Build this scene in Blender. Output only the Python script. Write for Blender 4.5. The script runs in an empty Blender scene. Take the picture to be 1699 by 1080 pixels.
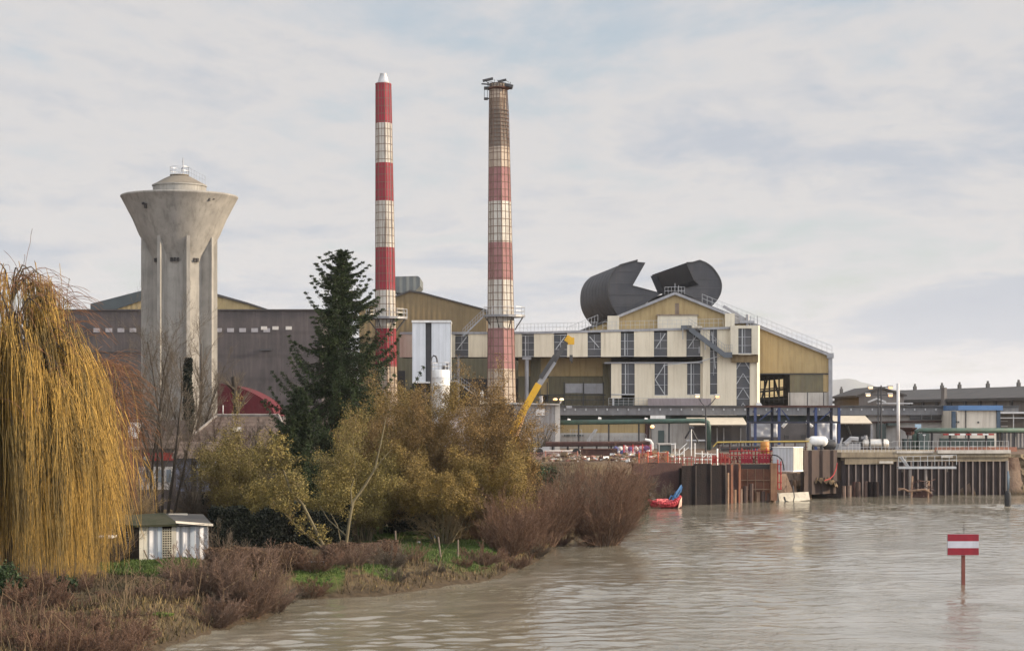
import bpy, math, random
import numpy as np
from mathutils import Vector, Matrix

scn = bpy.context.scene
COL = scn.collection
F, CX, HZ, H = 3300.0, 849.5, 690.0, 8.5      # focal length in photo pixels, principal column, horizon row, eye height

def sx(x, D): return (x - CX) / F * D
def sz(y, D): return H + (HZ - y) / F * D
def W(x, y, D): return (sx(x, D), D, sz(y, D))

# ------------------------------------------------------------------ materials
MATS = {}
def pm(name, col, col2=None, scale=1.0, rough=.8, metal=0., bump=0., bscale=6., streak=0., scol=(.1, .07, .05),
       wave=None, island=0., spec=.3, detail=6., coat=0., trans=0.):
    """procedural surface: two tones by noise, vertical weather streaks, ribbed cladding, per-leaf variation"""
    if name in MATS: return MATS[name]
    m = bpy.data.materials.new(name); m.use_nodes = True
    nt = m.node_tree; N = nt.nodes; L = nt.links
    b = N['Principled BSDF']
    b.inputs['Roughness'].default_value = rough
    b.inputs['Metallic'].default_value = metal
    b.inputs['Specular IOR Level'].default_value = spec
    tc = N.new('ShaderNodeTexCoord')
    col2 = col2 or tuple(c * .78 for c in col)
    no = N.new('ShaderNodeTexNoise'); no.inputs['Scale'].default_value = scale; no.inputs['Detail'].default_value = detail
    no.inputs['Roughness'].default_value = .62
    L.new(tc.outputs['Object'], no.inputs['Vector'])
    rp = N.new('ShaderNodeValToRGB')
    rp.color_ramp.elements[0].position = .33; rp.color_ramp.elements[1].position = .67
    rp.color_ramp.elements[0].color = (*col, 1); rp.color_ramp.elements[1].color = (*col2, 1)
    L.new(no.outputs['Fac'], rp.inputs['Fac'])
    out = rp.outputs['Color']
    hts = []
    if streak:
        mp = N.new('ShaderNodeMapping'); mp.inputs['Scale'].default_value = (1.3, 1.3, .09)
        L.new(tc.outputs['Object'], mp.inputs['Vector'])
        n2 = N.new('ShaderNodeTexNoise'); n2.inputs['Scale'].default_value = 1.4; n2.inputs['Detail'].default_value = 8
        n2.inputs['Roughness'].default_value = .7
        L.new(mp.outputs['Vector'], n2.inputs['Vector'])
        r2 = N.new('ShaderNodeValToRGB')
        r2.color_ramp.elements[0].position = .48; r2.color_ramp.elements[1].position = .72
        r2.color_ramp.elements[0].color = (0, 0, 0, 1); r2.color_ramp.elements[1].color = (streak,) * 3 + (1,)
        L.new(n2.outputs['Fac'], r2.inputs['Fac'])
        mx = N.new('ShaderNodeMixRGB'); mx.inputs['Color2'].default_value = (*scol, 1)
        L.new(r2.outputs['Color'], mx.inputs['Fac']); L.new(out, mx.inputs['Color1']); out = mx.outputs['Color']
    if wave:
        per, axis, wb, wd = wave
        sp = N.new('ShaderNodeSeparateXYZ'); L.new(tc.outputs['Object'], sp.inputs[0])
        mu = N.new('ShaderNodeMath'); mu.operation = 'MULTIPLY'; mu.inputs[1].default_value = 2 * math.pi / per
        L.new(sp.outputs[axis], mu.inputs[0])
        sn = N.new('ShaderNodeMath'); sn.operation = 'SINE'; L.new(mu.outputs[0], sn.inputs[0])
        hts.append((sn.outputs[0], wb, .08))
        if wd:
            gt = N.new('ShaderNodeMapRange'); gt.inputs['From Min'].default_value = .75; gt.inputs['From Max'].default_value = 1.
            gt.inputs['To Min'].default_value = 0; gt.inputs['To Max'].default_value = wd
            L.new(sn.outputs[0], gt.inputs['Value'])
            mx = N.new('ShaderNodeMixRGB'); mx.inputs['Color2'].default_value = (*(c * .35 for c in col), 1)
            L.new(gt.outputs[0], mx.inputs['Fac']); L.new(out, mx.inputs['Color1']); out = mx.outputs['Color']
    if island:
        ge = N.new('ShaderNodeNewGeometry')
        mr = N.new('ShaderNodeMapRange'); mr.inputs['To Min'].default_value = 1 - island; mr.inputs['To Max'].default_value = 1 + island
        L.new(ge.outputs['Random Per Island'], mr.inputs['Value'])
        mx = N.new('ShaderNodeMixRGB'); mx.blend_type = 'MULTIPLY'; mx.inputs['Fac'].default_value = 1
        L.new(out, mx.inputs['Color1']); L.new(mr.outputs[0], mx.inputs['Color2']); out = mx.outputs['Color']
    L.new(out, b.inputs['Base Color'])
    if bump:
        n3 = N.new('ShaderNodeTexNoise'); n3.inputs['Scale'].default_value = bscale; n3.inputs['Detail'].default_value = 5
        L.new(tc.outputs['Object'], n3.inputs['Vector'])
        hts.append((n3.outputs['Fac'], bump, .1))
    prev = None
    for h, s, d in hts:
        bp = N.new('ShaderNodeBump'); bp.inputs['Strength'].default_value = s; bp.inputs['Distance'].default_value = d
        L.new(h, bp.inputs['Height'])
        if prev: L.new(prev, bp.inputs['Normal'])
        prev = bp.outputs['Normal']
    if prev: L.new(prev, b.inputs['Normal'])
    if trans:
        b.inputs['Subsurface Weight'].default_value = 0
    MATS[name] = m
    return m

def lampmat(name, col, e):
    if name in MATS: return MATS[name]
    m = pm(name, (.8, .75, .6)); b = m.node_tree.nodes['Principled BSDF']
    b.inputs['Emission Color'].default_value = (*col, 1); b.inputs['Emission Strength'].default_value = e
    return m

# ------------------------------------------------------------------ mesh builder
class MB:
    def __init__(s, M=None): s.v = []; s.f = []; s.mi = []; s.M = M; s.cur = 0; s.cuts = []
    def add(s, vs, fs, mi=None):
        o = len(s.v); s.cuts.append((o, len(s.f)))
        if s.M is not None: vs = [tuple(s.M @ Vector(p)) for p in vs]
        s.v.extend(tuple(p) for p in vs)
        for f in fs: s.f.append(tuple(i + o for i in f)); s.mi.append(s.cur if mi is None else mi)
    def box(s, x0, x1, y0, y1, z0, z1):
        s.add([(x0,y0,z0),(x1,y0,z0),(x1,y1,z0),(x0,y1,z0),(x0,y0,z1),(x1,y0,z1),(x1,y1,z1),(x0,y1,z1)],
              [(3,2,1,0),(4,5,6,7),(0,1,5,4),(1,2,6,5),(2,3,7,6),(3,0,4,7)])
    def pbox(s, x0, x1, y0, y1, D, dep):
        """box whose front face at distance D fills the photo rectangle"""
        s.box(sx(x0,D), sx(x1,D), D, D+dep, sz(y1,D), sz(y0,D))
    def rbox(s, c, size, rot=0., tilt=0.):
        R = Matrix.Rotation(rot, 4, 'Z') @ Matrix.Rotation(tilt, 4, 'X')
        a, b, h = (q/2 for q in size)
        vs = [tuple(Vector(c) + R @ Vector((i*a, j*b, k*h))) for k in (-1,1) for i,j in ((-1,-1),(1,-1),(1,1),(-1,1))]
        s.add(vs, [(3,2,1,0),(4,5,6,7),(0,1,5,4),(1,2,6,5),(2,3,7,6),(3,0,4,7)])
    def ext(s, poly, off):
        """closed polygon of 3D points extruded along the vector off"""
        n = len(poly); q = [tuple(Vector(p)+Vector(off)) for p in poly]
        s.add(list(poly)+q, [tuple(range(n))[::-1], tuple(range(n, 2*n))] + [(i,(i+1)%n,(i+1)%n+n,i+n) for i in range(n)])
    def tube(s, pts, r, n=6, r1=None, cap=True):
        pts = [Vector(p) for p in pts]; k = len(pts); vs = []; fs = []
        for i, p in enumerate(pts):
            d = (pts[min(i+1,k-1)] - pts[max(i-1,0)]).normalized()
            ref = Vector((0,0,1)) if abs(d.z) < .9 else Vector((1,0,0))
            a = d.cross(ref).normalized(); b = a.cross(d)
            rr = r if r1 is None else r + (r1-r)*i/max(1,k-1)
            for j in range(n):
                t = 2*math.pi*(j+.5)/n
                vs.append(tuple(p + a*(rr*math.cos(t)) + b*(rr*math.sin(t))))
        for i in range(k-1):
            for j in range(n):
                fs.append((i*n+j, i*n+(j+1)%n, (i+1)*n+(j+1)%n, (i+1)*n+j))
        if cap: fs += [tuple(range(n))[::-1], tuple(range((k-1)*n, k*n))]
        s.add(vs, fs)
    def lathe(s, prof, c=(0,0), n=32, phase=0., cap=True):
        vs = []; fs = []; k = len(prof)
        for r, z in prof:
            for j in range(n):
                t = phase + 2*math.pi*j/n
                vs.append((c[0]+r*math.cos(t), c[1]+r*math.sin(t), z))
        for i in range(k-1):
            for j in range(n): fs.append((i*n+j, i*n+(j+1)%n, (i+1)*n+(j+1)%n, (i+1)*n+j))
        if cap: fs += [tuple(range(n))[::-1], tuple(range((k-1)*n, k*n))]
        s.add(vs, fs)
    def rail(s, p0, p1, h=1.1, n=8, r=.035, rows=2):
        p0, p1 = Vector(p0), Vector(p1); up = Vector((0,0,h))
        for i in range(n+1):
            q = p0.lerp(p1, i/n); s.tube([q, q+up], r, 4)
        for k in range(rows):
            u = up*((k+1)/rows); s.tube([p0+u, p1+u], r, 4)
    def build_each(s, name, mats, parent=None, smooth=False):
        """every shape added so far becomes a part of its own"""
        out = []; ends = s.cuts[1:] + [(len(s.v), len(s.f))]
        for (v0, f0), (v1, f1) in zip(s.cuts, ends):
            m = MB(); m.v = s.v[v0:v1]; m.f = [tuple(i-v0 for i in f) for f in s.f[f0:f1]]; m.mi = s.mi[f0:f1]
            out.append(m.build(name, mats, parent, smooth))
        return out
    def build(s, name, mats, parent=None, smooth=False):
        me = bpy.data.meshes.new(name)
        off = Vector(parent['_o']) if parent is not None and '_o' in parent else Vector((0,0,0))
        me.from_pydata([(p[0]-off.x, p[1]-off.y, p[2]-off.z) for p in s.v], [], s.f)
        for m in (mats if isinstance(mats, (list, tuple)) else [mats]): me.materials.append(m)
        if any(s.mi): me.polygons.foreach_set('material_index', s.mi)
        if smooth: me.polygons.foreach_set('use_smooth', [True]*len(s.f))
        me.update()
        o = bpy.data.objects.new(name, me); COL.objects.link(o)
        if parent is not None: o.parent = parent; o['_o'] = tuple(off)
        return o

def npmesh(name, verts, faces, mats, parent=None, smooth=False):
    """fast mesh from numpy arrays; faces is (n,3) or (n,4)"""
    me = bpy.data.meshes.new(name)
    verts = np.asarray(verts, dtype=np.float32); faces = np.asarray(faces, dtype=np.int32)
    k = faces.shape[1]
    me.vertices.add(len(verts)); me.vertices.foreach_set('co', verts.ravel())
    me.loops.add(faces.size); me.loops.foreach_set('vertex_index', faces.ravel())
    me.polygons.add(len(faces)); me.polygons.foreach_set('loop_start', np.arange(0, faces.size, k, dtype=np.int32))
    if smooth: me.polygons.foreach_set('use_smooth', np.ones(len(faces), dtype=bool))
    for m in (mats if isinstance(mats, (list, tuple)) else [mats]): me.materials.append(m)
    me.update(calc_edges=True); me.validate()
    o = bpy.data.objects.new(name, me); COL.objects.link(o)
    if parent is not None: o.parent = parent
    return o

def tag(o, label, cat, group=None):
    o['label'] = label; o['category'] = cat
    if group: o['group'] = group
    return o
def struct(o, kind='structure'): o['kind'] = kind; return o
def thing(name, label, cat, loc=(0,0,0), group=None):
    o = bpy.data.objects.new(name, None); COL.objects.link(o); o.location = loc; o['_o'] = tuple(loc)
    o.empty_display_size = .5
    return tag(o, label, cat, group)
def copy_tree(o, parent=None):
    c = o.copy(); COL.objects.link(c)
    if parent is not None: c.parent = parent
    for ch in list(o.children): copy_tree(ch, c)
    return c

# ------------------------------------------------------------------ palette (real-world base colours)
CREAM = pm('cream_cladding', (.72,.64,.49), (.65,.575,.435), .25, .6, bump=.05, streak=.6, scol=(.40,.33,.23), wave=(.62,0,.12,.03))
CREAM2 = pm('cream_plain', (.66,.60,.47), (.56,.50,.39), .5, .7, bump=.05, streak=.35, scol=(.3,.25,.19))
PINKISH = pm('beige_cladding', (.55,.44,.36), (.48,.39,.31), .3, .7, streak=.35, wave=(.62,0,.12,.03))
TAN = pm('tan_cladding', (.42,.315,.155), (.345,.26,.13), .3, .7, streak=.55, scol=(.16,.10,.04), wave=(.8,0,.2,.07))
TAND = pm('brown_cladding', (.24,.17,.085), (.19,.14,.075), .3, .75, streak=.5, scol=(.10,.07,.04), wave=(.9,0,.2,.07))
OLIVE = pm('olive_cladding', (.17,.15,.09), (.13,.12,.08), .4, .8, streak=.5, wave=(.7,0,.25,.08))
DARKIN = pm('shaded_interior', (.045,.04,.038), (.03,.028,.027), .4, .9)  # shade of bays, soffits and openings put into a near-black colour
HOOD = pm('dark_hood_sheet', (.048,.050,.058), (.038,.040,.047), .35, .62, streak=.25, scol=(.09,.08,.07), wave=(2.2,0,.15,.0), bump=.05)
HOODIN = pm('dark_hood_plate', (.068,.069,.076), (.053,.054,.061), .4, .7, streak=.3, scol=(.12,.10,.09))
ROOFD = pm('dark_roof_sheet', (.085,.08,.078), (.06,.058,.057), .4, .8, streak=.3)
ROOFG = pm('grey_roof_sheet', (.20,.195,.195), (.15,.148,.15), .5, .7, streak=.5, scol=(.09,.08,.08), wave=(1.,0,.2,.05))
GREYM = pm('grey_metal', (.34,.34,.35), (.25,.25,.26), .8, .5, metal=.3, streak=.3)
GALV = pm('galvanised_steel', (.48,.48,.48), (.36,.36,.36), 1.5, .45, metal=.5)
DKSTEEL = pm('dark_steel', (.07,.068,.07), (.05,.05,.052), 1.2, .6, metal=.2)
GLASS = pm('dusty_window_glass', (.035,.040,.052), (.075,.07,.07), .35, .25, spec=.4, bump=.03)
CONC = pm('weathered_concrete', (.30,.283,.252), (.215,.203,.184), .5, .88, bump=.25, bscale=9, streak=.75, scol=(.125,.115,.10), detail=9)
CONCW = pm('pale_concrete', (.47,.44,.40), (.36,.34,.31), .5, .85, bump=.2, streak=.7, scol=(.2,.18,.16))
CONCD = pm('damp_concrete', (.27,.225,.16), (.19,.155,.11), .6, .9, bump=.3, streak=.7, scol=(.10,.08,.06))
WHITE = pm('white_cladding', (.66,.68,.70), (.58,.60,.62), .3, .6, streak=.4, scol=(.32,.33,.34), wave=(1.0,0,.3,.14))
WHITEP = pm('white_paint', (.72,.72,.70), (.62,.61,.59), 1., .55, streak=.45, scol=(.35,.32,.28))
BRICK = pm('soot_brown_brick', (.098,.083,.080), (.060,.053,.053), .25, .9, bump=.2, streak=.45, scol=(.17,.14,.13), wave=(3.4,2,.0,.18))
RUST = pm('rust_steel', (.15,.062,.036), (.085,.04,.028), .9, .9, bump=.3, streak=.5, scol=(.06,.035,.03))
RUSTL = pm('pale_rust_post', (.27,.18,.12), (.17,.10,.065), 1.4, .9, bump=.3, streak=.5, scol=(.10,.06,.04))
RUSTD = pm('black_rust_steel', (.012,.011,.012), (.022,.016,.015), .8, .95, spec=.08, bump=.3, streak=.5, scol=(.055,.035,.03))
RUSTM = pm('dark_red_rust', (.075,.038,.033), (.05,.028,.026), .8, .88, bump=.3, streak=.5, scol=(.13,.07,.05))
REDP = pm('red_band_paint', (.29,.017,.034), (.21,.014,.027), .6, .65, streak=.7, scol=(.12,.03,.03))
PINKP = pm('faded_red_paint', (.31,.165,.155), (.245,.115,.115), .5, .88, streak=.9, scol=(.15,.08,.065))
OFFW = pm('stained_white_paint', (.53,.50,.445), (.42,.39,.335), .6, .78, streak=.95, scol=(.16,.12,.09))
BEIGEC = pm('stained_beige_concrete', (.43,.36,.29), (.34,.275,.21), .5, .85, streak=.75, scol=(.18,.12,.085), bump=.2)
RUSTC = pm('rust_run_concrete', (.27,.215,.165), (.19,.145,.11), .6, .9, streak=.85, scol=(.10,.055,.035), bump=.2)
BANDR = pm('rusty_iron_band', (.12,.075,.055), (.17,.11,.08), 1.2, .85)
BLUE = pm('blue_painted_steel', (.035,.055,.14), (.03,.05,.13), 1., .6, streak=.3)
BLUEL = pm('light_blue_fascia', (.10,.20,.38), (.08,.16,.31), .8, .6)
GREENP = pm('green_pipe_paint', (.065,.115,.09), (.045,.08,.065), 1., .6, streak=.4)
TEAL = pm('dark_teal_sheet', (.075,.10,.095), (.055,.075,.072), .5, .7, streak=.4)
YELLOW = pm('yellow_crane_paint', (.66,.38,.025), (.54,.30,.025), 1., .45)
YELLOWR = pm('yellow_rail_paint', (.45,.34,.09), (.36,.26,.07), 1., .6)
BLACKB = pm('black_rubber', (.02,.02,.022), (.03,.03,.03), 2., .7)
REDBR = pm('bright_red_paint', (.36,.03,.03), (.24,.022,.024), 1.2, .75, streak=.6, scol=(.12,.03,.025))
ORANGE = pm('orange_drum', (.44,.20,.05), (.33,.14,.035), 1., .55)
TILE = pm('brown_roof_tile', (.085,.058,.047), (.13,.095,.076), 2.2, .9, bump=.5, bscale=7, streak=.5, scol=(.07,.06,.045), wave=(.34,2,.35,.1))
TILEG = pm('grey_roof_tile', (.24,.215,.195), (.17,.15,.135), 1.4, .9, bump=.4, wave=(.34,2,.3,.1))
WALLD = pm('dark_render_wall', (.10,.085,.085), (.075,.062,.06), .8, .9)
WALLP = pm('pale_render_wall', (.46,.43,.40), (.38,.35,.32), .7, .9, streak=.4)
WALLB = pm('blue_grey_wall', (.20,.21,.27), (.15,.16,.21), .7, .9)
REDROOF = pm('red_mound_sheet', (.095,.012,.018), (.07,.010,.015), .5, .95, bump=.3, bscale=2, streak=.4, scol=(.12,.02,.025))
MOSS = pm('mossy_felt', (.022,.028,.010), (.045,.042,.024), 1.2, .95, bump=.5, bscale=5)
PLANK = pm('whitewashed_board', (.60,.61,.64), (.48,.49,.52), .8, .8, streak=.8, scol=(.25,.23,.21), wave=(.42,0,.6,.5))
DARKWOOD = pm('dark_wood', (.055,.04,.03), (.035,.027,.02), 2., .9)
WOODP = pm('grey_wood', (.20,.16,.12), (.13,.10,.08), 3., .9)
EARTH = pm('bare_earth', (.17,.12,.07), (.11,.075,.045), 1.2, .95, bump=.6, bscale=3)
STONE = pm('rough_embankment_stone', (.19,.145,.09), (.11,.085,.055), .8, .95, bump=.8, bscale=2.5, streak=.5)
BEIGEP = pm('cream_float_paint', (.60,.55,.44), (.47,.42,.33), 1., .7, streak=.4)
AWN = pm('cream_awning', (.55,.485,.38), (.47,.41,.32), .6, .8, streak=.4, scol=(.3,.25,.2))
SILV = pm('silver_tank', (.62,.58,.52), (.5,.47,.42), 1., .35, metal=.6)
LAMP = lampmat('warm_lamp', (1., .62, .28), 1.3)
LAMPO = lampmat('orange_lamp', (1., .42, .1), 1.2)
# ================================================================== THE SETTING
AZ, EL = math.radians(86), math.radians(16)            # sun: low, from the right and a little behind the camera
SUN = Vector((math.sin(AZ)*math.cos(EL), -math.cos(AZ)*math.cos(EL), math.sin(EL)))

def make_world():
    w = bpy.data.worlds.new('World'); scn.world = w; w.use_nodes = True
    nt = w.node_tree; N = nt.nodes; L = nt.links; N.clear()
    def math_(op, a, b=None, clamp=False):
        n = N.new('ShaderNodeMath'); n.operation = op; n.use_clamp = clamp
        for i, q in enumerate((a, b)):
            if q is None: continue
            if isinstance(q, (int, float)): n.inputs[i].default_value = q
            else: L.new(q, n.inputs[i])
        return n.outputs[0]
    out = N.new('ShaderNodeOutputWorld')
    sky = N.new('ShaderNodeTexSky'); sky.sky_type = 'NISHITA'; sky.sun_disc = False
    sky.sun_elevation = EL; sky.sun_rotation = math.atan2(SUN.x, SUN.y); sky.air_density = 1.; sky.dust_density = 1.5
    bg1 = N.new('ShaderNodeBackground'); bg1.inputs['Strength'].default_value = .12
    L.new(sky.outputs[0], bg1.inputs['Color'])
    tc = N.new('ShaderNodeTexCoord')
    sp = N.new('ShaderNodeSeparateXYZ'); L.new(tc.outputs['Generated'], sp.inputs[0])
    zz = math_('ADD', math_('MAXIMUM', sp.outputs[2], 0.), .10)
    cb = N.new('ShaderNodeCombineXYZ')
    L.new(math_('DIVIDE', sp.outputs[0], zz), cb.inputs[0]); L.new(math_('DIVIDE', sp.outputs[1], zz), cb.inputs[1])
    def noise(scale, det, rough, rot, sc, loc=(0,0,0), dist=.4):
        mp = N.new('ShaderNodeMapping'); mp.inputs['Rotation'].default_value = (0,0,rot); mp.inputs['Scale'].default_value = sc
        mp.inputs['Location'].default_value = loc
        L.new(cb.outputs[0], mp.inputs['Vector'])
        n = N.new('ShaderNodeTexNoise'); n.inputs['Scale'].default_value = scale; n.inputs['Detail'].default_value = det
        n.inputs['Roughness'].default_value = rough; n.inputs['Distortion'].default_value = dist
        L.new(mp.outputs['Vector'], n.inputs['Vector']); return n.outputs['Fac']
    n1 = noise(.55, 8, .58, .35, (1., .75, 1), (2.3, .7, 0), .7)
    n2 = noise(1.7, 9, .62, .5, (1., .55, 1), (5.1, 3.4, 0), .5)
    n3 = noise(5.0, 6, .6, .2, (1., .6, 1), (1.1, 8.4, 0), .3)
    den = math_('ADD', math_('ADD', math_('MULTIPLY', n1, .57), math_('MULTIPLY', n2, .28)), math_('MULTIPLY', n3, .17))
    cover = N.new('ShaderNodeMapRange'); cover.inputs['From Min'].default_value = .385; cover.inputs['From Max'].default_value = .49
    cover.interpolation_type = 'SMOOTHSTEP'; cover.inputs['To Min'].default_value = .45; cover.inputs['To Max'].default_value = .97
    L.new(den, cover.inputs['Value'])
    # cloud tone: thick parts greyer, thin parts warm white
    ton = N.new('ShaderNodeValToRGB'); e = ton.color_ramp.elements
    e[0].position = .40; e[0].color = (.402, .422, .458, 1); e[1].position = .66; e[1].color = (.330, .358, .412, 1)
    q = e.new(.50); q.color = (.478, .466, .464, 1)
    q = e.new(.565); q.color = (.357, .382, .428, 1)
    L.new(den, ton.inputs['Fac'])
    # clouds brightened behind the camera, to the right, as added fill on the fronts
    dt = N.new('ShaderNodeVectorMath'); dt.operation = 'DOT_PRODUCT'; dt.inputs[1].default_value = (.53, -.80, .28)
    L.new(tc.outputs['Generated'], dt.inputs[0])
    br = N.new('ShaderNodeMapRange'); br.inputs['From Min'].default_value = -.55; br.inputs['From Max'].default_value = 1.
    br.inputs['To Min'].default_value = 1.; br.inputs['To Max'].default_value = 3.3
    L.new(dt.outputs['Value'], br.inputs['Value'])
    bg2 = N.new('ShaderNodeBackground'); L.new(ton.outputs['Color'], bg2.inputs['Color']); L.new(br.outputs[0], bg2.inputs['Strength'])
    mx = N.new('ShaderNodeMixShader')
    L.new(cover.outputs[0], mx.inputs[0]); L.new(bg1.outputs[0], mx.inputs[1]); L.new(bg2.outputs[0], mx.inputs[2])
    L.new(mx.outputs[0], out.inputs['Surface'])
make_world()

sl = bpy.data.lights.new('sun', 'SUN'); sl.energy = 5.0; sl.angle = math.radians(.9); sl.color = (1., .82, .60)
so = bpy.data.objects.new('sun', sl); COL.objects.link(so); so.rotation_euler = SUN.to_track_quat('Z', 'Y').to_euler(); so.location = (60, -20, 90)

cam = bpy.data.cameras.new('camera'); cam.sensor_width = 36; cam.lens = F/1699*36; cam.shift_y = (HZ-540)/1699
cam.clip_start = .5; cam.clip_end = 40000
co = bpy.data.objects.new('camera', cam); COL.objects.link(co); co.location = (0, 0, H); co.rotation_euler = (math.pi/2, 0, 0)
scn.camera = co

# ---- terrain: one sheet, river bed below the water, banks, factory yard
SHORE = [(-15,-60),(-13.,30),(-12.9,72),(-11.5,79),(-10.2,84),(-9.9,92),(-6,94.2),(-.8,103.5),(1.5,116),(3.2,130),(5.5,142),(8.5,158),(12.6,182),
         (16.0,190.5),(27.0,200.),(34.5,212.6),(55.5,215.2),(56.5,222),(80,228),(160,240),(420,262),(9000,700),(9000,16300),(-9000,16300),(-9000,-60)]
def land_dist(X, Y):
    """signed distance to the shoreline, positive on land"""
    P = np.array(SHORE, float); n = len(P)
    d = np.full(X.shape, 1e9); ins = np.zeros(X.shape, bool)
    for i in range(n):
        ax, ay = P[i]; bx, by = P[(i+1) % n]
        ex, ey = bx-ax, by-ay
        t = np.clip(((X-ax)*ex+(Y-ay)*ey)/(ex*ex+ey*ey), 0, 1)
        d = np.minimum(d, np.hypot(X-(ax+t*ex), Y-(ay+t*ey)))
        c = ((ay > Y) != (by > Y)) & (X < (bx-ax)*(Y-ay)/(by-ay+1e-12)+ax)
        ins ^= c
    return np.where(ins, d, -d)
def sstep(a, b, x):
    t = np.clip((x-a)/(b-a), 0, 1); return t*t*(3-2*t)
def ground_z(X, Y):
    X = np.asarray(X, float); Y = np.asarray(Y, float)
    d = land_dist(X, Y)
    top = 1.05 + .35*sstep(105, 135, Y) + 2.6*sstep(128, 180, Y - np.clip(-X-10, 0, 30)*.5)
    wob = .10*np.sin(X*.9+Y*.35) + .08*np.sin(X*.37-Y*.8) + .05*np.sin(X*2.1+Y*1.7)
    nat = np.minimum(top + wob*.7*(Y < 185), -.05 + np.maximum(d, 0)*.55 + wob*.5)
    quay = ((Y > 192.3) & (X > 12.5)) | ((Y > 187) & (X > 17.2))
    z = np.where(quay, np.where(d > .6, np.where((X < 34.2) & (Y < 208), np.minimum(top, 2.6), top), -1.5), nat)
    return np.where(d > 0, z, np.maximum(-.05 + d*.4, -2.))
def gz(x, y): return float(ground_z(np.array([x]), np.array([y]))[0])

def axis(lo, a, b, hi, step, grow=1.22):
    v = list(np.arange(a, b+1e-6, step)); s = step
    while v[-1] < hi: s *= grow; v.append(v[-1]+s)
    s = step
    while v[0] > lo: s *= grow; v.insert(0, v[0]-s)
    return np.array(v)
def gridmesh(name, xs, ys, zf, mat, smooth=True):
    X, Y = np.meshgrid(xs, ys); Z = zf(X, Y)
    nx, ny = len(xs), len(ys)
    i = np.arange(nx*ny).reshape(ny, nx)
    fc = np.stack([i[:-1,:-1].ravel(), i[:-1,1:].ravel(), i[1:,1:].ravel(), i[1:,:-1].ravel()], 1)
    return npmesh(name, np.stack([X.ravel(), Y.ravel(), Z.ravel()], 1), fc, mat, smooth=smooth)

def ground_material():
    m = bpy.data.materials.new('bank_ground'); m.use_nodes = True
    nt = m.node_tree; N = nt.nodes; L = nt.links; b = N['Principled BSDF']; b.inputs['Roughness'].default_value = .95
    b.inputs['Specular IOR Level'].default_value = .1
    tc = N.new('ShaderNodeTexCoord'); sp = N.new('ShaderNodeSeparateXYZ'); L.new(tc.outputs['Object'], sp.inputs[0])
    def noise(s, d=6):
        n = N.new('ShaderNodeTexNoise'); n.inputs['Scale'].default_value = s; n.inputs['Detail'].default_value = d
        L.new(tc.outputs['Object'], n.inputs['Vector']); return n.outputs['Fac']
    def ramp(f, stops):
        r = N.new('ShaderNodeValToRGB'); e = r.color_ramp.elements
        e[0].position, e[0].color = stops[0][0], (*stops[0][1], 1); e[1].position, e[1].color = stops[-1][0], (*stops[-1][1], 1)
        for p, c in stops[1:-1]: q = e.new(p); q.color = (*c, 1)
        L.new(f, r.inputs['Fac']); return r.outputs['Color']
    def mix(f, a, c):
        q = N.new('ShaderNodeMixRGB'); L.new(f, q.inputs['Fac']); L.new(a, q.inputs['Color1']); L.new(c, q.inputs['Color2']); return q.outputs['Color']
    def mr(v, a, c):
        q = N.new('ShaderNodeMapRange'); q.inputs['From Min'].default_value = a; q.inputs['From Max'].default_value = c; L.new(v, q.inputs['Value']); return q.outputs[0]
    grass = ramp(noise(.9), [(.3,(.045,.075,.016)),(.5,(.065,.10,.022)),(.7,(.095,.10,.035))])
    litter = ramp(noise(2.2), [(.3,(.045,.032,.02)),(.5,(.085,.06,.035)),(.7,(.12,.095,.05))])
    yard = ramp(noise(.6), [(.3,(.12,.08,.06)),(.5,(.16,.115,.085)),(.7,(.085,.055,.042))])
    at = N.new('ShaderNodeAttribute'); at.attribute_name = 'lawn'
    lm_ = N.new('ShaderNodeMath'); lm_.operation = 'MULTIPLY_ADD'; L.new(noise(.8), lm_.inputs[0]); lm_.inputs[1].default_value = .8; L.new(at.outputs['Fac'], lm_.inputs[2])
    lit = mix(mr(lm_.outputs[0], .72, .92), litter, grass)
    land = mix(mr(sp.outputs[1], 189, 200), lit, yard)
    # wet mud close to the water line
    mud = ramp(noise(3.), [(.3,(.04,.03,.02)),(.7,(.075,.055,.035))])
    col = mix(mr(sp.outputs[2], .75, .12), land, mud)
    L.new(col, b.inputs['Base Color'])
    bp = N.new('ShaderNodeBump'); bp.inputs['Strength'].default_value = .6; bp.inputs['Distance'].default_value = .15
    L.new(noise(4., 8), bp.inputs['Height']); L.new(bp.outputs['Normal'], b.inputs['Normal'])
    return m
LAWNS = [(250,99,85,6.5),(735,109.5,95,7.5),(528,95.5,45,3.2),(610,98,60,2.),(640,122,120,7)]
def lawn_mask(X, Y):
    u = X/np.maximum(Y,1)*F+CX; m = np.zeros(X.shape)
    for a, b_, ra, rb in LAWNS: m = np.maximum(m, 1-np.clip((((u-a)/ra)**2+((Y-b_)/rb)**2), 0, 2)*.6)
    return np.clip(m, 0, 1)
ground = struct(gridmesh('ground', axis(-8000, -45, 75, 8000, 1.), axis(-60, 60, 240, 15500, 1.), ground_z, ground_material()))

_co = np.zeros(len(ground.data.vertices)*3, np.float32); ground.data.vertices.foreach_get('co', _co); _co = _co.reshape(-1,3)
_at = ground.data.attributes.new('lawn', 'FLOAT', 'POINT'); _at.data.foreach_set('value', lawn_mask(_co[:,0].astype(float), _co[:,1].astype(float)).astype(np.float32))
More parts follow.
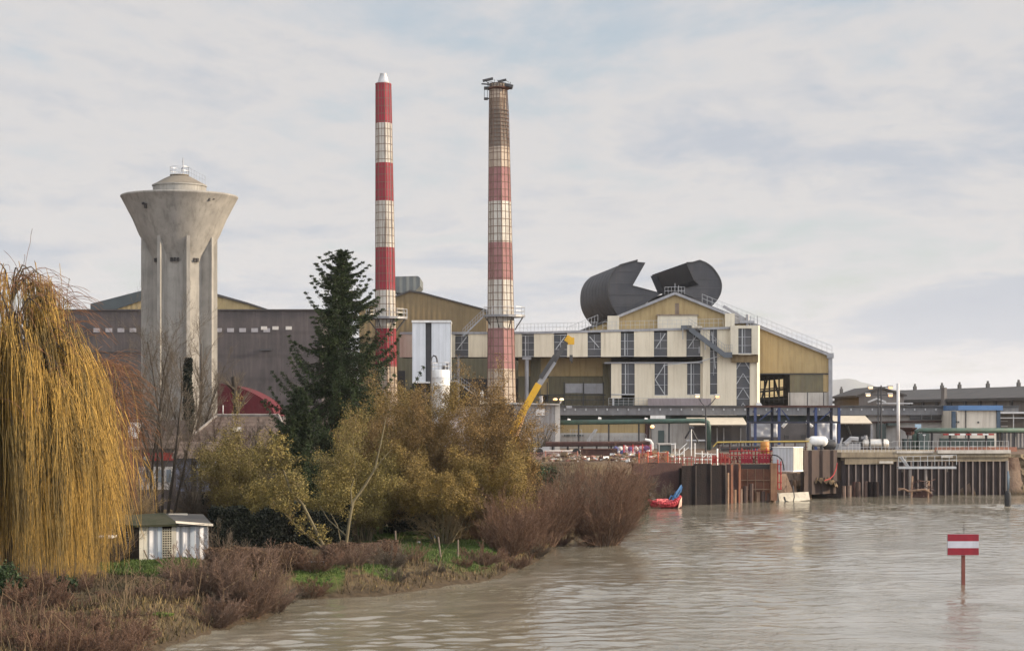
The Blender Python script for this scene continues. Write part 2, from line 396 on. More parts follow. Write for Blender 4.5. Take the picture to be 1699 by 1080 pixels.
# ---- muddy river in flood: real ripples, glossy, brown
def water_material():
    m = bpy.data.materials.new('muddy_river'); m.use_nodes = True
    nt = m.node_tree; N = nt.nodes; L = nt.links; b = N['Principled BSDF']
    b.inputs['IOR'].default_value = 1.33; b.inputs['Roughness'].default_value = .10; b.inputs['Specular IOR Level'].default_value = .5
    tc = N.new('ShaderNodeTexCoord')
    def noise(s, sc, d=5, rot=0, dist=.5):
        mp = N.new('ShaderNodeMapping'); mp.inputs['Scale'].default_value = sc; mp.inputs['Rotation'].default_value = (0,0,rot)
        L.new(tc.outputs['Object'], mp.inputs['Vector'])
        n = N.new('ShaderNodeTexNoise'); n.inputs['Scale'].default_value = s; n.inputs['Detail'].default_value = d; n.inputs['Distortion'].default_value = dist
        L.new(mp.outputs['Vector'], n.inputs['Vector']); return n.outputs['Fac']
    r = N.new('ShaderNodeValToRGB'); e = r.color_ramp.elements
    e[0].position = .35; e[0].color = (.145, .128, .092, 1); e[1].position = .65; e[1].color = (.205, .185, .145, 1)
    L.new(noise(.25, (1,.6,1), 6), r.inputs['Fac']); L.new(r.outputs['Color'], b.inputs['Base Color'])
    b1 = N.new('ShaderNodeBump'); b1.inputs['Strength'].default_value = .45; b1.inputs['Distance'].default_value = .10
    L.new(noise(2.3, (1,.5,1), 6, .3), b1.inputs['Height'])
    b2 = N.new('ShaderNodeBump'); b2.inputs['Strength'].default_value = .38; b2.inputs['Distance'].default_value = .03
    L.new(noise(7., (1,.6,1), 4, -.2), b2.inputs['Height']); L.new(b1.outputs['Normal'], b2.inputs['Normal'])
    # choppy and slick patches drifting with the current
    def patch(fac, lo, hi):
        q = N.new('ShaderNodeMapRange'); q.interpolation_type = 'SMOOTHSTEP'; q.inputs['From Min'].default_value = .42; q.inputs['From Max'].default_value = .62
        q.inputs['To Min'].default_value = lo; q.inputs['To Max'].default_value = hi; L.new(fac, q.inputs['Value']); return q.outputs[0]
    pf = noise(.16, (1, .8, 1), 5, .25, 1.2)
    L.new(patch(pf, .10, .75), b1.inputs['Strength']); L.new(patch(pf, .12, .48), b2.inputs['Strength'])
    L.new(b2.outputs['Normal'], b.inputs['Normal'])
    return m
def water_z(X, Y):
    rg = np.random.default_rng(5); Z = np.zeros(X.shape)
    # patches of smooth and of broken water carried by the current
    pat = .75 + .65*np.sin(X*.13+Y*.05+1.3*np.sin(Y*.06)) * np.sin(Y*.11-X*.07+1.7*np.sin(X*.09))
    for k in range(46):
        lam = .7 * (2.9/.7)**rg.random(); a = rg.normal(1.9, .75)
        kx, ky = 2*math.pi/lam*math.cos(a), 2*math.pi/lam*math.sin(a)
        ph = rg.random()*6.28
        Z += .0024*lam**.6 * np.sin(kx*X+ky*Y+ph + .8*np.sin(.21*X*math.sin(a)-.17*Y+ph))
    Z *= pat
    # wakes round the sign post and the float
    for (wx, wy, am) in ((21.0, 100.0, .05), (46.8, 187., .22)):
        r = np.hypot(X-wx, (Y-wy)); Z += am*np.exp(-r/1.6)*np.cos(r*4.2)
    # rough water off the quay
    Z += .10*np.exp(-((Y-186-.05*X)/6.)**2)*sstep(24, 40, X)*np.sin(X*1.3+Y*.8+np.sin(X*.5)*2)*np.sin(Y*1.1-X*.4)
    return Z
ys = [60.]
while ys[-1] < 232: ys.append(ys[-1] + .16 + (ys[-1]-60)*.0026)
wm = water_material()
water = struct(gridmesh('river_water', axis(-60, -17, 62, 75, .28), np.array(ys), water_z, wm))
wo = MB()                                                   # calm continuation beyond the rippled sheet
X0, X1, Y0, Y1 = min(p.co.x for p in water.data.vertices), max(p.co.x for p in water.data.vertices), 60., ys[-1]
B = 4000.
wo.add([(-B,-60,-.02),(B,-60,-.02),(B,Y0,-.02),(-B,Y0,-.02)], [(0,1,2,3)])
wo.add([(X1,Y0,-.02),(B,Y0,-.02),(B,600,-.02),(X1,600,-.02)], [(0,1,2,3)])
struct(wo.build('outer_water', wm))

# ---- far hills
def hills():
    xs = np.linspace(-5600, 9000, 300); ysl = np.linspace(12900, 15200, 12)
    def zf(X, Y):
        u = (X/14000*F + CX)
        r = 42*np.exp(-((u-1402)/38)**2) + 27*np.exp(-((u-1470)/52)**2) + 14*np.exp(-((u-1590)/90)**2) + 10*np.exp(-((u-1780)/160)**2) + 16
        r = r + 1.5*np.sin(u*.11) + 1.*np.sin(u*.31+1) + 8*np.exp(-((u-500)/300)**2)
        s = np.clip((Y-12900)/1100, 0, 1); s = s*s*(3-2*s)
        return r*s*4.24 - 1 + 8*s
    m = pm('wooded_hill', (.07,.075,.05), (.05,.055,.035), .02, .95)
    return struct(gridmesh('hills', xs, ysl, zf, m))
hills()

# ---- air
def haze():
    b = MB(); b.box(-9000, 9000, -70, 16500, -4, 330)
    m = bpy.data.materials.new('pale_air'); m.use_nodes = True
    nt = m.node_tree; N = nt.nodes; N.clear()
    o = N.new('ShaderNodeOutputMaterial'); v = N.new('ShaderNodeVolumePrincipled')
    v.inputs['Density'].default_value = .00005; v.inputs['Color'].default_value = (.86, .90, .97, 1); v.inputs['Anisotropy'].default_value = .0
    nt.links.new(v.outputs[0], o.inputs['Volume'])
    m.cycles.homogeneous_volume = True
    ob = b.build('haze', m); struct(ob, 'stuff'); ob.display_type = 'BOUNDS'
    return ob
if True: haze()
c = scn.cycles
c.max_bounces = 6; c.diffuse_bounces = 2; c.glossy_bounces = 3; c.volume_bounces = 1; c.transparent_max_bounces = 6
c.caustics_reflective = False; c.caustics_refractive = False; c.sample_clamp_indirect = 4.
scn.view_settings.view_transform = 'Standard'; scn.view_settings.look = 'None'; scn.view_settings.gamma = 1.; scn.view_settings.exposure = .5
scn.view_settings.use_curve_mapping = False
# ================================================================== THE FACTORY
ROT = math.radians(-4)                                      # the long front: its right end a little nearer
P0 = Vector((sx(1120, 315), 315, 0))
FM = Matrix.Translation(P0) @ Matrix.Rotation(ROT, 4, 'Z')   # local frame: t along the front, u into the building, z up
d_ = Vector((math.cos(ROT), math.sin(ROT))); e_ = Vector((-math.sin(ROT), math.cos(ROT)))
def ft(x, u=0.):
    k = (x-CX)/F; bx, by = P0.x+u*e_.x, P0.y+u*e_.y
    return (k*by-bx)/(d_.x-k*d_.y)
def fD(x, u=0.): return P0.y + u*e_.y + ft(x, u)*d_.y
def fz(x, y, u=0.): return sz(y, fD(x, u))
GY = 4.0                                                    # yard level
def fbox(mb, x0, x1, y0, y1, u, dep, z0=None, z1=None, xm=None):
    """box in the frame of the front: photo columns x0..x1 and rows y0..y1 on the plane u, depth dep"""
    xm = (x0+x1)/2 if xm is None else xm
    mb.box(ft(x0,u), ft(x1,u), u, u+dep, fz(xm,y1,u) if z0 is None else z0, fz(xm,y0,u) if z1 is None else z1)
def fpt(x, y, u=0.): return (ft(x,u), u, fz(x,y,u))
def fpoly(mb, pts, u, dep):
    mb.ext([fpt(x, y, u) for x, y in pts], (0, dep, 0))
def rot_of(o): return o

# ---------------- main gabled hall
hall = thing('factory_hall', 'large tan gabled factory hall with two dark curved hoods on its roof', 'factory', (P0.x, P0.y, GY))
b = MB(FM)
zb = GY
def zroof(t):                                               # roof line of the gable, from the photo's two slopes
    tp = ft(1120); zp = fz(1120, 488)
    tr = ft(1380); zr = fz(1380, 592)
    return zp - (zp-zr)/(tr-tp)*abs(t-tp)
tl, tp, tr = ft(860), ft(1120), ft(1378)
def gab(t0, t1, zlo, u, dep, mb):
    ps = [(t0, u, zlo), (t1, u, zlo), (t1, u, zroof(t1))]
    if t0 < tp < t1: ps.append((tp, u, zroof(tp)))
    ps.append((t0, u, zroof(t0)))
    mb.ext(ps, (0, dep, 0))
zg = fz(1300, 619)
gab(ft(1256), tr, zg, 0, .4, b); gab(tl, ft(1256), fz(1100, 560), 0, .4, b)
b.build('gable_wall', TAN, hall)
b = MB(FM); fbox(b, 1366, 1377, 620, 650, .02, .35); b.build('cladding_strip', TAN, hall)
b = MB(FM); fbox(b, 1311, 1366, 621, 650.5, .05, .3); b.build('sliding_panel', OLIVE, hall)
b = MB(FM); fbox(b, 1308, 1378, 651, 678, -.1, .5, z0=zb); b.build('plinth_wall', CONCW, hall)
b = MB(FM)
for x in (1310, 1339, 1366): fbox(b, x, x+1.2, 651, 675, -.16, .1)
fbox(b, 1257, 1378, 619.3, 621, -.1, .3); b.build('panel_trim', DKSTEEL, hall)
# dark opening with lit far windows
b = MB(FM)
t0, t1 = ft(1258), ft(1309)
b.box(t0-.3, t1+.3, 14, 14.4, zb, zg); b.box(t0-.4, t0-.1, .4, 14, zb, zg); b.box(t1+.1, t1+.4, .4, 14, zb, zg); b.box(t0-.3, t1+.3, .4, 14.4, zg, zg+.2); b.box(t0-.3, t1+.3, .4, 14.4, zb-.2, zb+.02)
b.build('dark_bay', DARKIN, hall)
b = MB(FM)
for i in range(6):
    x = 1262 + i*8
    for j in range(2):
        b.add([fpt(x, 632-i*.7+j*15, 12), fpt(x+6.6, 631.5-i*.7+j*15, 12), fpt(x+6.6, 644.5-i*.7+j*15, 12), fpt(x, 645-i*.7+j*15, 12)], [(3,2,1,0)])
wn = b.build('bay_window', lampmat('lit_far_window', (1., .72, .36), .42), hall)
b = MB(FM)
for p, q in (((1262,668),(1274,625)), ((1284,628),(1294,664)), ((1260,650),(1309,645)), ((1309,628),(1304,640))):
    b.tube([fpt(*p, 9), fpt(*q, 9)], .22, 4)
for i in range(7): b.tube([fpt(1260+8*i, 660, 8), fpt(1260+8*i, 625, 8)], .10, 4)
b.rail(fpt(1260, 668, 1), fpt(1308, 668, 1), 1.2, 6, .04)
b.build('bay_steelwork', DKSTEEL, hall)
# body of the hall behind the front, roof slabs with eaves
b = MB(FM)
b.ext([(tl, 38, zb), (tr-.6, 38, zb), (tr-.6, 38, zroof(tr-.6)-.6), (tp, 38, zroof(tp)-.6), (tl, 38, zroof(tl)-.6)], (0, .4, 0))
b.box(tr-.8, tr-.4, .5, 38, zb, zroof(tr)-.5); b.box(tl, tl+.4, .5, 38, zb, zroof(tl)-.5)
b.build_each('rear_wall', TAND, hall)
for sgn, ta, tb in ((-1, tl-.6, tp), (1, tp, tr+.35)):
    b = MB(FM)
    za, zc = zroof(ta), zroof(tb)
    b.ext([(ta, -.35, za+.02), (tb, -.35, zc+.02), (tb, -.35, zc+.42), (ta, -.35, za+.42)], (0, 38.8, 0))
    b.build('roof', ROOFD, hall)
b = MB(FM)
for (xa, xb) in ((1012, 1120), (1120, 1380)):
    ta, tb = ft(xa, -.5), ft(xb, -.5)
    b.tube([(ta, -.5, zroof(ta)+.1), (tb, -.5, zroof(tb)+.1)], .28, 4)
b.build('verge_trim', GREYM, hall)
b = MB(FM)
ta, tb = ft(1165), tr+.2
n = 26
for i in range(n+1):
    t = ta+(tb-ta)*i/n; b.tube([(t, -.2, zroof(t)+.4), (t, -.2, zroof(t)+1.7)], .04, 4)
for h in (1.05, 1.7): b.tube([(ta, -.2, zroof(ta)+h), (tb, -.2, zroof(tb)+h)], .04, 4)
ta, tb = ft(940), ft(992)
for i in range(11):
    t = ta+(tb-ta)*i/10; b.tube([(t, -.2, zroof(t)+.4), (t, -.2, zroof(t)+1.7)], .04, 4)
b.tube([(ta, -.2, zroof(ta)+1.7), (tb, -.2, zroof(tb)+1.7)], .04, 4)
b.rail((ft(1103), -.2, fz(1103, 489)), (ft(1136), -.2, fz(1136, 489)), 1.2, 6, .035)
b.tube([(ft(1120), .2, fz(1120,488)), (ft(1120), .2, fz(1120, 470))], .05, 4)
b.tube([(ft(1126), .2, fz(1126,488)), (ft(1126), .2, fz(1126, 473))], .05, 4)
b.build('roof_railing', GALV, hall)
b = MB(FM); b.box(tr-.35, tr+.25, -.5, -.05, zb, zroof(tr)); b.box(tr-.6, tr+.45, -.7, .3, zroof(tr)-.3, zroof(tr)+.5); b.build('corner_downpipe', GREYM, hall)
b = MB(FM); fbox(b, 1091, 1157, 523, 546, -.8, .8); b.build('gable_infill', CREAM2, hall)
b = MB(FM); fbox(b, 1089, 1159, 521.3, 523.3, -1.0, 1.0); fbox(b, 1120, 1126.5, 503, 521, -.06, .06); b.build('infill_sill', RUSTC, hall)
for x0, x1, y0, y1 in ((1008, 1027, 524, 550), (1203, 1219, 520, 546)):
    b = MB(FM); fbox(b, x0, x1, y0, y1, -2.0, 4); b.build('roof_turret', CREAM2, hall)
b = MB(FM); b.tube([fpt(1200,508,-.3), fpt(1262,545,-.3)], .3, 4); fbox(b, 1219, 1236, 527, 537, -.6, 1.5); b.tube([fpt(1240, 540,-1), fpt(1240,522,-1)], .25, 6); fbox(b, 1228,1252,532,536,-1.5,2)
for x in (1239, 1245, 1251, 1257): b.tube([fpt(x, 540, -1.4), fpt(x, 524, -1.4)], .06, 4)
b.build('roof_pipework', GREYM, hall)

# the two curved hoods, long shells running back along the ridge
HD = 321.0
def hood(pts, label):
    def wp(x, y): return Vector(W(x, y, HD))
    face = [wp(*p) for p in pts]
    back = (math.sin(math.radians(-7.5))*28, math.cos(math.radians(-7.5))*28, 0.0)
    m = MB(); n = len(face)
    m.ext([tuple(p) for p in face], back)
    o = m.build('roof_hood', [HOOD, HOODIN], hall)
    for i, p in enumerate(o.data.polygons): p.material_index = 1 if i < 2 else 0
    o['label'] = label
    # folded sheet edge along the mouth
    e = MB(); lip = [face[i] + Vector((0, -.06, 0)) for i in range(n)]
    e.tube([tuple(q) for q in lip] + [tuple(lip[0])], .13, 4); e.build('rim_angle', DKSTEEL, o)
    # plate seams
    s = MB()
    for k in range(1, 9):
        off = Vector(back)*(k/9)
        s.tube([tuple(q*1.0 + off) for q in lip], .06, 4, cap=False)
    s.build('seam', pm('grey_seam',(.10,.10,.105),(.075,.075,.08),1,.7), o)
    v = MB(); zs = [p.z for p in face]; xs = [p.x for p in face]
    for k in range(1, 5):
        zz = min(zs)+(max(zs)-min(zs))*k/5; hit = []
        for i in range(n):
            p, q = face[i], face[(i+1)%n]
            if (p.z-zz)*(q.z-zz) < 0: hit.append(p.x+(q.x-p.x)*(zz-p.z)/(q.z-p.z))
        hit.sort()
        for a_, c_ in zip(hit[::2], hit[1::2]): v.box(a_+.1, c_-.1, face[0].y-.05, face[0].y-.004, zz-.04, zz+.04)
    v.build('plate_joint', pm('grey_seam',(.10,.10,.105)), o)
    return o
def arc(pts, m=5):                                          # Catmull-Rom through the traced points
    out = []
    for i in range(len(pts)-1):
        p0, p1, p2, p3 = (Vector((*pts[max(0, min(len(pts)-1, j))], 0)) for j in (i-1, i, i+1, i+2))
        for k in range(m):
            t = k/m
            q = .5*((2*p1)+(p2-p0)*t+(2*p0-5*p1+4*p2-p3)*t*t+(3*p1-p0-3*p2+p3)*t**3)
            out.append((q.x, q.y))
    return out + [pts[-1]]
lc = arc([(1029,439.5),(1019,449),(1012,463),(1010,478),(1011,493),(1016,507),(1023,518),(1031,527)])
hood(lc + [(1097,486.5),(1049,474),(1070,436),(1057,435.5),(1058,431.5)], 'left dark hood curling up from the roof')
rc = arc([(1171,436),(1181,443),(1189,453),(1195,464),(1197,475),(1195,487),(1189,498),(1180,508)])
hood([(1139,436),(1149,435.5),(1161,432)] + rc + [(1124,481.5),(1160,473),(1152,465)], 'right dark hood curling up from the roof')
b = MB()
f0 = [W(1079.5,458,345), W(1099,458,345), W(1104,474,345), W(1109,488,345), W(1092,487,345)]
b.ext(f0, (0, .5, 0)); b.build('hood_end_plate', HOOD, hall)

# ---------------- long upper gallery with glazed bays
gal = thing('factory_gallery', 'long raised cream gallery with dark glazed bays along the hall front', 'factory', (P0.x-25, P0.y-6, GY))
U = -6.
zt0, zt1 = fz(880, 553, U), fz(1180, 545, U); zbm = fz(1000, 592, U)
def ztop(x): return zt0+(zt1-zt0)*(x-880)/300 if x > 880 else zt0
bays = [(755,777),(866,886),(919,941),(975,997),(1030,1052),(1085,1107),(1139,1162)]
edges = [748] + [q for p in bays for q in p] + [1166]
b = MB(FM); g2 = MB(FM); fr = MB(FM)
def gwall(mb, x0, x1, u, dep, zlo, zhi0, zhi1):
    t0, t1 = ft(x0,u), ft(x1,u)
    mb.ext([(t0,u,zlo),(t1,u,zlo),(t1,u,zhi1),(t0,u,zhi0)], (0,dep,0))
for i in range(0, len(edges), 2):
    x0, x1 = edges[i], edges[i+1]
    gwall(b, x0, x1, U, .3, zbm, ztop(x0), ztop(x1))
t0, t1 = ft(664,U), ft(1166,U)
b.build_each('cladding_wall', CREAM, gal)
b = MB(FM); gwall(b, 663, 748, U, .3, zbm, zt0, zt0); b.build('cladding_wall', PINKISH, gal)
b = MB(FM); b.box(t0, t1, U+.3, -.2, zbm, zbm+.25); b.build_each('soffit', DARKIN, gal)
b = MB(FM); 
t0a = ft(663,U-.15); ta = ft(880,U-.15); tb = ft(1256,U-.15)
b.ext([(t0a,U-.15,zt0-.1),(ta,U-.15,zt0-.1),(tb,U-.15,zt1+.0),(tb,U-.15,zt1+.35),(ta,U-.15,zt0+.25),(t0a,U-.15,zt0+.25)], (0,6,0))
b.build('parapet_roof', GREYM, gal)
def window(parent, x0, x1, y0, y1, u, pattern, z0=None, z1=None):
    g = MB(FM); g.box(ft(x0,u), ft(x1,u), u+.45, u+.55, z0, z1)
    w = g.build('window', GLASS, parent)
    f = MB(FM); t0, t1 = ft(x0,u), ft(x1,u); h = z1-z0; uu = u+.35
    n = max(3, round(h/1.75))
    for k in range(1, n): f.box(t0, t1, uu, uu+.06, z0+h*k/n-.05, z0+h*k/n+.05)
    if pattern in '/\\I': f.box((t0+t1)/2-.05, (t0+t1)/2+.05, uu-.03, uu+.02, z0+h*.3*(pattern != 'I'), z1)
    f.build('glazing_bar', GREYM, w)
    c = MB(FM); zc = (z0+z1)/2; r = .09; v = u+.75
    v = u+.22
    if pattern == 'K':
        m = round(h/2.2)
        for k in range(m):
            za, zb_ = z0+h*k/m, z0+h*(k+1)/m
            c.tube([(t0,v,za),((t0+t1)/2,v,(za+zb_)/2+.5),(t1,v,za)], r, 4)
    elif pattern == 'D':
        c.tube([(t0+.1,v,zc),(t1-.5,v,z1-.2)], r, 4); c.tube([(t0+.1,v,zc),(t1-.5,v,z0+.2)], r, 4); c.tube([(t1-.5,v,z0),(t1-.5,v,z1)], r, 4)
    elif pattern == '/':
        c.tube([(t0+.3,v,z0+h*.35),(t1-.3,v,z1-.2)], r, 4)
    elif pattern == '\\':
        c.tube([(t0+.3,v,z1-.4),(t1-.3,v,z0+h*.4)], r, 4)
    else:
        c.tube([((t0+t1)/2-.4,v,z0),((t0+t1)/2-.4,v,z1)], r*1.2, 4)
    c.build('brace', GALV, w)
    s = MB(FM); s.box(t0-.02, t1+.02, u+.1, u+.6, z0, z0+.12); s.build('sill', GREYM, w)
    return w
for (x0, x1), p in zip(bays, '/I/\\I//'):
    window(gal, x0, x1, 0, 0, U, p, zbm+.05, ztop(x0)-.35)
b = MB(FM); b.rail((ft(856,U), U+.6, zt0+.25), (ft(990,U), U+.6, ztop(990)+.25), 1.25, 22, .035); b.rail((ft(1000,U), U+.6, ztop(1000)+.3), (ft(1200,U), U+.6, ztop(1200)+.3), 1.2, 26, .03)
b.build('parapet_railing', GALV, gal)
b = MB(FM)
for x in (874,):
    t = ft(x,U+.3); b.tube([(t,U+.3,GY),(t,U+.3,zbm)], .33, 10); b.box(t-.7,t+.7,U-.1,U+.8,zbm-.4,zbm-.02)
for x in (760, 700): t = ft(x,U+.5); b.tube([(t,U+.5,GY),(t,U+.5,zbm)], .25, 8)
b.build('support_column', GREYM, gal)

# ---------------- right part of the front: full-height cladding, bay box, lower block
ann = thing('factory_annexe', 'cream lower block with tall braced windows under the gallery', 'factory', (P0.x-8, P0.y-5, GY))
V = -4.6
zl = fz(1120, 602, V); zlb = fz(1120, 672, V)
wl = [(1031,1053),(1086,1108),(1140,1162)]
b = MB(FM)
ed = [(1014,1031),(1053,1086),(1108,1140),(1162,1166)]
for x0, x1 in ed: fbox(b, x0, x1, 0, 0, V, .3, z0=zlb if x0 > 1030 else fz(1022,661,V), z1=zl)
fbox(b, 1086, 1108, 0, 0, V, .3, z0=zlb, z1=fz(1097,656,V)); fbox(b, 1140, 1162, 0, 0, V, .3, z0=zlb, z1=fz(1151,655,V))
b.build_each('cladding_wall', CREAM, ann)
b = MB(FM); t = ft(1012.5,V); b.box(t, ft(1014,V), V, -.4, fz(1014,661,V), zl); b.build('return_wall', DARKIN, ann)
b = MB(FM); fbox(b, 1003, 1166, 600.5, 603, V-.2, 4.4); b.build('flat_roof', GREYM, ann)
for (x0, x1), p, yb in zip(wl, 'IDI', (654.5, 656, 655)):
    window(ann, x0, x1, 0, 0, V, p, fz((x0+x1)/2, yb, V), zl-.1)
b = MB(FM); fbox(b, 1016, 1052, 662, 674, V+2, .3); b.build('loading_recess', TEAL, ann)
b = MB(FM); t = ft(1017,V); b.box(t-.1,t+.2,V,V+.3,GY,fz(1017,661,V)); fbox(b, 1014, 1053, 653.6, 655.2, V-.08, .1); b.rail(fpt(1010,674,V-.6), fpt(1256,674,V-.6), 1.3, 30, .03, 3); b.build('walkway_railing', GALV, ann)
b = MB(FM); fbox(b, 1075, 1180, 661, 674, V-1.6, 1.4); b.build('low_parapet', pm('mauve_render', (.30,.26,.26), (.24,.205,.21), .6, .9, streak=.4), ann)
# tall section between gallery and corner
twr = thing('factory_stair_block', 'tall cream corner block with glazed strips and jutting box', 'factory', (ft(1210)*d_.x+P0.x, P0.y-6, GY))
ztw = fz(1200, 544, U)
b = MB(FM)
for x0, x1 in ((1166,1178),(1190,1222),(1244,1256)): fbox(b, x0, x1, 0, 0, U+.2, 5, z0=GY, z1=ztw)
b.build_each('cladding_wall', CREAM, twr)
window(twr, 1178, 1190, 0, 0, U+.2, '\\', fz(1184,655,U), ztw-.2)
b = MB(FM); fbox(b, 1178, 1190, 655, 690, U+.25, 4.8, z0=GY); b.build('strip_wall', CREAM, twr)
window(twr, 1222, 1244, 0, 0, U+.2, 'K', GY+.3, fz(1233,588,U))
b = MB(FM); q = U-1.3
fbox(b, 1212, 1225, 540, 588, q, 1.45); fbox(b, 1247, 1258, 540, 588, q, 1.45); fbox(b, 1225, 1247, 540, 545, q, 1.45); fbox(b, 1225, 1247, 587, 588.5, q, 1.45)
bx = b.build_each('bay_box', CREAM2, twr)
window(twr, 1225, 1247, 0, 0, q, 'I', fz(1236,587,q), fz(1236,545,q))
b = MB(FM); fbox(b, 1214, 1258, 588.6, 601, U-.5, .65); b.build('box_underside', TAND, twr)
b = MB(FM); tt = ft(1256,U+.2); zc0 = fz(1256, 540, U)
b.ext([(tt,U-.0,GY),(tt+.45,U+.55,GY),(tt+.45,U+5,GY),(tt,U+5,GY)], (0,0,zc0-GY)); b.build('sun_catching_chamfer', CREAM2, twr)  # chamfer shaped to catch the sun as the bright strip of the side
b = MB(FM); b.ext([fpt(1255,668,-6.4), fpt(1262,668,-6.4), fpt(1266,674,-6.4), fpt(1255,674,-6.4)], (0,.8,0)); b.build('corner_flashing', WHITEP, twr)
# inclined covered stair on the front
st = thing('conveyor_stair', 'dark inclined stair gantry slanting down across the cream front', 'stair', tuple(FM @ Vector(fpt(1140,545,-7.6))))
b = MB(FM); u = -7.8
p, q = Vector(fpt(1143,544,u)), Vector(fpt(1202,588,u)); 
b.ext([p+Vector((0,0,.4)), q+Vector((0,0,.4)), q-Vector((0,0,.5)), p-Vector((0,0,.5))], (0,1.3,0)); b.box(q.x, ft(1215,u), u, u+1.3, q.z-.5, q.z+.35); b.box(ft(1130,u), p.x+.4, u, u+1.3, p.z-.2, p.z+.4)
b.build('stringer', pm('blue_grey_steel', (.12,.13,.145), (.09,.10,.11), 1., .6), st)
b = MB(FM); b.rail(p+Vector((0,0,.4)), q+Vector((0,0,.4)), 1.1, 12, .03); b.rail((q.x,u,q.z+.4),(ft(1215,u),u,q.z+.4),1.1,4,.03)
for x, y0, y1 in ((1133,545,563),(1170,570,580),(1160,575,586)): b.tube([fpt(x,y0,u), fpt(x,y1,u)], .09, 4)
b.build('handrail', GREYM, st)
b = MB(FM); fbox(b, 1140, 1165, 541, 544, u, 1.5); b.build('landing', CREAM2, st)
b = MB(FM); b.tube([fpt(1100,606,u+1.6), fpt(1160,600,u+1.6), fpt(1203,588,u+1.6)], .07, 4); b.build('cable_run', GALV, st)

# wall under the gallery (recessed)
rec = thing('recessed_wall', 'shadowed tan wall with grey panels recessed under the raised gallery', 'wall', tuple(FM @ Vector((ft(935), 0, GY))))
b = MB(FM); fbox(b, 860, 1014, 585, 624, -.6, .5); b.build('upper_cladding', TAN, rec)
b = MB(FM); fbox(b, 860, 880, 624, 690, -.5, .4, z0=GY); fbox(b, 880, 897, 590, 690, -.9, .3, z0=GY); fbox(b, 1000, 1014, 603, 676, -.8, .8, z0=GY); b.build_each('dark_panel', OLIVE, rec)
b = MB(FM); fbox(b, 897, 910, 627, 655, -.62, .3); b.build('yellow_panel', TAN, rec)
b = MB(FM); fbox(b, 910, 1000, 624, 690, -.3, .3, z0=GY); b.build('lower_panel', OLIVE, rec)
b = MB(FM); fbox(b, 938, 967, 636, 652, -.5, .15); fbox(b, 969, 1000, 636, 653, -.5, .15); b.build_each('grey_infill', GREYM, rec)
b = MB(FM)
for x in (908, 936, 968, 1001): b.tube([fpt(x,690,-.8), fpt(x,634,-.8)], .1, 4)
for y in (655, 664): b.tube([fpt(880,y,-.9), fpt(1005,y,-.9)], .09, 4)
b.rail(fpt(905,674,-2), fpt(1010,674,-2), 1.2, 12, .035); b.build('pipe_run', DKSTEEL, rec)

# ---------------- second hall behind the chimneys
h2 = thing('rear_hall', 'brown gabled hall behind the two striped chimneys', 'factory', (sx(690,338), 338, GY))
D2 = 338
b = MB(); b.ext([W(x,y,D2) for x, y in ((596,514),(680,482.5),(700,486),(806,514),(806,560),(596,560))], (0,.4,0)); b.build('gable_wall', TAND, h2)
b = MB(); b.box(sx(596,D2), sx(806,D2), D2+.4, D2+40, GY, sz(520,D2)); b.build('hall_body', TAND, h2)
b = MB(); b.ext([W(x,y,D2-.3) for x, y in ((590,515.5),(680,481),(700,484.5),(812,514.5),(812,516.5),(700,487),(680,484),(590,518))], (0,41,0)); b.build('roof', ROOFD, h2)
b = MB(); b.pbox(660, 870, 560, 720, D2-.2, .5); b.build('lower_wall', OLIVE, h2)
b = MB(); b.pbox(676, 812, 555, 562, D2-.5, .4); b.build('wall_band', CREAM2, h2)
b = MB(); b.pbox(755, 860, 628, 715, D2-.6, .3); b.pbox(660, 672, 615, 660, D2-.6, .3); b.build_each('dark_doorway', DARKIN, h2)
b = MB(); b.ext([W(x,y,346) for x, y in ((655,459),(693,458),(697,461),(697,474),(686,486),(655,486))], (0,12,0)); b.build('ridge_vent', pm('green_grey_sheet', (.165,.18,.175), (.13,.14,.14), .5, .7, streak=.4, wave=(1.2,0,.5,.25)), h2)

# white clad hopper building and silo
wt = thing('hopper_house', 'white ribbed panel tower with one dark vertical slot beside red chimney', 'tower', (sx(715,302), 302, GY))
b = MB(); b.pbox(684, 706, 534, 634, 302, 6); b.pbox(716, 747, 534, 634, 302, 6); b.build_each('cladding_wall', WHITE, wt)
b = MB(); b.pbox(706, 716, 536, 634, 302.6, 5); b.build('dark_slot', DKSTEEL, wt)
b = MB(); b.pbox(683, 748, 531.5, 535, 301.8, 6.4); b.pbox(684,717,633,635.5,301.8,6.4); b.build('cap_trim', WHITEP, wt)
b = MB()
for x in (686, 704, 745): b.pbox(x, x+2.5, 635, 740, 302.4, .3)
b.build_each('support_leg', DKSTEEL, wt)
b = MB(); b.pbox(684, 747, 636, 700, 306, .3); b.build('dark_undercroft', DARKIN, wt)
si = thing('silo', 'white cylindrical silo with railed top standing before the hopper tower', 'silo', (sx(731,294), 294, GY))
DS = 294; r = 15.3/F*DS; cx = sx(731,DS)
b = MB(); b.lathe([(r,GY),(r,sz(640,DS)),(r*1.015,sz(639.5,DS)),(r*1.015,sz(638.5,DS)),(r,sz(638,DS)),(r,sz(627,DS)),(r*1.015,sz(626.5,DS)),(r*1.015,sz(625.5,DS)),(r,sz(625,DS)),(r,sz(615,DS)),(r*.9,sz(613.5,DS))], (cx,DS), 32); b.build('shell', WHITEP, si, True)
b = MB(); zt = sz(614,DS)
for i in range(14):
    a = 2*math.pi*i/14; b.tube([(cx+r*math.cos(a),DS+r*math.sin(a),zt),(cx+r*math.cos(a),DS+r*math.sin(a),zt+1.1)], .035, 4)
for h in (.55,1.1): b.tube([(cx+r*math.cos(2*math.pi*i/24),DS+r*math.sin(2*math.pi*i/24),zt+h) for i in range(25)], .035, 4)
b.build('top_railing', GALV, si)
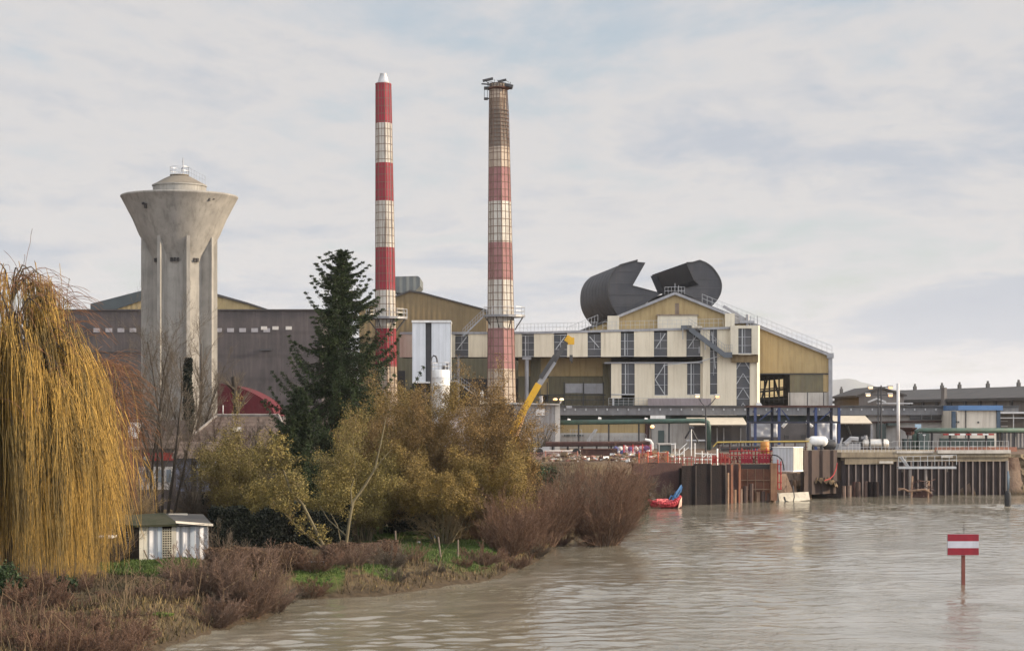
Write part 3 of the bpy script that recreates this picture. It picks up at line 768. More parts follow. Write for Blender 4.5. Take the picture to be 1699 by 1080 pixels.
b = MB(); b.tube([W(715,720,DS-1.2),W(715,600,DS-1.2),W(716,594,DS-1.2),W(719,590,DS-1.2),W(723,591,DS-1.2),W(725,596,DS-1.2),W(725.5,601,DS-1.2)], .13, 8); b.build('fill_pipe', DKSTEEL, si)
b = MB(); b.tube([W(736,615,DS-.6),W(736,606,DS-.6)], .3, 8); b.tube([W(742,615,DS),W(742,603,DS)], .12, 6); b.build('vent_valve', DKSTEEL, si)
sta = thing('outdoor_stair', 'grey steel stair descending behind silo towards rusty chimney', 'stair', W(770,640,306))
b = MB()
for dd in (0, 1.1):
    p, q = Vector(W(757,632,304+dd)), Vector(W(792,658,304+dd)); b.tube([W(748,632,304+dd),p,q], .14, 4)
b.build('stringer', GREYM, sta)
b = MB(); b.rail(W(748,632,304), W(757,632,304), 1.1, 3, .04); b.rail(W(757,632,304), W(792,658,304), 1.1, 8, .04); b.build('handrail', GREYM, sta)

# ---------------- chimneys
def chimney(name, label, D, bands, capf, dx):
    """octagonal shaft: bands = [(row, left column, right column, material index)...] from top to bottom"""
    rows = [q[0] for q in bands]
    th = thing(name, label, 'chimney', (sx((bands[-1][1]+bands[-1][2])/2, D), D, GY))
    return th
def oct_ring(cx, D, r, z, ph): return [(cx+r*math.cos(ph+math.pi/4*k), D+r*math.sin(ph+math.pi/4*k), z) for k in range(8)]
def shaft(th, D, keys, mats, edges_lr, ring_gap, ph=math.radians(10), rib_r=.07, ring_from=None):
    """keys: [(y0,y1,mat)], edges_lr(y) -> (left,right) columns"""
    cosf = math.cos(math.pi/8)
    m = MB(); ys = [keys[0][0]] + [k[1] for k in keys]
    def ring(y, grow=1.):
        l, r_ = edges_lr(y); c = sx((l+r_)/2, D); R = (r_-l)/2/F*D*1.02*grow
        return oct_ring(c, D, R, sz(y, D), ph)
    for y0, y1, mi in keys:
        a, bq = ring(y0), ring(y1)
        m.cur = mi; m.add(a+bq, [(8+i, 8+(i+1)%8, (i+1)%8, i) for i in range(8)])
    m.cur = keys[0][2]; m.add(ring(ys[0]), [tuple(range(8))])
    m.build('shaft', mats, th)
    rb = MB()
    y = ys[0]; rr = random.Random(3)
    while y < ys[-1]:
        a, c2 = ring(y, 1.025), ring(y+.9, 1.025)
        rb.add(a+c2, [(8+i, 8+(i+1)%8, (i+1)%8, i) for i in range(8)] + [tuple(range(8)), tuple(range(15,7,-1))])
        y += ring_gap(y)
    rb.build('hoop', BANDR, th)
    rv = MB(); A, Z = ring(ys[0], 1.005), ring(ys[-1], 1.005)
    mids = [ring(ys[0]+(ys[-1]-ys[0])*k/12, 1.005) for k in range(13)]
    for i in range(8):
        rv.tube([q[i] for q in mids], rib_r, 4)
        rv.tube([tuple((Vector(q[i])+Vector(q[(i+1)%8]))/2) for q in mids], rib_r*.6, 4)
    rv.build('corner_rib', BANDR, th)

D1 = 311.
c1 = thing('factory_chimney', 'red and white banded chimney with metal cone top behind the spruce', 'chimney', (sx(641,D1), D1, GY))
def e1(y): t = (y-139)/(720-139); return (623.6-.4*t, 648.6+11.6*t)
shaft(c1, D1, [(139,205,0),(205,271,1),(271,334,0),(334,411,1),(411,482,0),(482,545,1),(545,608,0),(608,745,2)], [REDP, OFFW, BEIGEC], e1, lambda y: 12.6)
b = MB(); cc = sx(636,D1); k = D1/F
b.lathe([(12.3*k,sz(139.2,D1)),(12.3*k,sz(138,D1)),(9.3*k,sz(137.6,D1)),(8.6*k,sz(134,D1)),(5.6*k,sz(124,D1)),(5.9*k,sz(123.4,D1)),(5.9*k,sz(122.6,D1)),(4.9*k,sz(122.4,D1))], (cc,D1), 24); b.build('cone_cap', GALV, c1, True)
b = MB(); b.lathe([(13.6*k,sz(141,D1)),(13.6*k,sz(139.5,D1))], (cc,D1), 8, math.radians(10)); b.build('cap_flange', REDP, c1)
def platform(th, D, cxp, y, xl, xr, rin, stair=None):
    R = (xr-xl)/2/F*D; c = sx((xl+xr)/2, D); z = sz(y, D)
    p = MB(); p.lathe([(R,z-.12),(R,z),(rin,z+.001),(rin,z-.119)], (c,D), 16, math.pi/16, cap=False); p.lathe([(R*.98,z-.32),(R*.98,z-.13)], (c,D), 16, math.pi/16)
    pl = p.build('platform', GREYM, th)
    r = MB()
    for i in range(16):
        a = 2*math.pi*(i+.5)/16; q = (c+R*.97*math.cos(a), D+R*.97*math.sin(a), z); r.tube([q, (q[0],q[1],z+1.2)], .045, 4)
    for h in (.6,1.2): r.tube([(c+R*.97*math.cos(2*math.pi*(i+.5)/16), D+R*.97*math.sin(2*math.pi*(i+.5)/16), z+h) for i in range(17)], .04, 4)
    r.build('platform_railing', GALV, pl)
    s = MB()
    for i in range(8):
        a = 2*math.pi*(i+.5)/8; s.tube([(c+R*.95*math.cos(a), D+R*.95*math.sin(a), z-.3),(c+rin*math.cos(a), D+rin*math.sin(a), z-2.2)], .08, 4)
    s.build('strut', DKSTEEL, pl)
platform(c1, D1, 640, 526, 606, 677, 1.6)
b = MB()
for dx in (-.22,.22): b.tube([(sx(652,D1)+dx, D1-1.5, GY), (sx(645,D1)+dx, D1-1.2, sz(139,D1))], .03, 4)
b.build('ladder', GREYM, c1)

D3 = 303.
c2 = thing('factory_chimney', 'weathered pink and beige chimney with wrecked rusty platform on top', 'chimney', (sx(832,D3), D3, GY))
def e2(y):
    t = (y-139)/(720-139)
    return (812-3.4*t, 842.5+14.5*t) if y > 181 else (812.6, 840.6)
shaft(c2, D3, [(139,164,2),(164,181,3),(181,245,4),(245,278,2),(278,335,1),(335,403,0),(403,465,1),(465,545,0),(545,612,1),(612,745,2)], [OFFW, PINKP, BEIGEC, RUSTC, pm('rust_black_concrete',(.13,.105,.088),(.21,.175,.14),.7,.9,streak=.8,scol=(.07,.045,.035))], e2, lambda y: 6.4 if y < 250 else (12.2 if y < 540 else 13.5), rib_r=.085)
platform(c2, D3, 832, 523, 801, 872, 1.8)
b = MB(); R = 19/F*D3; c = sx(828,D3); z = sz(146,D3)
b.lathe([(R*.55,z-.5),(R,z-.15),(R,z),(R*.5,z+.05)], (c,D3), 16, 0, cap=False)
tpf = b.build('top_platform', RUST, c2)
b = MB(); rr = random.Random(11)
for i in range(18):
    a = 2*math.pi*i/18; q = Vector((c+R*math.cos(a), D3+R*math.sin(a), z)); b.tube([q, q+Vector((rr.uniform(-.25,.25), 0, rr.uniform(.3,1.1)))], .05, 4)
    a2 = a+.5; b.tube([q+Vector((0,0,rr.uniform(.2,.9))), Vector((c+R*math.cos(a2), D3+R*math.sin(a2), z+rr.uniform(.1,.9)))], .045, 4)
b.build('bent_railing', DKSTEEL, tpf)
b = MB()
for p, q, w in (((801,134.5),(818,130.5),.22),((826,136),(840,132.5),.2),((799,139.5),(813,140.5),.12),((838,141),(851,144),.3),((806,134),(810,139),.08),((832,134),(833,140),.08)):
    b.tube([W(*p,D3-1.2), W(*q,D3-1.4)], w, 5)
b.pbox(803,811,144,147.5,D3-.6,1.2); b.pbox(803,809.5,162,164.6,D3-.6,1.2); b.pbox(840,850,142.5,146.5,D3-.8,1.4)
for x in (803.5,809): b.tube([W(x,147,D3), W(x,163,D3)], .05, 4)
b.tube([W(809,163.5,D3), W(813,164.5,D3)], .12, 4); b.tube([W(810,149,D3), W(813,150,D3)], .12, 4)
b.build('loose_bracket', DKSTEEL, tpf)
b = MB()
for dd in (0,.9):
    b.tube([W(768,558,D3-1+dd), W(801,526,D3-1+dd)], .14, 4)
b.rail(W(768,558,D3-1), W(801,526,D3-1), 1.1, 8, .04); b.build('access_stair', GREYM, c2)
b = MB(); b.lathe([(26/F*D3,GY),(25/F*D3,sz(700,D3)),(23/F*D3,sz(693,D3))], (sx(832,D3),D3), 8, math.radians(10)); b.build('base', CONC, c2)

# ---------------- water tower
DT = 246.; kt = DT/F; xt = sx(297.8, DT)
tw = thing('water_tower', 'tall grey concrete water tower with ribbed shaft and flared bowl', 'water tower', (xt, DT, 2.8))
R = 63.5*kt; core = .72*R
def star(z):
    o = []
    for k in range(8):
        a0 = math.radians(22.5+45*k) + math.radians(-90)
        for (r, da) in ((core, -6.5), (R, -2.6), (R, 2.6), (core, 6.5)):
            o.append((xt+r*math.cos(a0+math.radians(da)), DT+r*math.sin(a0+math.radians(da)), z))
    return o
m = MB(); n = 32; a, c4 = star(2.), star(sz(389,DT))
m.add(a+c4, [(i,(i+1)%n,(i+1)%n+n,i+n) for i in range(n)] + [tuple(range(n,2*n))]); m.build('shaft', CONC, tw)
m = MB(); prof = [(core/kt*.94,446),(core/kt*.985,436),(core/kt*1.03,428),(51,420),(55,412),(60,402),(67,389),(77,365),(87,346),(95.6,329.5),(96.6,328.6),(96.6,326.4),(95.4,325.6),(94,326)]
m.lathe([(r*kt, sz(y,DT)) for r, y in prof], (xt,DT), 64); m.build('bowl', CONC, tw, True)
m = MB(); m.lathe([(r*kt, sz(y,DT)) for r, y in ((94,326.5),(60,322),(46,320.5))], (xt,DT), 48); m.build('bowl_roof', CONC, tw)
m = MB(); m.lathe([(r*kt, sz(y,DT)) for r, y in ((43.6,324),(43.6,311),(45.2,310),(45.2,308))], (xt,DT), 48); dr = m.build('drum', CONC, tw)
m = MB(); m.lathe([(r*kt, sz(y,DT)) for r, y in ((45.2,308),(38,304.5),(25,297),(15,292.5))], (xt,DT), 48); m.build('drum_roof', pm('lichen_concrete',(.19,.165,.13),(.14,.122,.10),.6,.9,bump=.2), tw)
m = MB(); m.lathe([(r*kt, sz(y,DT)) for r, y in ((14,296),(14,292),(16,291.5),(16,290.5))], (xt,DT), 16); m.build('lantern', CONCD, tw)
m = MB(); Rr = 15.5*kt; z = sz(291,DT)
for i in range(14):
    t = 2*math.pi*i/14; m.tube([(xt+Rr*math.cos(t),DT+Rr*math.sin(t),z),(xt+Rr*math.cos(t),DT+Rr*math.sin(t),z+1.)], .03, 4)
for h in (.5,1.): m.tube([(xt+Rr*math.cos(2*math.pi*i/20),DT+Rr*math.sin(2*math.pi*i/20),z+h) for i in range(21)], .03, 4)
m.rail(W(313,292,DT), W(340,306,DT), 1., 6, .03); m.tube([W(340.5,293,DT),W(343,320,DT)], .03, 4); m.build('top_railing', GALV, tw)
m = MB()
for i in range(9): m.box(sx(314+3*i,DT), sx(316.5+3*i,DT), DT-.5, DT+.5, sz(294+1.6*i,DT)-.1, sz(294+1.6*i,DT))
m.build('roof_stair', CONCD, tw)
m = MB(); m.tube([W(303.7,291,DT),W(303.7,262,DT)], .05, 6); m.tube([W(303.7,276,DT),W(299,291,DT)], .03, 4); m.tube([W(303.7,268,DT),W(302,268,DT)], .06, 4); m.tube([W(303.7,279,DT),W(301.5,279,DT),W(301.5,284,DT)], .09, 4); m.build('antenna_mast', GREYM, tw)
m = MB(); m.pbox(234,245,318.5,325,DT-1,1); m.pbox(236,247,317,318.5,DT-1.1,1.3); m.build('roof_hatch', GREYM, tw)
for (a0, n_) in ((-45,2),(0,3),(45,2)):
    for j in range(n_):
        t = math.radians(-90+a0+(j-(n_-1)/2)*6.5); q = Vector((xt+core*.985*math.cos(t), DT+core*.985*math.sin(t), sz(434,DT)))
        m = MB(); m.rbox((q.x,q.y,q.z), (.30,.4,.46), t+math.pi/2); m.build('opening', DARKIN, tw)
for (x, y, h) in ((357,335,6),(363,333.5,4),(252,343,4),(256,347,8)):
    a = math.asin((x-297.8)/90); 
    m = MB(); m.rbox((xt+90*kt*math.sin(a)*1.0, DT-90*kt*math.cos(a)*1.0, sz(y+3,DT)), (.22,.3,h*kt), a); m.build('overflow_slot', DARKIN, tw)

# ---------------- soot-brown hall on the left and roofs beyond it
bh = thing('brick_hall', 'long soot brown windowless hall with a row of small pale lights', 'factory', (sx(340,290), 290, 2.8))
DB = 290
b = MB(); b.pbox(90, 534, 515, 760, DB, 24); b.build('wall', BRICK, bh)
b = MB(); b.pbox(88, 536, 513, 515.4, DB-.25, 24.6); b.build('coping', pm('dark_coping',(.06,.055,.055),(.08,.07,.07),1,.9), bh)
for x in (155,175,195,215,235,357,377,397,417,437):
    b = MB(); b.pbox(x, x+11, 544.5, 551, DB-.06, .2); b.build('window', pm('opal_window',(.38,.36,.36),(.28,.26,.27),3.,.5), bh)
for x in (433, 452, 474):
    b = MB(); b.pbox(x, x+10, 541.5, 547, DB-.1, .2); b.build('window', pm('pale_window',(.62,.58,.52),(.5,.46,.42),3.,.5), bh)
b = MB(); b.pbox(150, 245, 583, 584.6, DB-.15, .2); b.pbox(430, 450, 579, 581.5, DB-.3, .3); b.build_each('conduit', DKSTEEL, bh)
bg = thing('gabled_warehouse', 'tan gabled warehouse with dark roof edge showing above the brown hall', 'factory', (sx(300,322), 322, 2.8))
b = MB(); b.ext([W(x,y,322) for x, y in ((152,520),(190,507),(298,470),(410,503),(445,516),(445,540),(152,540))], (0,.4,0)); b.build('gable_wall', TAN, bg)
b = MB(); b.ext([W(x,y,321.6) for x, y in ((150,504),(298,466),(298,477),(184,516),(150,516))], (0,30,0)); b.build('roof', pm('slate_teal_roof',(.07,.085,.09),(.055,.065,.07),.4,.8), bg)
b = MB(); b.ext([W(x,y,321.6) for x, y in ((298,470),(410,501.5),(448,514),(448,517),(410,504.5),(298,475))], (0,30,0)); b.build('roof', ROOFD, bg)
rm = thing('dome_tent', 'low dark red domed roof between water tower and spruce', 'tent', (sx(400,262), 262, 3.))
b = MB(); prof = [(300,690)] + arc([(300,640),(330,633),(360,635.5),(395,642),(425,655),(447,671),(457,691)], 4)
b.ext([W(x,y,262) for x, y in prof], (0,12,0)); b.build('roof', REDROOF, rm)
b = MB(); b.pbox(340, 470, 690, 745, 262.5, 11); b.build('base_wall', WALLD, rm)
# ================================================================== THE YARD, THE QUAY, THE RIVER
rnd = random.Random(7)
def cyl_x(mb, x0, x1, yc, rpx, D, n=20, dome=.25):
    """horizontal tank along x with dished ends"""
    a, b2, z, r = sx(x0,D), sx(x1,D), sz(yc,D), rpx/F*D
    prof = [(0.02,-dome*r*1.6),(.6*r,-dome*r*1.2),(.9*r,-dome*r*.5),(r,0)]
    st = [(rr, a+o) for rr, o in prof] + [(rr, b2-o) for rr, o in prof[::-1]]
    vs, fs = [], []
    for rr, x in st:
        for j in range(n): t = 2*math.pi*j/n; vs.append((x, D+rr*math.cos(t), z+rr*math.sin(t)))
    for i in range(len(st)-1):
        for j in range(n): fs.append((i*n+j, (i+1)*n+j, (i+1)*n+(j+1)%n, i*n+(j+1)%n))
    mb.add(vs, fs)

# --- long low workshop in front of the hall
DW = 274.
ws = thing('workshop', 'long low workshop with grey roof edge running along the factory front', 'building', (sx(1250,DW), DW, GY))
b = MB(); b.pbox(929, 1690, 675, 688.5, DW-1.2, 20); b.build('roof_fascia', ROOFG, ws)
b = MB(); b.pbox(928, 1691, 672.6, 675, DW-1.5, 20.6); b.build('roof_edge', DKSTEEL, ws)
b = MB()
for i in range(42): b.pbox(936+17.6*i, 938+17.6*i, 677.5, 681, DW-1.35, .14)
b.build('roof_bracket', GALV, ws)
b = MB(); b.pbox(930, 1690, 689, 703, DW+1.2, .4); b.build('shaded_band', TEAL, ws)
b = MB(); b.pbox(930, 1072, 702.5, 718, DW, 2); b.build('cladding_panel', TAN, ws)
b = MB(); b.pbox(930, 1440, 718, 752, DW-.1, 2.2); b.pbox(1074, 1150, 699, 718, DW, 2); b.build_each('wall', CONCW, ws)
b = MB(); b.pbox(1440, 1588, 688, 752, DW, 2); b.build('pale_wall', WALLP, ws)
b = MB(); b.pbox(1510, 1578, 685.5, 696, DW-.3, .4); wn = b.build('window', GLASS, ws)
b = MB(); b.pbox(1545, 1546, 685.5, 696, DW-.4, .1); b.pbox(1529, 1530, 685.5, 696, DW-.4, .1); b.pbox(1509, 1579, 690.4, 691.2, DW-.38, .06); b.build('frame', GREYM, wn)
b = MB(); b.pbox(1079, 1104, 689, 694.5, DW-1.35, .3); b.build('sign_board', WHITEP, ws)
b = MB(); b.pbox(1099, 1112, 688.7, 694.5, DW-.6, .5); b.pbox(936, 968, 721, 723.4, DW-.3, .3); b.pbox(1092, 1102, 714, 735, DW-.3, .2); b.build_each('dark_recess', TEAL, ws)
b = MB()
for x in (1073, 1078): b.tube([W(x, 750, DW-.6), W(x, 700, DW-.6)], .22, 6)
for x in (1456, 1468, 1492): b.tube([W(x, 748, DW-.5), W(x, 700, DW-.5)], .12, 5)
b.tube([W(1440,700.5,DW-.5), W(1588,698.5,DW-.5)], .14, 5)
b.build_each('down_pipe', RUSTM, ws)
b = MB(); b.pbox(1500,1540,728,745,DW-3,1.5); b.pbox(1455,1470,703,742,DW-.7,.4); b.pbox(1474,1490,702,706,DW-2,2); b.build_each('door', TEAL, ws)
b = MB(); b.tube([W(972,735,DW-1), W(988,712,DW-1)], .16, 4); b.tube([W(975,735,DW-1), W(990.5,712,DW-1)], .16, 4); b.rail(W(930,735,DW-1), W(1072,735,DW-1), 1.2, 16, .035); b.rail(W(946,726,DW-1.2), W(965,726,DW-1.2), 1.1, 4, .035); b.build('wall_stair', GALV, ws)

for nm, x0, x1, y0, y1, D, lab in (('awning', 1144, 1240, 692, 706, 268., 'long cream awning over a dark bay left of the blue gantry'),
                                   ('awning', 1386, 1447, 689.5, 703.5, 266., 'short cream awning on the right end of the blue gantry')):
    t = thing(nm, lab, 'awning', (sx((x0+x1)/2,D), D, sz(y1,D)))
    b = MB(); b.ext([(sx(x0,D),D,sz(y1,D)),(sx(x0,D),D+5,sz(y0,D)-.1),(sx(x0,D),D+5.2,sz(y0,D)),(sx(x0,D),D-.1,sz(y1,D)+.14)], (sx(x1,D)-sx(x0,D),0,0)); b.build('sheet', AWN, t)
    b = MB()
    for i in range(5): x = x0+2+(x1-x0-4)*i/4; b.tube([W(x,y1+.5,D+.1), W(x,y1+.5,D+4.8)], .07, 4)
    b.tube([W(x0+1,y1+1,D+.2), W(x0+1,748,D+.2)], .12, 5); b.tube([W(x1-1,y1+1,D+.2), W(x1-1,748,D+.2)], .12, 5); b.build('support', GREYM, t)
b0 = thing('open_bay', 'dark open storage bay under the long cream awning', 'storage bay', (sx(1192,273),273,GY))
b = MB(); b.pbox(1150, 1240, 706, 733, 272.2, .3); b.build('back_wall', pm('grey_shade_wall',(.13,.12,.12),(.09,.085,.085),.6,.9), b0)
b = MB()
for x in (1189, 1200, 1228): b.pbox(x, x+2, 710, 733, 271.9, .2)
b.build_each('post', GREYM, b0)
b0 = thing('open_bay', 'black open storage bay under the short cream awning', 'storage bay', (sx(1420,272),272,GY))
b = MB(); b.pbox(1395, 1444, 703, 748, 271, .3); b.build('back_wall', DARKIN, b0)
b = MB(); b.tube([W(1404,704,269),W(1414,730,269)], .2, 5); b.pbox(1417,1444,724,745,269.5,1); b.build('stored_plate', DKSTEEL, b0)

# --- blue gantry frame
DG = 258.
ga = thing('gantry_frame', 'dark blue steel gantry of paired posts before the workshop', 'gantry', (sx(1316,DG), DG, GY))
for i, x in enumerate((1241, 1253, 1281, 1292.5, 1341, 1353.5, 1379, 1392)):
    dd = 0 if i % 2 else 2.5
    b = MB(); w = .17
    X = sx(x, DG+dd); b.box(X-w, X+w, DG+dd-.2, DG+dd+.2, GY, sz(676,DG)); b.box(X-w*1.5, X+w*1.5, DG+dd-.3, DG+dd+.3, GY-.02, GY+.2)
    b.build('post', BLUE if i % 2 else pm('blue_black_steel',(.03,.035,.06),(.02,.022,.035),1.,.6), ga)
b = MB(); b.pbox(1240, 1394, 672.5, 675.6, DG-.3, 3.3); b.build('top_beam', RUSTM, ga)
b = MB(); b.pbox(1240, 1394, 699, 702, DG-.28, .5); b.build('middle_beam', pm('blue_black_steel',(.03,.035,.06)), ga)
b = MB()
for p, q in (((1253,677),(1249,684)),((1292,677),(1288,684)),((1353,677),(1349,684)),((1260,697),(1281,680)),((1297,680),(1310,697)),((1360,697),(1379,681))):
    b.tube([W(*p,DG+.3),W(*q,DG+.3)], .09, 4)
b.build('knee_brace', BLUE, ga)
for x0, x1, y0, y1, lab in ((1246,1290,703,725,'white sheet hung across the left bay of the blue gantry'),(1356,1388,702,736,'taller white sheet hung across the right bay of the blue gantry')):
    m = MB(); nx, ny = 14, 10; D = 261.5
    vs = [(sx(x0+(x1-x0)*i/nx,D), D+.05*math.sin(i*1.3+j*.6)+.04*math.sin(j*1.1-i*.7), sz(y0+(y1-y0)*j/ny,D)) for j in range(ny+1) for i in range(nx+1)]
    m.add(vs, [(j*(nx+1)+i, (j+1)*(nx+1)+i, (j+1)*(nx+1)+i+1, j*(nx+1)+i+1) for j in range(ny) for i in range(nx)])
    o = m.build('hanging_sheet', pm('white_tarpaulin',(.66,.67,.70),(.58,.59,.62),1.,.85), smooth=True); tag(o, lab, 'tarpaulin')
    so_ = o.modifiers.new('thick', 'SOLIDIFY'); so_.thickness = .02
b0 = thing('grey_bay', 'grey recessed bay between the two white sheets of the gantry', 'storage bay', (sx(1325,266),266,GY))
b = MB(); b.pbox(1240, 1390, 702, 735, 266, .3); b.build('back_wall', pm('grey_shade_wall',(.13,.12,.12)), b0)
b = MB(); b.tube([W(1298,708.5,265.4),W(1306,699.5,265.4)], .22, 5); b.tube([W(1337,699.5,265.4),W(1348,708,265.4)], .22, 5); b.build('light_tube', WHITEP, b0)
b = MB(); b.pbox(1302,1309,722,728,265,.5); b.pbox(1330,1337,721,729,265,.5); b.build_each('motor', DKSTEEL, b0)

# --- blue and white building, grey shed, far building
DBL = 264.
bb = thing('blue_trimmed_building', 'cream block with light blue roof band at the right end', 'building', (sx(1620,DBL), DBL, GY))
b = MB(); b.pbox(1588, 1655, 681, 745, DBL, 12); b.build('wall', pm('cream_render',(.62,.57,.48),(.55,.50,.42),.5,.8,streak=.4), bb)
b = MB(); b.pbox(1590, 1664, 672.5, 680.5, DBL-.5, 13); b.build('fascia', BLUEL, bb)
b = MB(); b.pbox(1580, 1586, 682, 713, DBL-.3, .6); b.pbox(1654, 1660, 680.5, 713, DBL-.3, .6); b.build_each('corner_post', pm('slate_blue_steel',(.06,.09,.13),(.045,.07,.10),1,.6), bb)
b = MB(); b.pbox(1602, 1603.4, 681, 745, DBL-.15, .2); b.build('down_pipe', DKSTEEL, bb)
for x, y in ((1585.5,700),(1589,700),(1622,700.5)):
    b = MB(); b.pbox(x, x+2.6, y-1.4, y+1.4, DBL-.12, .2); b.build('vent', DKSTEEL, bb)
gs = thing('grey_shed', 'dark grey open shed cut by the right edge of the photo', 'shed', (sx(1690,DBL+6), DBL+6, GY))
b = MB(); b.pbox(1659, 1760, 683, 686, DBL+3, 10); b.build('roof_edge', GALV, gs)
b = MB(); b.pbox(1660, 1760, 686, 745, DBL+9, .4); b.build('back_wall', pm('grey_shed_wall',(.17,.165,.165),(.12,.118,.118),.4,.85,streak=.4), gs)
b = MB()
for x in (1681, 1700): b.pbox(x, x+1.4, 686, 713, DBL+3.5, .2)
b.pbox(1659, 1760, 692.5, 694, DBL+3.4, .2); b.pbox(1661,1672,698,699,DBL+8.9,.2); b.pbox(1661,1672,706,708,DBL+8.9,.2); b.build('frame', GALV, gs)

fb = thing('far_warehouse', 'long dark roofed warehouse with small roof vents behind the yard', 'building', (sx(1540,380), 380, GY))
A, Z = Vector((sx(1385,405), 405, 0)), Vector((sx(1780,305), 305, 0)); ax = (Z-A).normalized(); out_ = Vector((ax.y,-ax.x,0)); Lb = (Z-A).length
MF = Matrix.Translation(A) @ Matrix(((ax.x,-ax.y,0,0),(ax.y,ax.x,0,0),(0,0,1,0),(0,0,0,1)))
zr = 13.6
b = MB(MF); b.box(0, Lb, .0, 22, GY, 11.4); b.build('wall', pm('grey_brown_panel',(.19,.175,.165),(.145,.135,.13),.2,.85,streak=.5), fb)
b = MB(MF); b.ext([(-.5,-.6,11.0),(-.5,-.6,11.5),(-.5,9,zr),(-.5,23,11.6),(-.5,23,11.2),(-.5,9,zr-.5)], (Lb+1,0,0)); b.build('roof', ROOFD, fb)
b = MB(MF)
for i in range(17): x = 3+i*(Lb-6)/16; b.box(x-.45, x+.45, -.25, -.003, GY, 11.)
b.build('pilaster', pm('dark_grey_steel',(.085,.083,.083),(.07,.068,.068),1,.7), fb)
for xx in (1396, 1518, 1563, 1592, 1639, 1690):
    # place along the ridge where the photo column crosses it
    k = (xx-CX)/F; q = A - out_*9; s_ = (k*q.y-q.x)/(ax.x-k*ax.y)
    b = MB(MF); b.box(s_-.24, s_+.24, 8.7, 9.3, zr-.4, zr+.7); b.box(s_-.15, s_+.15, 8.85, 9.15, zr+.7, zr+1.15); b.build('roof_vent', pm('dark_grey_steel',(.085,.083,.083)), fb)
k = (1571-CX)/F; s_ = (k*A.y-A.x)/(ax.x-k*ax.y); b = MB(MF); b.box(s_-.7, s_+.7, -.8, -.3, GY, 13.5); b.build('chimney_stack', pm('grey_brown_panel',(.19,.175,.165)), fb)
gb = thing('gabled_shed', 'dark low gabled shed behind the floodlight masts', 'shed', (sx(1462,330), 330, GY))
b = MB(); b.ext([W(x,y,330) for x, y in ((1425,690),(1425,655),(1462,644),(1500,654),(1500,690))], (0,25,0)); b.build('wall', pm('grey_brown_panel',(.19,.175,.165)), gb)
b = MB(); b.ext([W(x,y,329.4) for x, y in ((1420,656),(1462,641),(1505,654.5),(1505,657),(1462,644),(1420,659))], (0,26,0)); b.build('roof', ROOFD, gb)
b = MB(); b.tube([W(1440,667,329),W(1455,661,329),W(1470,667,329)], .2, 4); b.pbox(1455,1515,668,670,328.5,.6); b.build('roof_duct', GALV, gb)

# --- concrete block left with lamps, poster, tree in front
DC = 256.
cb = thing('substation_block', 'grey concrete block with white poster beside the crane boom', 'building', (sx(890,DC), DC, GY))
b = MB(); b.pbox(853, 929, 671.5, 760, DC, 16); b.build('wall', pm('grey_render',(.31,.295,.285),(.25,.238,.23),.5,.9,streak=.6), cb)
b = MB(); b.pbox(921, 929.3, 673, 760, DC-.1, .3); b.build('corner_strip', CONCW, cb)
b = MB(); b.ext([W(x,y,DC-.6) for x, y in ((820,667),(929,669.6),(929,672),(820,670))], (0,17,0)); b.build('roof_slab', CONCW, cb)
b = MB(); b.pbox(889, 903.5, 678, 689, DC-.14, .12); b.build('poster', pm('poster_white',(.62,.60,.58),(.58,.56,.54),.3,.7), cb)
b = MB(); b.pbox(819, 853, 672, 760, DC+1, 15); b.build('side_wall', pm('dark_render',(.14,.12,.115),(.10,.09,.085),.6,.9), cb)
b = MB(); b.tube([W(898,669,DC),W(897,657,DC)], .25, 6); b.tube([W(929,669,DC-.5),W(931,664,DC-.5)], .12, 5); b.pbox(940,949,673,677,DC+6,1.); b.build('roof_pipe', GREYM, cb)
for x in (921, 931.5):
    b = MB(); b.lathe([(.02,sz(664.4,DC)),(.24,sz(664,DC)),(.30,sz(662.3,DC)),(.2,sz(660.8,DC)),(.02,sz(660.5,DC))], (sx(x,DC),DC-.7), 10); b.build('lamp', LAMP if x > 925 else LAMPO, cb, True)
gw = thing('graffiti_wall', 'peeling white wall seen above the yellow brown tree', 'wall', (sx(780,254),254,GY))
b = MB(); b.pbox(742, 818, 676, 760, 254, .5); b.build('wall', pm('peeling_white',(.60,.56,.53),(.19,.14,.125),.9,.9,streak=.5,detail=10), gw)
b = MB(); b.pbox(742, 819, 674, 676.2, 253.8, .9); b.build('coping', CONCD, gw)
pv = thing('gate_valve', 'small pale valve stand on top of the peeling white wall', 'valve', W(800,668,253))
b = MB(); b.pbox(795.5,810,666.5,670,253.6,1); b.build('base', CREAM2, pv)
b = MB(); b.tube([W(797,668,254),W(798,652,254),W(801,648,254)], .13, 6); b.tube([W(801,668,254),W(800.5,650,254)], .1, 6); b.tube([W(807,668,254),W(807,658,254)], .06, 5); b.build('pipe', WHITEP, pv)

# --- green pipe and pipe racks
gp = thing('green_pipe', 'dark green overhead pipe that bends down to the quay scaffold', 'pipe', W(1050,700,262))
b = MB(); b.tube([W(929,701,262),W(1160,698,262),W(1170,698.5,262),W(1174,701,262),W(1175.5,706,262),W(1176,748,262)], .32, 10); b.build('pipe', GREENP, gp, True)
b = MB()
for x in (960, 1010, 1060, 1110): b.tube([W(x,700,262.4),W(x,745,262.4)], .12, 5)
b.build('support', DKSTEEL, gp)
gr = thing('pipe_rack', 'green pipe rack on the quay at the right edge', 'pipe rack', (sx(1600,230),230,GY+.4))
b = MB(); b.tube([W(1518,745,230),W(1518,721,230),W(1520,716,230),W(1526,713.5,230),W(1715,713.5,230)], .25, 10); b.build('pipe', GREENP, gr, True)
b = MB()
for x in (1519, 1546, 1576, 1607, 1636, 1655, 1662, 1684): b.tube([W(x,748,230.4),W(x,714,230.4)], .16, 5)
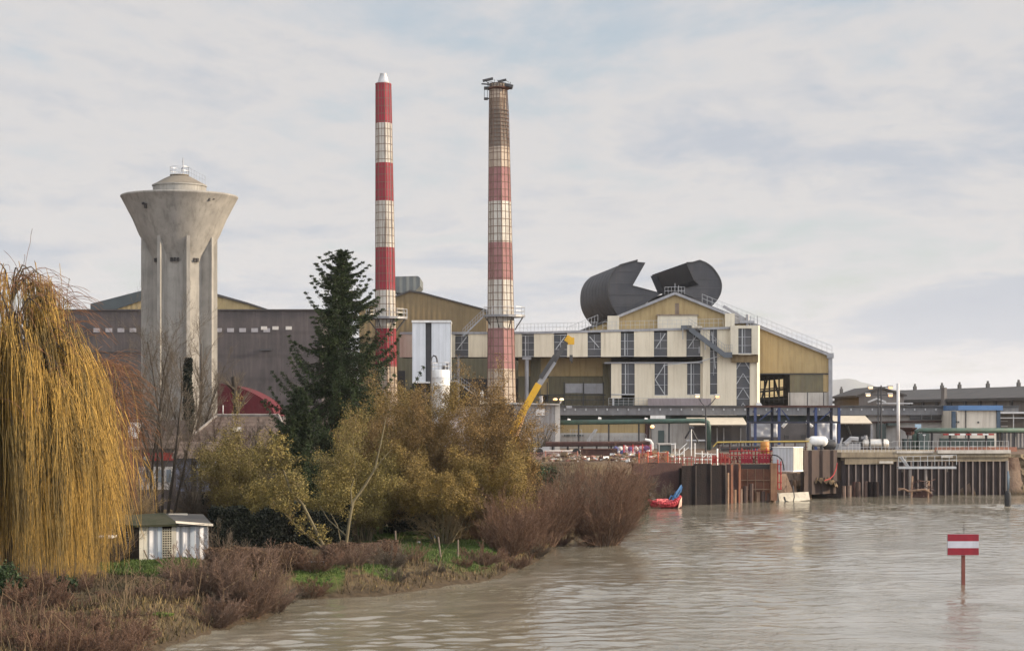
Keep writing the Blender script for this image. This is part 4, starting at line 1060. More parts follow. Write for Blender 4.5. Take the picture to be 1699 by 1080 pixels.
b.tube([W(1530,717,230.6),W(1700,717,230.6)], .12, 5); b.build('post', DKSTEEL, gr)
for i in range(9):
    b = MB(); b.pbox(1565+i*9.4, 1574.2+i*9.4, 719.2, 721.8, 229.6, .2); b.build('striped_beam', REDBR if i % 2 == 0 else WHITEP, gr)
b = MB(); b.tube([W(1566,745,231),W(1640,742,231)], .2, 5); b.pbox(1560,1650,727,740,233,.6); b.build('lower_pipe', TEAL, gr)
b = MB(); b.pbox(1667,1700,718,742,231,.3); b.build('mesh_panel', pm('mesh_grey',(.22,.21,.21),(.17,.165,.165),2,.7,wave=(.45,0,.8,.5)), gr)
tag(gr, gr['label'], 'pipe rack')
ec = thing('switch_cabinet', 'dark green electrical cabinet standing under the green pipe rack', 'cabinet', W(1534,748,229))
b = MB(); b.pbox(1525,1542.5,719,746,229,1.4); b.build('body', TEAL, ec)
b = MB(); b.pbox(1533.4,1534,720,745,228.95,.06); b.pbox(1531,1536,720.5,722.5,228.93,.06); b.build('door_seam', GALV, ec)
pr = thing('pipe_bridge', 'brown low pipe bridge behind the rubble in the yard', 'pipe rack', W(1000,740,236))
b = MB()
for y, r in ((735.5,.22),(738.5,.16)): b.tube([W(905,y,236),W(1062,y-.5,236),W(1078,y-1.5,236)], r, 6)
b.build('pipe', RUSTM, pr)
b = MB()
for x in (917, 942, 966, 990, 1014, 1038, 1062): b.tube([W(x,748,236.3),W(x,732,236.3)], .13, 5)
b.build('post', DKSTEEL, pr)
b = MB(); b.tube([W(1076,750,235),W(1081,749,235),W(1082,745,235),W(1082,736,235),W(1079,731,235),W(1070,729,235)], .16, 6)
for y in (740, 745.5, 751): b.tube([W(1078,y,235),W(1084,y,235)], .12, 5)
b.build('white_pipe', WHITEP, pr)
tk = thing('dark_tank_box', 'dark green steel box with open front beside white pipes', 'container', W(1104,755,228))
b = MB(); b.pbox(1094,1114,738,752,228,3); b.build('body', TEAL, tk)
b = MB(); b.pbox(1092,1116,735.5,738,227.8,3.3); b.pbox(1093,1094.5,738,755,227.8,.3); b.pbox(1113.5,1116,738,755,227.8,.3); b.build('frame', CONCW, tk)

# --- tanks, poles, floodlights
ht = thing('horizontal_tank', 'silver horizontal tank lying behind the quay railing', 'tank', W(1452,748,228))
b = MB(); cyl_x(b, 1434, 1472, 736, 7.8, 228); b.build('shell', SILV, ht, True)
b = MB()
for x in (1442, 1464): b.pbox(x, x+2.2, 728, 748, 227.35, 1.3)
b.build_each('saddle', DKSTEEL, ht)
b = MB(); b.pbox(1430,1440,724,728,228,.6); b.tube([W(1436,729,228),W(1436,722,228)], .2, 6); b.build('manhole', GREYM, ht)
ht = thing('horizontal_tank', 'white domed tank partly hidden beside the brown steel wall', 'tank', W(1355,748,226))
b = MB(); cyl_x(b, 1347, 1367, 732, 8.5, 226, dome=.5); b.build('shell', WHITEP, ht, True)
b = MB(); b.pbox(1340,1347,727,748,225.6,1.5); b.build('end_box', BEIGEP, ht)
b = MB(); b.pbox(1349,1351,738,749,225.3,1.2); b.pbox(1363,1365,738,749,225.3,1.2); b.build_each('saddle', DKSTEEL, ht)
ht = thing('compressor', 'dark round machine between the white tank and the silver tank', 'machine', W(1390,748,227))
b = MB(); cyl_x(b, 1368, 1384, 737, 8, 227); b.build('drum', DKSTEEL, ht, True)
b = MB(); b.pbox(1384,1428,736,748,227,2); b.tube([W(1402,737,227),W(1412,728,227),W(1424,729,227)], .3, 6); b.tube([W(1390,748,226.6),W(1398,726,226.6)], .12, 4); b.build('base', GREYM, ht)
sp_ = thing('flue_pole', 'tall pale steel flue pole rising behind the quay', 'pole', W(1490.5,748,248))
b = MB(); b.tube([W(1490.5,750,248),W(1490,636,248)], .20, 10); b.build('pole', pm('pale_steel',(.56,.55,.54),(.46,.45,.44),1.,.5,streak=.3), sp_, True)
b = MB(); b.pbox(1486,1495,742,750,247.6,.8); b.build('base', GREYM, sp_)
hop = thing('feed_hopper', 'rust coloured funnel hopper beside the pale flue pole', 'hopper', W(1510,745,244))
b = MB(); b.lathe([(.5,sz(722,244)),(.6,sz(716,244)),(1.2,sz(711,244)),(1.25,sz(709,244))], (sx(1510,244),244), 12); b.build('funnel', RUSTM, hop)
b = MB()
for x in (1506,1514): b.tube([W(x,748,244),W(x,716,244)], .1, 5)
b.build('leg', DKSTEEL, hop)
ct = thing('control_panel', 'small light blue panel box on posts beside the hopper', 'cabinet', W(1524,748,243))
b = MB(); b.pbox(1518.5,1528.5,703.5,712,243,.3); b.build('panel', pm('pale_blue_panel',(.35,.47,.56),(.3,.41,.5),1,.6), ct)
b = MB(); b.tube([W(1520,748,243.2),W(1520,704,243.2)], .06, 4); b.tube([W(1527,748,243.2),W(1527,704,243.2)], .06, 4); b.build('post', DKSTEEL, ct)

def mast(x, ytop, D, arms, label, two=False):
    m = thing('floodlight_mast', label, 'floodlight', W(x, 748, D))
    b = MB(); b.tube([W(x,750,D),W(x,ytop,D)], .11, 6, .08)
    if two: b.tube([W(x-5,750,D),W(x-5,ytop+8,D)], .08, 6); 
    b.build('pole', DKSTEEL, m)
    for (xa, ya, sty) in arms:
        b = MB(); 
        if sty == 'Y': b.tube([W(x,ytop,D),W((x*.45+xa*.55),ya+11,D),W(xa,ya,D)], .06, 5)
        else: b.tube([W(x,ya+1,D),W(xa,ya,D)], .05, 5)
        a = b.build('arm', DKSTEEL, m)
        b = MB(); s = 1 if xa > x else -1; c = Vector(W(xa,ya,D)); b.rbox(tuple(c), (.6,.4,.28), 0, .35); b.build('lamp_head', GALV, a)
        b = MB(); b.rbox((c.x, c.y-.26, c.z-.14), (.46,.1,.2), 0, .35); b.build('lamp_lens', LAMPO if s > 0 else LAMP, a)
mast(1171, 676, 236., ((1157,656,'Y'),(1190,656.5,'Y')), 'floodlight mast forking into two arms in front of cream block')
mast(1462, 639, 236., ((1444,641.5,'T'),(1477,641.5,'T'),(1440,654,'T'),(1477,654.5,'T')), 'tall floodlight mast with four lamps before the dark gabled shed', True)
wl_ = thing('wall_lamp', 'orange glowing lamp on a rusty post near green pipe', 'lamp', W(1080,708,258))
b = MB(); b.lathe([(.02,sz(710.5,258)),(.26,sz(709.5,258)),(.3,sz(707.5,258)),(.18,sz(705.3,258)),(.02,sz(705,258))], (sx(1082,258),258), 10); b.build('bulb', LAMPO, wl_, True)
b = MB(); b.tube([W(1078,706,258),W(1082,704.8,258)], .07, 5); b.tube([W(1078,748,258),W(1078,706,258)], .1, 5); b.build('bracket', DKSTEEL, wl_)
for (x, y) in ((944,697),(995,694.5),(1072,695.5)):
    t = thing('wall_lamp', 'unlit white bulkhead lamp on the dark band above the green pipe', 'lamp', W(x,y,271), 'bulkhead lamps above the green pipe')
    b = MB(); b.rbox(W(x,y,271.5), (.42,.3,.26), .2, .5); b.build('head', WHITEP, t)
    b = MB(); b.tube([W(x,y,271.6),W(x-2,y-5,274)], .04, 4); b.build('arm', GREYM, t)

# --- mobile crane
DK = 232.
cr = thing('mobile_crane', 'yellow telescopic mobile crane with raised boom behind the trees', 'crane', (sx(850,DK), DK, GY))
b = MB()
def boomseg(mb, p, q, w, h, off=0.):
    p, q = Vector(W(*p, DK+off)), Vector(W(*q, DK+off)); d = (q-p).normalized(); n = Vector((-d.z,0,d.x))
    mb.ext([tuple(p-n*h/2+Vector((0,-w/2,0))), tuple(q-n*h/2+Vector((0,-w/2,0))), tuple(q+n*h/2+Vector((0,-w/2,0))), tuple(p+n*h/2+Vector((0,-w/2,0)))], (0,w,0))
boomseg(b, (846,722), (894,637), .75, .78); bo = b.build('boom_base', YELLOW, cr)
b = MB(); boomseg(b, (893,640), (919,600), .62, .66); b.build('boom_section', GREYM, bo)
b = MB(); boomseg(b, (918,601.5), (943,563), .5, .52); b.build('boom_section', pm('dark_grey_steel',(.085,.083,.083)), bo)
b = MB(); boomseg(b, (897,627), (921,590), .2, .5, -.34); b.build('boom_section', DKSTEEL, bo)
b = MB(); boomseg(b, (940,567.5), (946.5,558.5), .7, .75); c = Vector(W(946,563,DK)); b.rbox((c.x+.1,c.y,c.z-.2),(.75,.8,.8)); hd = b.build('boom_head', YELLOW, cr)
b = MB()
for dx in (-.1,.1): b.tube([(sx(947.3,DK)+dx, DK-.3, sz(565,DK)), (sx(947.3,DK)+dx, DK-.3, sz(592,DK))], .035, 4)
b.build('hoist_rope', DKSTEEL, cr)
b = MB(); b.rbox((sx(947.5,DK),DK-.3,sz(594,DK)),(.36,.3,.7)); b.tube([(sx(947.5,DK),DK-.3,sz(597,DK)),(sx(947.5,DK),DK-.3,sz(599,DK)),(sx(949.5,DK),DK-.3,sz(601,DK)),(sx(948,DK),DK-.3,sz(602.5,DK))], .08, 5); b.build('hook_block', DKSTEEL, cr)
b = MB(); b.tube([W(873,680,DK),W(858,722,DK)], .16, 8); b.tube([W(858,722,DK),W(852,738,DK)], .24, 8); b.build('luffing_ram', pm('white_orange_ram',(.62,.42,.28),(.55,.32,.14),.6,.5), cr)
b = MB(); b.pbox(838,862,724,738,DK-1.2,2.6); b.ext([W(838,738,DK-1.2),W(838,716,DK-1.2),W(845,716,DK-1.2),W(852,724,DK-1.2)], (0,2.4,0)); b.build('superstructure', YELLOW, cr)
b = MB(); b.pbox(862,880,727,744,DK-1.3,2.2); cbn = b.build('cab', pm('cream_cab',(.60,.52,.44),(.5,.42,.36),1,.5), cr)
b = MB(); b.pbox(865,877,729,735,DK-1.35,.1); b.build('cab_window', GLASS, cbn)
b = MB(); b.pbox(820,886,739,747,DK-1.25,2.5); b.build('chassis', ORANGE, cr)
for i, x in enumerate((827,840,866,879)):
    b = MB(); xx, zz, r = sx(x,DK), GY+.62, .62
    b.tube([(xx,DK-1.45,zz),(xx,DK-1.05,zz)], r, 16); w_ = b.build('wheel', BLACKB, cr)
    b = MB(); b.tube([(xx,DK-1.48,zz),(xx,DK-1.44,zz)], r*.5, 12); b.build('rim', DKSTEEL, w_)
bc = thing('skip_trailer', 'long whitish open trailer with ribbed sides parked by the crane', 'trailer', W(925,760,222))
b = MB(); b.pbox(886,965,748.5,758.5,222,2.4); b.build('body', pm('dirty_pink_white',(.55,.46,.40),(.42,.33,.28),1.2,.8,streak=.5), bc)
b = MB()
for i in range(11): b.pbox(886+7.9*i, 887.6+7.9*i, 749, 758.5, 221.85, .15)
b.pbox(885,966.5,747.3,749,221.8,2.8); b.pbox(966,969.5,749,756,222,2.2); b.build('side_rib', pm('pale_trailer_rib',(.62,.55,.49),(.5,.43,.38),1.2,.8), bc)
b = MB(); b.pbox(900,912,741,748,222.5,1); b.pbox(886,900,743,747.3,222.4,1.4); b.build('load', GREYM, bc)
for x in (895, 956):
    b = MB(); xx = sx(x,222); b.tube([(xx,221.7,GY+.45),(xx,222.1,GY+.45)], .45, 14); b.build('wheel', BLACKB, bc)

# --- rubble bags, orange fence, red frames
for i in range(14):
    x = 1022 + i*4.1 + rnd.uniform(-1.5,1.5); D = 226+rnd.uniform(-1,4); blue = (i*5) % 3 == 0
    m = MB(); r = rnd.uniform(.22,.36); zc = GY + (.3 if i % 2 else .75)
    pr_ = [(r*.5,zc-r*.9),(r*1.0,zc-r*.55),(r*1.05,zc+r*.1),(r*.8,zc+r*.65),(r*.3,zc+r*.95),(r*.05,zc+r*1.05)]
    m.lathe(pr_, (sx(x,D),D), 9, rnd.random())
    m.v = [(vx+rnd.uniform(-.08,.08), vy+rnd.uniform(-.08,.08), vz+rnd.uniform(-.06,.06)) for vx, vy, vz in m.v]
    o = m.build('rubble_bag', pm('blue_sack',(.09,.10,.24),(.07,.075,.16),2,.8) if blue else pm('white_sack',(.58,.56,.54),(.45,.43,.42),2,.8), smooth=True)
    tag(o, ('blue' if blue else 'white') + ' sack in the heap beside the dark green steel box', 'sack', ('blue' if blue else 'white') + ' sacks in the heap')
def mesh_fence(name, pts, D0, h, mat, label, cat, group=None, posts=True):
    m = thing(name, label, cat, W(*pts[0], D0), group)
    b = MB(); k = 6
    P = [Vector(W(x, y, D0)) for x, y in pts]
    for i in range(len(P)-1):
        n = max(3, int((P[i+1]-P[i]).length/.45))
        for j in range(n):
            a, c = P[i].lerp(P[i+1], j/n), P[i].lerp(P[i+1], (j+1)/n)
            for r in range(4):
                za, zc2 = Vector((0,0,h*r/4)), Vector((0,0,h*(r+1)/4)); 
                b.tube([a+za, c+zc2], .018, 3); b.tube([a+zc2, c+za], .018, 3)
        b.tube([P[i]+Vector((0,0,h)), P[i+1]+Vector((0,0,h))], .03, 4)
    b.build('mesh', mat, m)
    b = MB()
    for p in P: b.tube([p, p+Vector((0,0,h+.15))], .06, 5)
    b.build('post', mat, m)
    return m
mesh_fence('safety_fence', [(1060,768),(1075,767),(1092,767.5),(1108,767)], 196, .95, pm('orange_red_mesh',(.50,.10,.05),(.40,.075,.04),2,.7), 'orange red mesh fence on the edge above the dark slope', 'fence')
mesh_fence('safety_fence', [(1035,757),(1050,756),(1066,755.5),(1080,756)], 216, 1.1, pm('crimson_mesh',(.48,.045,.045),(.38,.035,.035),2,.7), 'crimson mesh fence in front of the heap of sacks', 'fence')
mesh_fence('safety_fence', [(880,766),(905,765),(932,764.5),(958,765)], 205, .9, pm('faded_pink_mesh',(.36,.17,.13),(.28,.13,.10),2,.8), 'faded pink mesh fence below the whitish trailer', 'fence')
for i, (x0, x1) in enumerate(((1181,1194),(1195,1208),(1231,1247),(1258,1276))):
    D = 197.5; t = thing('red_barrier', ('red lattice barrier stacked beside the white scaffold', 'bright red plastic barrier on the rusty quay wall left of the gate', 'dark red barrier over the left half of the rust gate', 'dark red barrier over the right half of the rust gate')[i], 'barrier', W((x0+x1)/2,768,D))
    mt = REDBR if i < 2 else pm('crimson_paint',(.34,.02,.04),(.26,.016,.03),1.,.6)
    b = MB(); n = 4
    b.pbox(x0, x1, 760.5, 768, D, .5); b.build('panel', mt, t)
    b = MB()
    for k in range(n+1): x = x0+(x1-x0)*k/n; b.tube([W(x,768,D-.1),W(x,752+rnd.uniform(-1,2),D-.1)], .07, 4)
    b.tube([W(x0,754,D-.1),W(x1,754,D-.1)], .06, 4); b.tube([W(x0,758,D-.1),W(x1,757,D-.1)], .05, 4); b.build('frame', mt, t)
od = thing('orange_drum', 'orange yellow steel drum standing behind the red barriers', 'drum', W(1269,750,206))
b = MB(); r = 7.4/F*206; prof = [(r,sz(752,206))]
for y in (745,739): prof += [(r,sz(y,206)),(r*1.04,sz(y-.5,206)),(r,sz(y-1,206))]
prof += [(r,sz(733,206)),(r*.92,sz(732.4,206))]; b.lathe(prof, (sx(1269,206),206), 20); b.build('body', ORANGE, od, True)
b = MB(); b.pbox(1268,1276,729.5,732,205.8,.5); b.build('lid', pm('pale_lid',(.6,.5,.35)), od)
yr = thing('yellow_guardrail', 'yellow guardrail on thin posts behind the red barriers', 'railing', W(1265,750,212))
b = MB(); b.tube([W(1190,733.5,212),W(1342,732,212)], .08, 6); b.tube([W(1190,733.5,212),W(1183,741,212)], .06, 6); b.build('top_bar', YELLOWR, yr)
b = MB()
for i in range(9): b.tube([W(1193+18*i,752,212.1),W(1193+18*i,733,212.1)], .07, 5)
b.tube([W(1190,742,212.1),W(1340,741.5,212.1)], .05, 4); b.build('post', RUSTM, yr)
mc = thing('mixed_machinery', 'low grey pump skid standing behind the yellow guardrail', 'machine', W(1230,750,220))
b = MB(); b.pbox(1196,1240,738,750,220,2); b.pbox(1290,1320,738,748,221,1.5); b.build_each('body', pm('grey_pump',(.26,.24,.225),(.19,.17,.16),1.6,.8,streak=.5), mc)
b = MB()
for x in (1200,1212,1225,1236): b.tube([W(x,746,219.8),W(x,732,219.8)], .12, 5)
b.tube([W(1196,744,219.7),W(1260,741,219.7)], .18, 6); b.pbox(1204,1216,734,738,220.2,1); b.build('pipe', DKSTEEL, mc)
# the white tube scaffold, steel tripod
sc = thing('tube_scaffold', 'white steel tube scaffold on top of the black sheet piles', 'scaffold', W(1170,770,197))
b = MB()
for x, y0, y1, dd in ((1153,735,770,0),(1165,748,772,0),(1174,750,782,-.3),(1190,744,778,-.6),(1180,752,770,1),(1147,712,772,2),(1135,742,768,1.5),(1120,735,768,1.5),(1127,745,768,1)):
    b.tube([W(x,y1,196+dd),W(x,y0,196+dd)], .05 if x != 1190 else .10, 5)
b.build('upright', WHITEP, sc)
b = MB()
for p, q in (((1153,752),(1190,754)),((1153,762),(1181,762)),((1165,772),(1178,777)),((1155,768),(1166,775)),((1127,747),(1140,735)),((1130,752),(1143,742)),((1120,755),(1136,752)),((1165,760),(1174,752)),((1174,763),(1181,752)),((1133,760),(1150,760)),((1113,737),(1122,736))):
    b.tube([W(*p,196.2),W(*q,196.2)], .045, 5)
b.build('ledger', WHITEP, sc)
tp_ = thing('steel_tripod', 'grey steel tripod mast standing left of the green pipe', 'tripod', W(1147,742,205))
b = MB()
for q in ((1137,727),(1159,734),(1147,742)): b.tube([W(1147,710,205),W(*q,205.4)], .10, 5)
b.tube([W(1143,709.5,205),W(1152,709.5,205)], .14, 5); b.build('leg', DKSTEEL, tp_)
b = MB(); b.pbox(1139,1170,729.5,731.5,205.3,1); b.build('tray', GALV, tp_)

# --- sheet pile walls
def sheetpile(name, A, B, z0, z1, mat, label, pitch=1.2, amp=.28, cat='sheet pile wall', jag=.0, ribmat=None, flat=.55):
    """corrugated pile wall from A to B (x,y), trapezoid section"""
    A, B = Vector((*A,0)), Vector((*B,0)); L_ = (B-A).length; ax = (B-A)/L_; nn = Vector((ax.y,-ax.x,0))
    t = thing(name, label, cat, (A.x, A.y, max(0, z0)))
    m = MB(); rb = MB(); n = max(1, round(L_/pitch)); pts = []
    rr = random.Random(len(label)); hs = []
    for i in range(n):
        h = rr.uniform(-jag, jag)
        s0 = L_*i/n; p = L_/n
        for f, o in ((0,0),(flat-.12,0),(flat,amp),(.88,amp)):
            pts.append(A+ax*(s0+p*f)+nn*o); hs.append(h)
        rb.ext([tuple(A+ax*(s0+p*f)+nn*(amp+.03)+Vector((0,0,z0))) for f in (flat+.02,.86)] + [tuple(A+ax*(s0+p*f)+nn*(amp+.09)+Vector((0,0,z0))) for f in (.86,flat+.02)], (0,0,z1+h-z0))
    pts.append(B); hs.append(0)
    k = len(pts); back = -nn*.5
    vs = [tuple(p+Vector((0,0,z0))) for p in pts] + [tuple(p+Vector((0,0,z1+h))) for p, h in zip(pts, hs)]
    m.add(vs, [(i,i+1,k+i+1,k+i) for i in range(k-1)])
    vs = [tuple(p+Vector((0,0,z1+h))) for p, h in zip(pts, hs)] + [tuple(p+back+Vector((0,0,z1+h))) for p, h in zip(pts, hs)]
    m.add(vs, [(i,i+1,k+i+1,k+i) for i in range(k-1)])
    m.add([tuple(A+back+Vector((0,0,z0))),tuple(B+back+Vector((0,0,z0))),tuple(B+back+Vector((0,0,z1))),tuple(A+back+Vector((0,0,z1)))], [(0,1,2,3)])
    m.build('piling', mat, t)
    if ribmat: rb.build('pile_flange', ribmat, t)
    return t
def WX(x, D): return (sx(x,D), D)
bw = sheetpile('sheet_pile_wall', WX(1131,189.5), WX(1206,192.2), -1, sz(776,190.5), RUSTD, 'black flat sheet pile wall standing in the river beside the red boat', 1.85, .16, jag=.45, ribmat=pm('black_rust_flange',(.06,.045,.04),(.03,.028,.028),1.,.85,streak=.6,scol=(.25,.2,.16)), flat=.80)
sheetpile('sheet_pile_wall', WX(1200,193.5), WX(1226,195.2), -1, sz(770,194), RUSTM, 'brown rusty sheet pile wall left of the rust gate', 1.1, .3, ribmat=RUST)
sheetpile('sheet_pile_wall', WX(1128,192), WX(1048,190.5), .4, sz(768,191), RUSTM, 'dark red retaining wall above the boat slope', 1.4, .2, jag=.08)
sheetpile('sheet_pile_wall', WX(1334,203), WX(1388,206), .5, sz(747,204), pm('brown_black_steel',(.05,.036,.032),(.07,.047,.04),.7,.85,streak=.5), 'tall brown black sheet pile wall right of the white container', 1.5, .25)
gt = thing('rust_gate', 'large rust orange steel gate panel between two pale pillars', 'gate', W(1255,828,195.5))
b = MB(); b.pbox(1227,1280,778,830,196,.3); b.build('panel', RUST, gt)
b = MB()
for y in (796, 811): b.pbox(1227,1280,y,y+1.2,195.85,.2)
for x in (1240,1253,1267): b.pbox(x,x+.8,778,828,195.88,.15)
b.build('panel_rib', RUSTL, gt)
b = MB(); b.pbox(1226,1280,770,778,196.3,.4); b.build('gap_panel', DARKIN, gt)
for x0, x1 in ((1216.5,1227),(1279,1289.5)):
    b = MB(); b.pbox(x0,x1,768.5,830,195.4,.8); b.build('pillar', pm('rust_buff_pillar',(.30,.175,.10),(.20,.10,.06),.8,.9,streak=.7,scol=(.12,.06,.035)), gt)
b = MB()
for i, x in enumerate((1290.5,1295.5)): b.tube([W(x,812,195.6),W(x,762+i*3,195.6)], .06, 5)
for y in (770,785,800,811): b.tube([W(1289,y,195.5),W(1297,y+.5,195.5)], .07, 4)
b.build('red_ladder', REDBR, gt)
hs_ = thing('red_hose', 'red hose hanging down the brown black pile wall to the mound', 'hose', W(1388,768,203))
b = MB(); b.tube([W(1389,768,203),W(1387,778,202.6),W(1383,788,202),W(1377,794,201),W(1368,797,200.5)], .05, 6); b.build('hose', REDBR, hs_)
hs_ = thing('black_hose', 'black hose arching over the red frame beside white container', 'hose', W(1285,757,194.5))
b = MB(); b.tube([W(1281,754,194.6),W(1290,756,194.4),W(1297,762,194.2),W(1300,772,194.2),W(1301,780,194.2)], .06, 6); b.build('hose', BLACKB, hs_)
# short piles: one built, the rest copies
def make_pile(D, x, ytop, ybase, mat):
    o = thing('short_pile', 'rusty short steel pile in the row in front of the quay', 'pile', (sx(x,D), D, -.6), 'short steel piles in front of the quay')
    b = MB(); X = sx(x,D); h = sz(ytop,D)
    b.ext([(X-.22,D-.05,-.6),(X-.10,D-.24,-.6),(X+.10,D-.24,-.6),(X+.22,D-.05,-.6),(X+.15,D+.04,-.6),(X+.06,D-.14,-.6),(X-.06,D-.14,-.6),(X-.15,D+.04,-.6)], (0,0,h+.6))
    b.build('shaft', mat, o); return o
pA = make_pile(193.2, 1206, 784, 836, RUSTL); tag(pA, 'tallest rusty buff short pile at the foot of the brown pile wall', 'pile', 'short steel piles in front of the quay')
protos = [make_pile(194.6, 1218, 812, 834, RUSTL), make_pile(195., 1228, 811, 834, pm('dull_pile_rust',(.20,.145,.115),(.13,.085,.065),1.,.9,bump=.3)), make_pile(195.2,1236.5,806,833,pm('dark_pile_rust',(.09,.06,.05),(.06,.04,.035),1.,.9,bump=.3))]
def put(x, D, ytop, k=None, s=None):
    c = copy_tree(protos[rnd.randrange(3) if k is None else k]); c.location = (sx(x,D), D, -.6)
    h0 = max(p.co.z for p in c.children[0].data.vertices); c.scale = (1,1,(sz(ytop,D)+.6)/h0); return c
for x, D, yt in ((1246,195.4,802),(1257,195.8,816),(1265.5,196,815),(1274.5,196.2,818),(1283,196.4,808)): put(x, D, yt)
for i, x in enumerate((1311,1319,1326,1343,1356,1366,1377)): put(x, 203.5+i*.6, 796+rnd.uniform(-1,2))
for x, D, yt in ((1352,206,814),(1361,206.5,812),(1377,207,797),(1389,208,803),(1400,208.5,806),(1409,208.6,805),(1424,209,800),(1436,209.5,798)): put(x, D, yt)
for x0, x1, y0, lab in ((1414,1427,799,'broad rust plate standing in front of the grey ribbed quay wall'),(1440,1458,799,'broad dark plate right of the rust plate before the quay wall')):
    D = 209.5; o = thing('pile_plate', lab, 'pile', (sx((x0+x1)/2,D), D, -.5)); b = MB()
    xs_ = np.linspace(sx(x0,D), sx(x1,D), 7); b.ext([(x, D-(.25 if j % 3 else 0), -.5) for j, x in enumerate(xs_)] + [(x, D+.06-(.25 if j % 3 else 0), -.5) for j, x in reversed(list(enumerate(xs_)))], (0,0,sz(y0,D)+.5)); b.build('plate', RUSTM if x0 < 1430 else RUSTD, o)
lb = thing('low_pile_wall', 'low brown pile wall holding the earth mound', 'sheet pile wall', W(1345,820,205.4))
b = MB(); b.pbox(1305,1395,798,836,205.6,.3); b.build('piling', RUSTD, lb)
md = MB(); nx, ny = 30, 8
vs = []
for j in range(ny+1):
    for i in range(nx+1):
        x = 1322+ (1390-1322)*i/nx; f = math.sin(math.pi*i/nx)**.6; D = 203.5+j*.8
        vs.append((sx(x,D), D, 1.2+(sz(783,204)-1.2)*f*math.sin(math.pi*(.12+.6*j/ny))*1.02 + .18*math.sin(i*1.7+j*2.3)+.1*math.sin(i*3.1-j)))
md.add(vs, [(j*(nx+1)+i, j*(nx+1)+i+1, (j+1)*(nx+1)+i+1, (j+1)*(nx+1)+i) for j in range(ny) for i in range(nx)])
struct(md.build('earth_mound', EARTH, smooth=True))
# white container turned corner-on
wc = thing('site_container', 'white ribbed site container with grey shaded left face on quay', 'container', W(1312,780,195.5))
D = 197.; cxn = sx(1313,D); a1 = math.radians(62)
m = MB(Matrix.Translation((cxn, D-1.2, sz(782,D))) @ Matrix.Rotation(math.radians(-35), 4, 'Z'))
hh = sz(742.5,D)-sz(782,D)
m.box(-2.25, 0, 0, 2.0, .12, hh); m.build('body', pm('container_white',(.50,.51,.53),(.42,.43,.45),.6,.6,streak=.4,scol=(.3,.26,.22),wave=(.3,0,.3,.1)), wc)
m2 = MB(m.M); m2.box(.003, .06, -.03, 2.03, .1, hh+.02); m2.build('end_wall', pm('container_cream',(.50,.48,.41),(.42,.40,.34),.8,.75,streak=.6,scol=(.25,.2,.15),wave=(.34,1,.6,.25)), wc)
m2 = MB(m.M); m2.box(-2.3, .08, -.06, 2.06, hh+.003, hh+.08); m2.box(-2.3,.08,-.06,2.06,0,.118); m2.build('frame', WHITEP, wc)
# capsized white float
fl = thing('capsized_float', 'cream box float tipped over in the water by the piles', 'float', W(1316,830,199))
m = MB(); D = 200.
m.ext([W(1291,834,D-1.5),W(1344,829,D-.6),W(1341.5,815.5,D),W(1290,818,D-.6)], (0,2.2,-.1)); m.build('hull', BEIGEP, fl)
m = MB(); m.ext([W(1284.5,830,D-1),W(1294,834.5,D-1.7),W(1291,818,D-.7),W(1284,819,D-.3)], (.3,2.2,0)); m.build('end_panel', pm('dirty_float',(.30,.27,.22),(.22,.19,.16),1.,.8), fl)
m = MB(); m.tube([W(1316,833,D-1.7),W(1318,824,D-1.7),W(1317,815,D-1),W(1316,806,D-.2)], .06, 5); m.tube([W(1301,824,D-1.9),W(1303,831,D-1.95),W(1309,833,D-1.95)], .12, 4); m.build('rope', DKSTEEL, fl)

# --- right quay: ribbed pile wall under a concrete deck
qd = thing('quay_deck', 'weathered concrete quay deck with railing over the ribbed pile wall', 'quay', W(1530,768,213))
A, Z = Vector((sx(1393,212), 212, 0)), Vector((sx(1674,215), 215, 0)); axq = (Z-A).normalized(); MQ = Matrix.Translation(A) @ Matrix.Rotation(math.atan2(axq.y,axq.x), 4, 'Z'); LQ = (Z-A).length
def qt(x): k=(x-CX)/F; return (k*A.y-A.x)/(axq.x-k*axq.y)
zq = sz(750,212)
b = MB(MQ); b.box(0, LQ, -.6, 14, zq-.55, zq); b.box(qt(1400), qt(1480), -.45, 1, sz(770,212), zq-.56); b.box(qt(1480), LQ-.2, -.35, 1, sz(766,212), zq-.56); b.build('slab', CONCD, qd)
b = MB(MQ); b.box(qt(1551), qt(1672), -.85, -.3, zq-.15, zq+.2); b.box(qt(1484), qt(1545), -.7, -.3, zq-.1, zq+.12); b.build_each('kerb_beam', CONCW, qd)
b = MB(MQ); b.box(qt(1556), qt(1575), -1.0, -.85, zq-.6, zq-.35); b.box(qt(1455),qt(1478),-.75,-.62,zq-1.2,zq-.95); b.build_each('fender', CONCW, qd)
b = MB(MQ); b.rail((qt(1395),-.2,zq), (qt(1480),-.2,zq), 1.05, 14, .022); b.rail((qt(1480),-.2,zq), (qt(1672),-.2,zq), 1.15, 26, .022); b.build('railing', GALV, qd)
b = MB(MQ); b.box(qt(1554), qt(1690), .4, .6, zq+.01, zq+.5); b.build('brick_upstand', pm('red_brown_brick',(.28,.13,.09),(.22,.11,.08),2.,.9), qd)
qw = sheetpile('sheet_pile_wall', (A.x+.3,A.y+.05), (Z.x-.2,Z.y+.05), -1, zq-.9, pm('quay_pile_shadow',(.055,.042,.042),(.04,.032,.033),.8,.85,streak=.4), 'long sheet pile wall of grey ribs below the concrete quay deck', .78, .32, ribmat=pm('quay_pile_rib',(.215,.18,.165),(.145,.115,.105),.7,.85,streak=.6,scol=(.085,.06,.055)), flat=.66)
wk = thing('steel_walkway', 'narrow steel walkway with railing bolted to the ribbed pile wall', 'walkway', W(1540,776,210))
b = MB(); b.pbox(1491,1587,774,777.5,209.5,1.2); b.build('deck', GALV, wk)
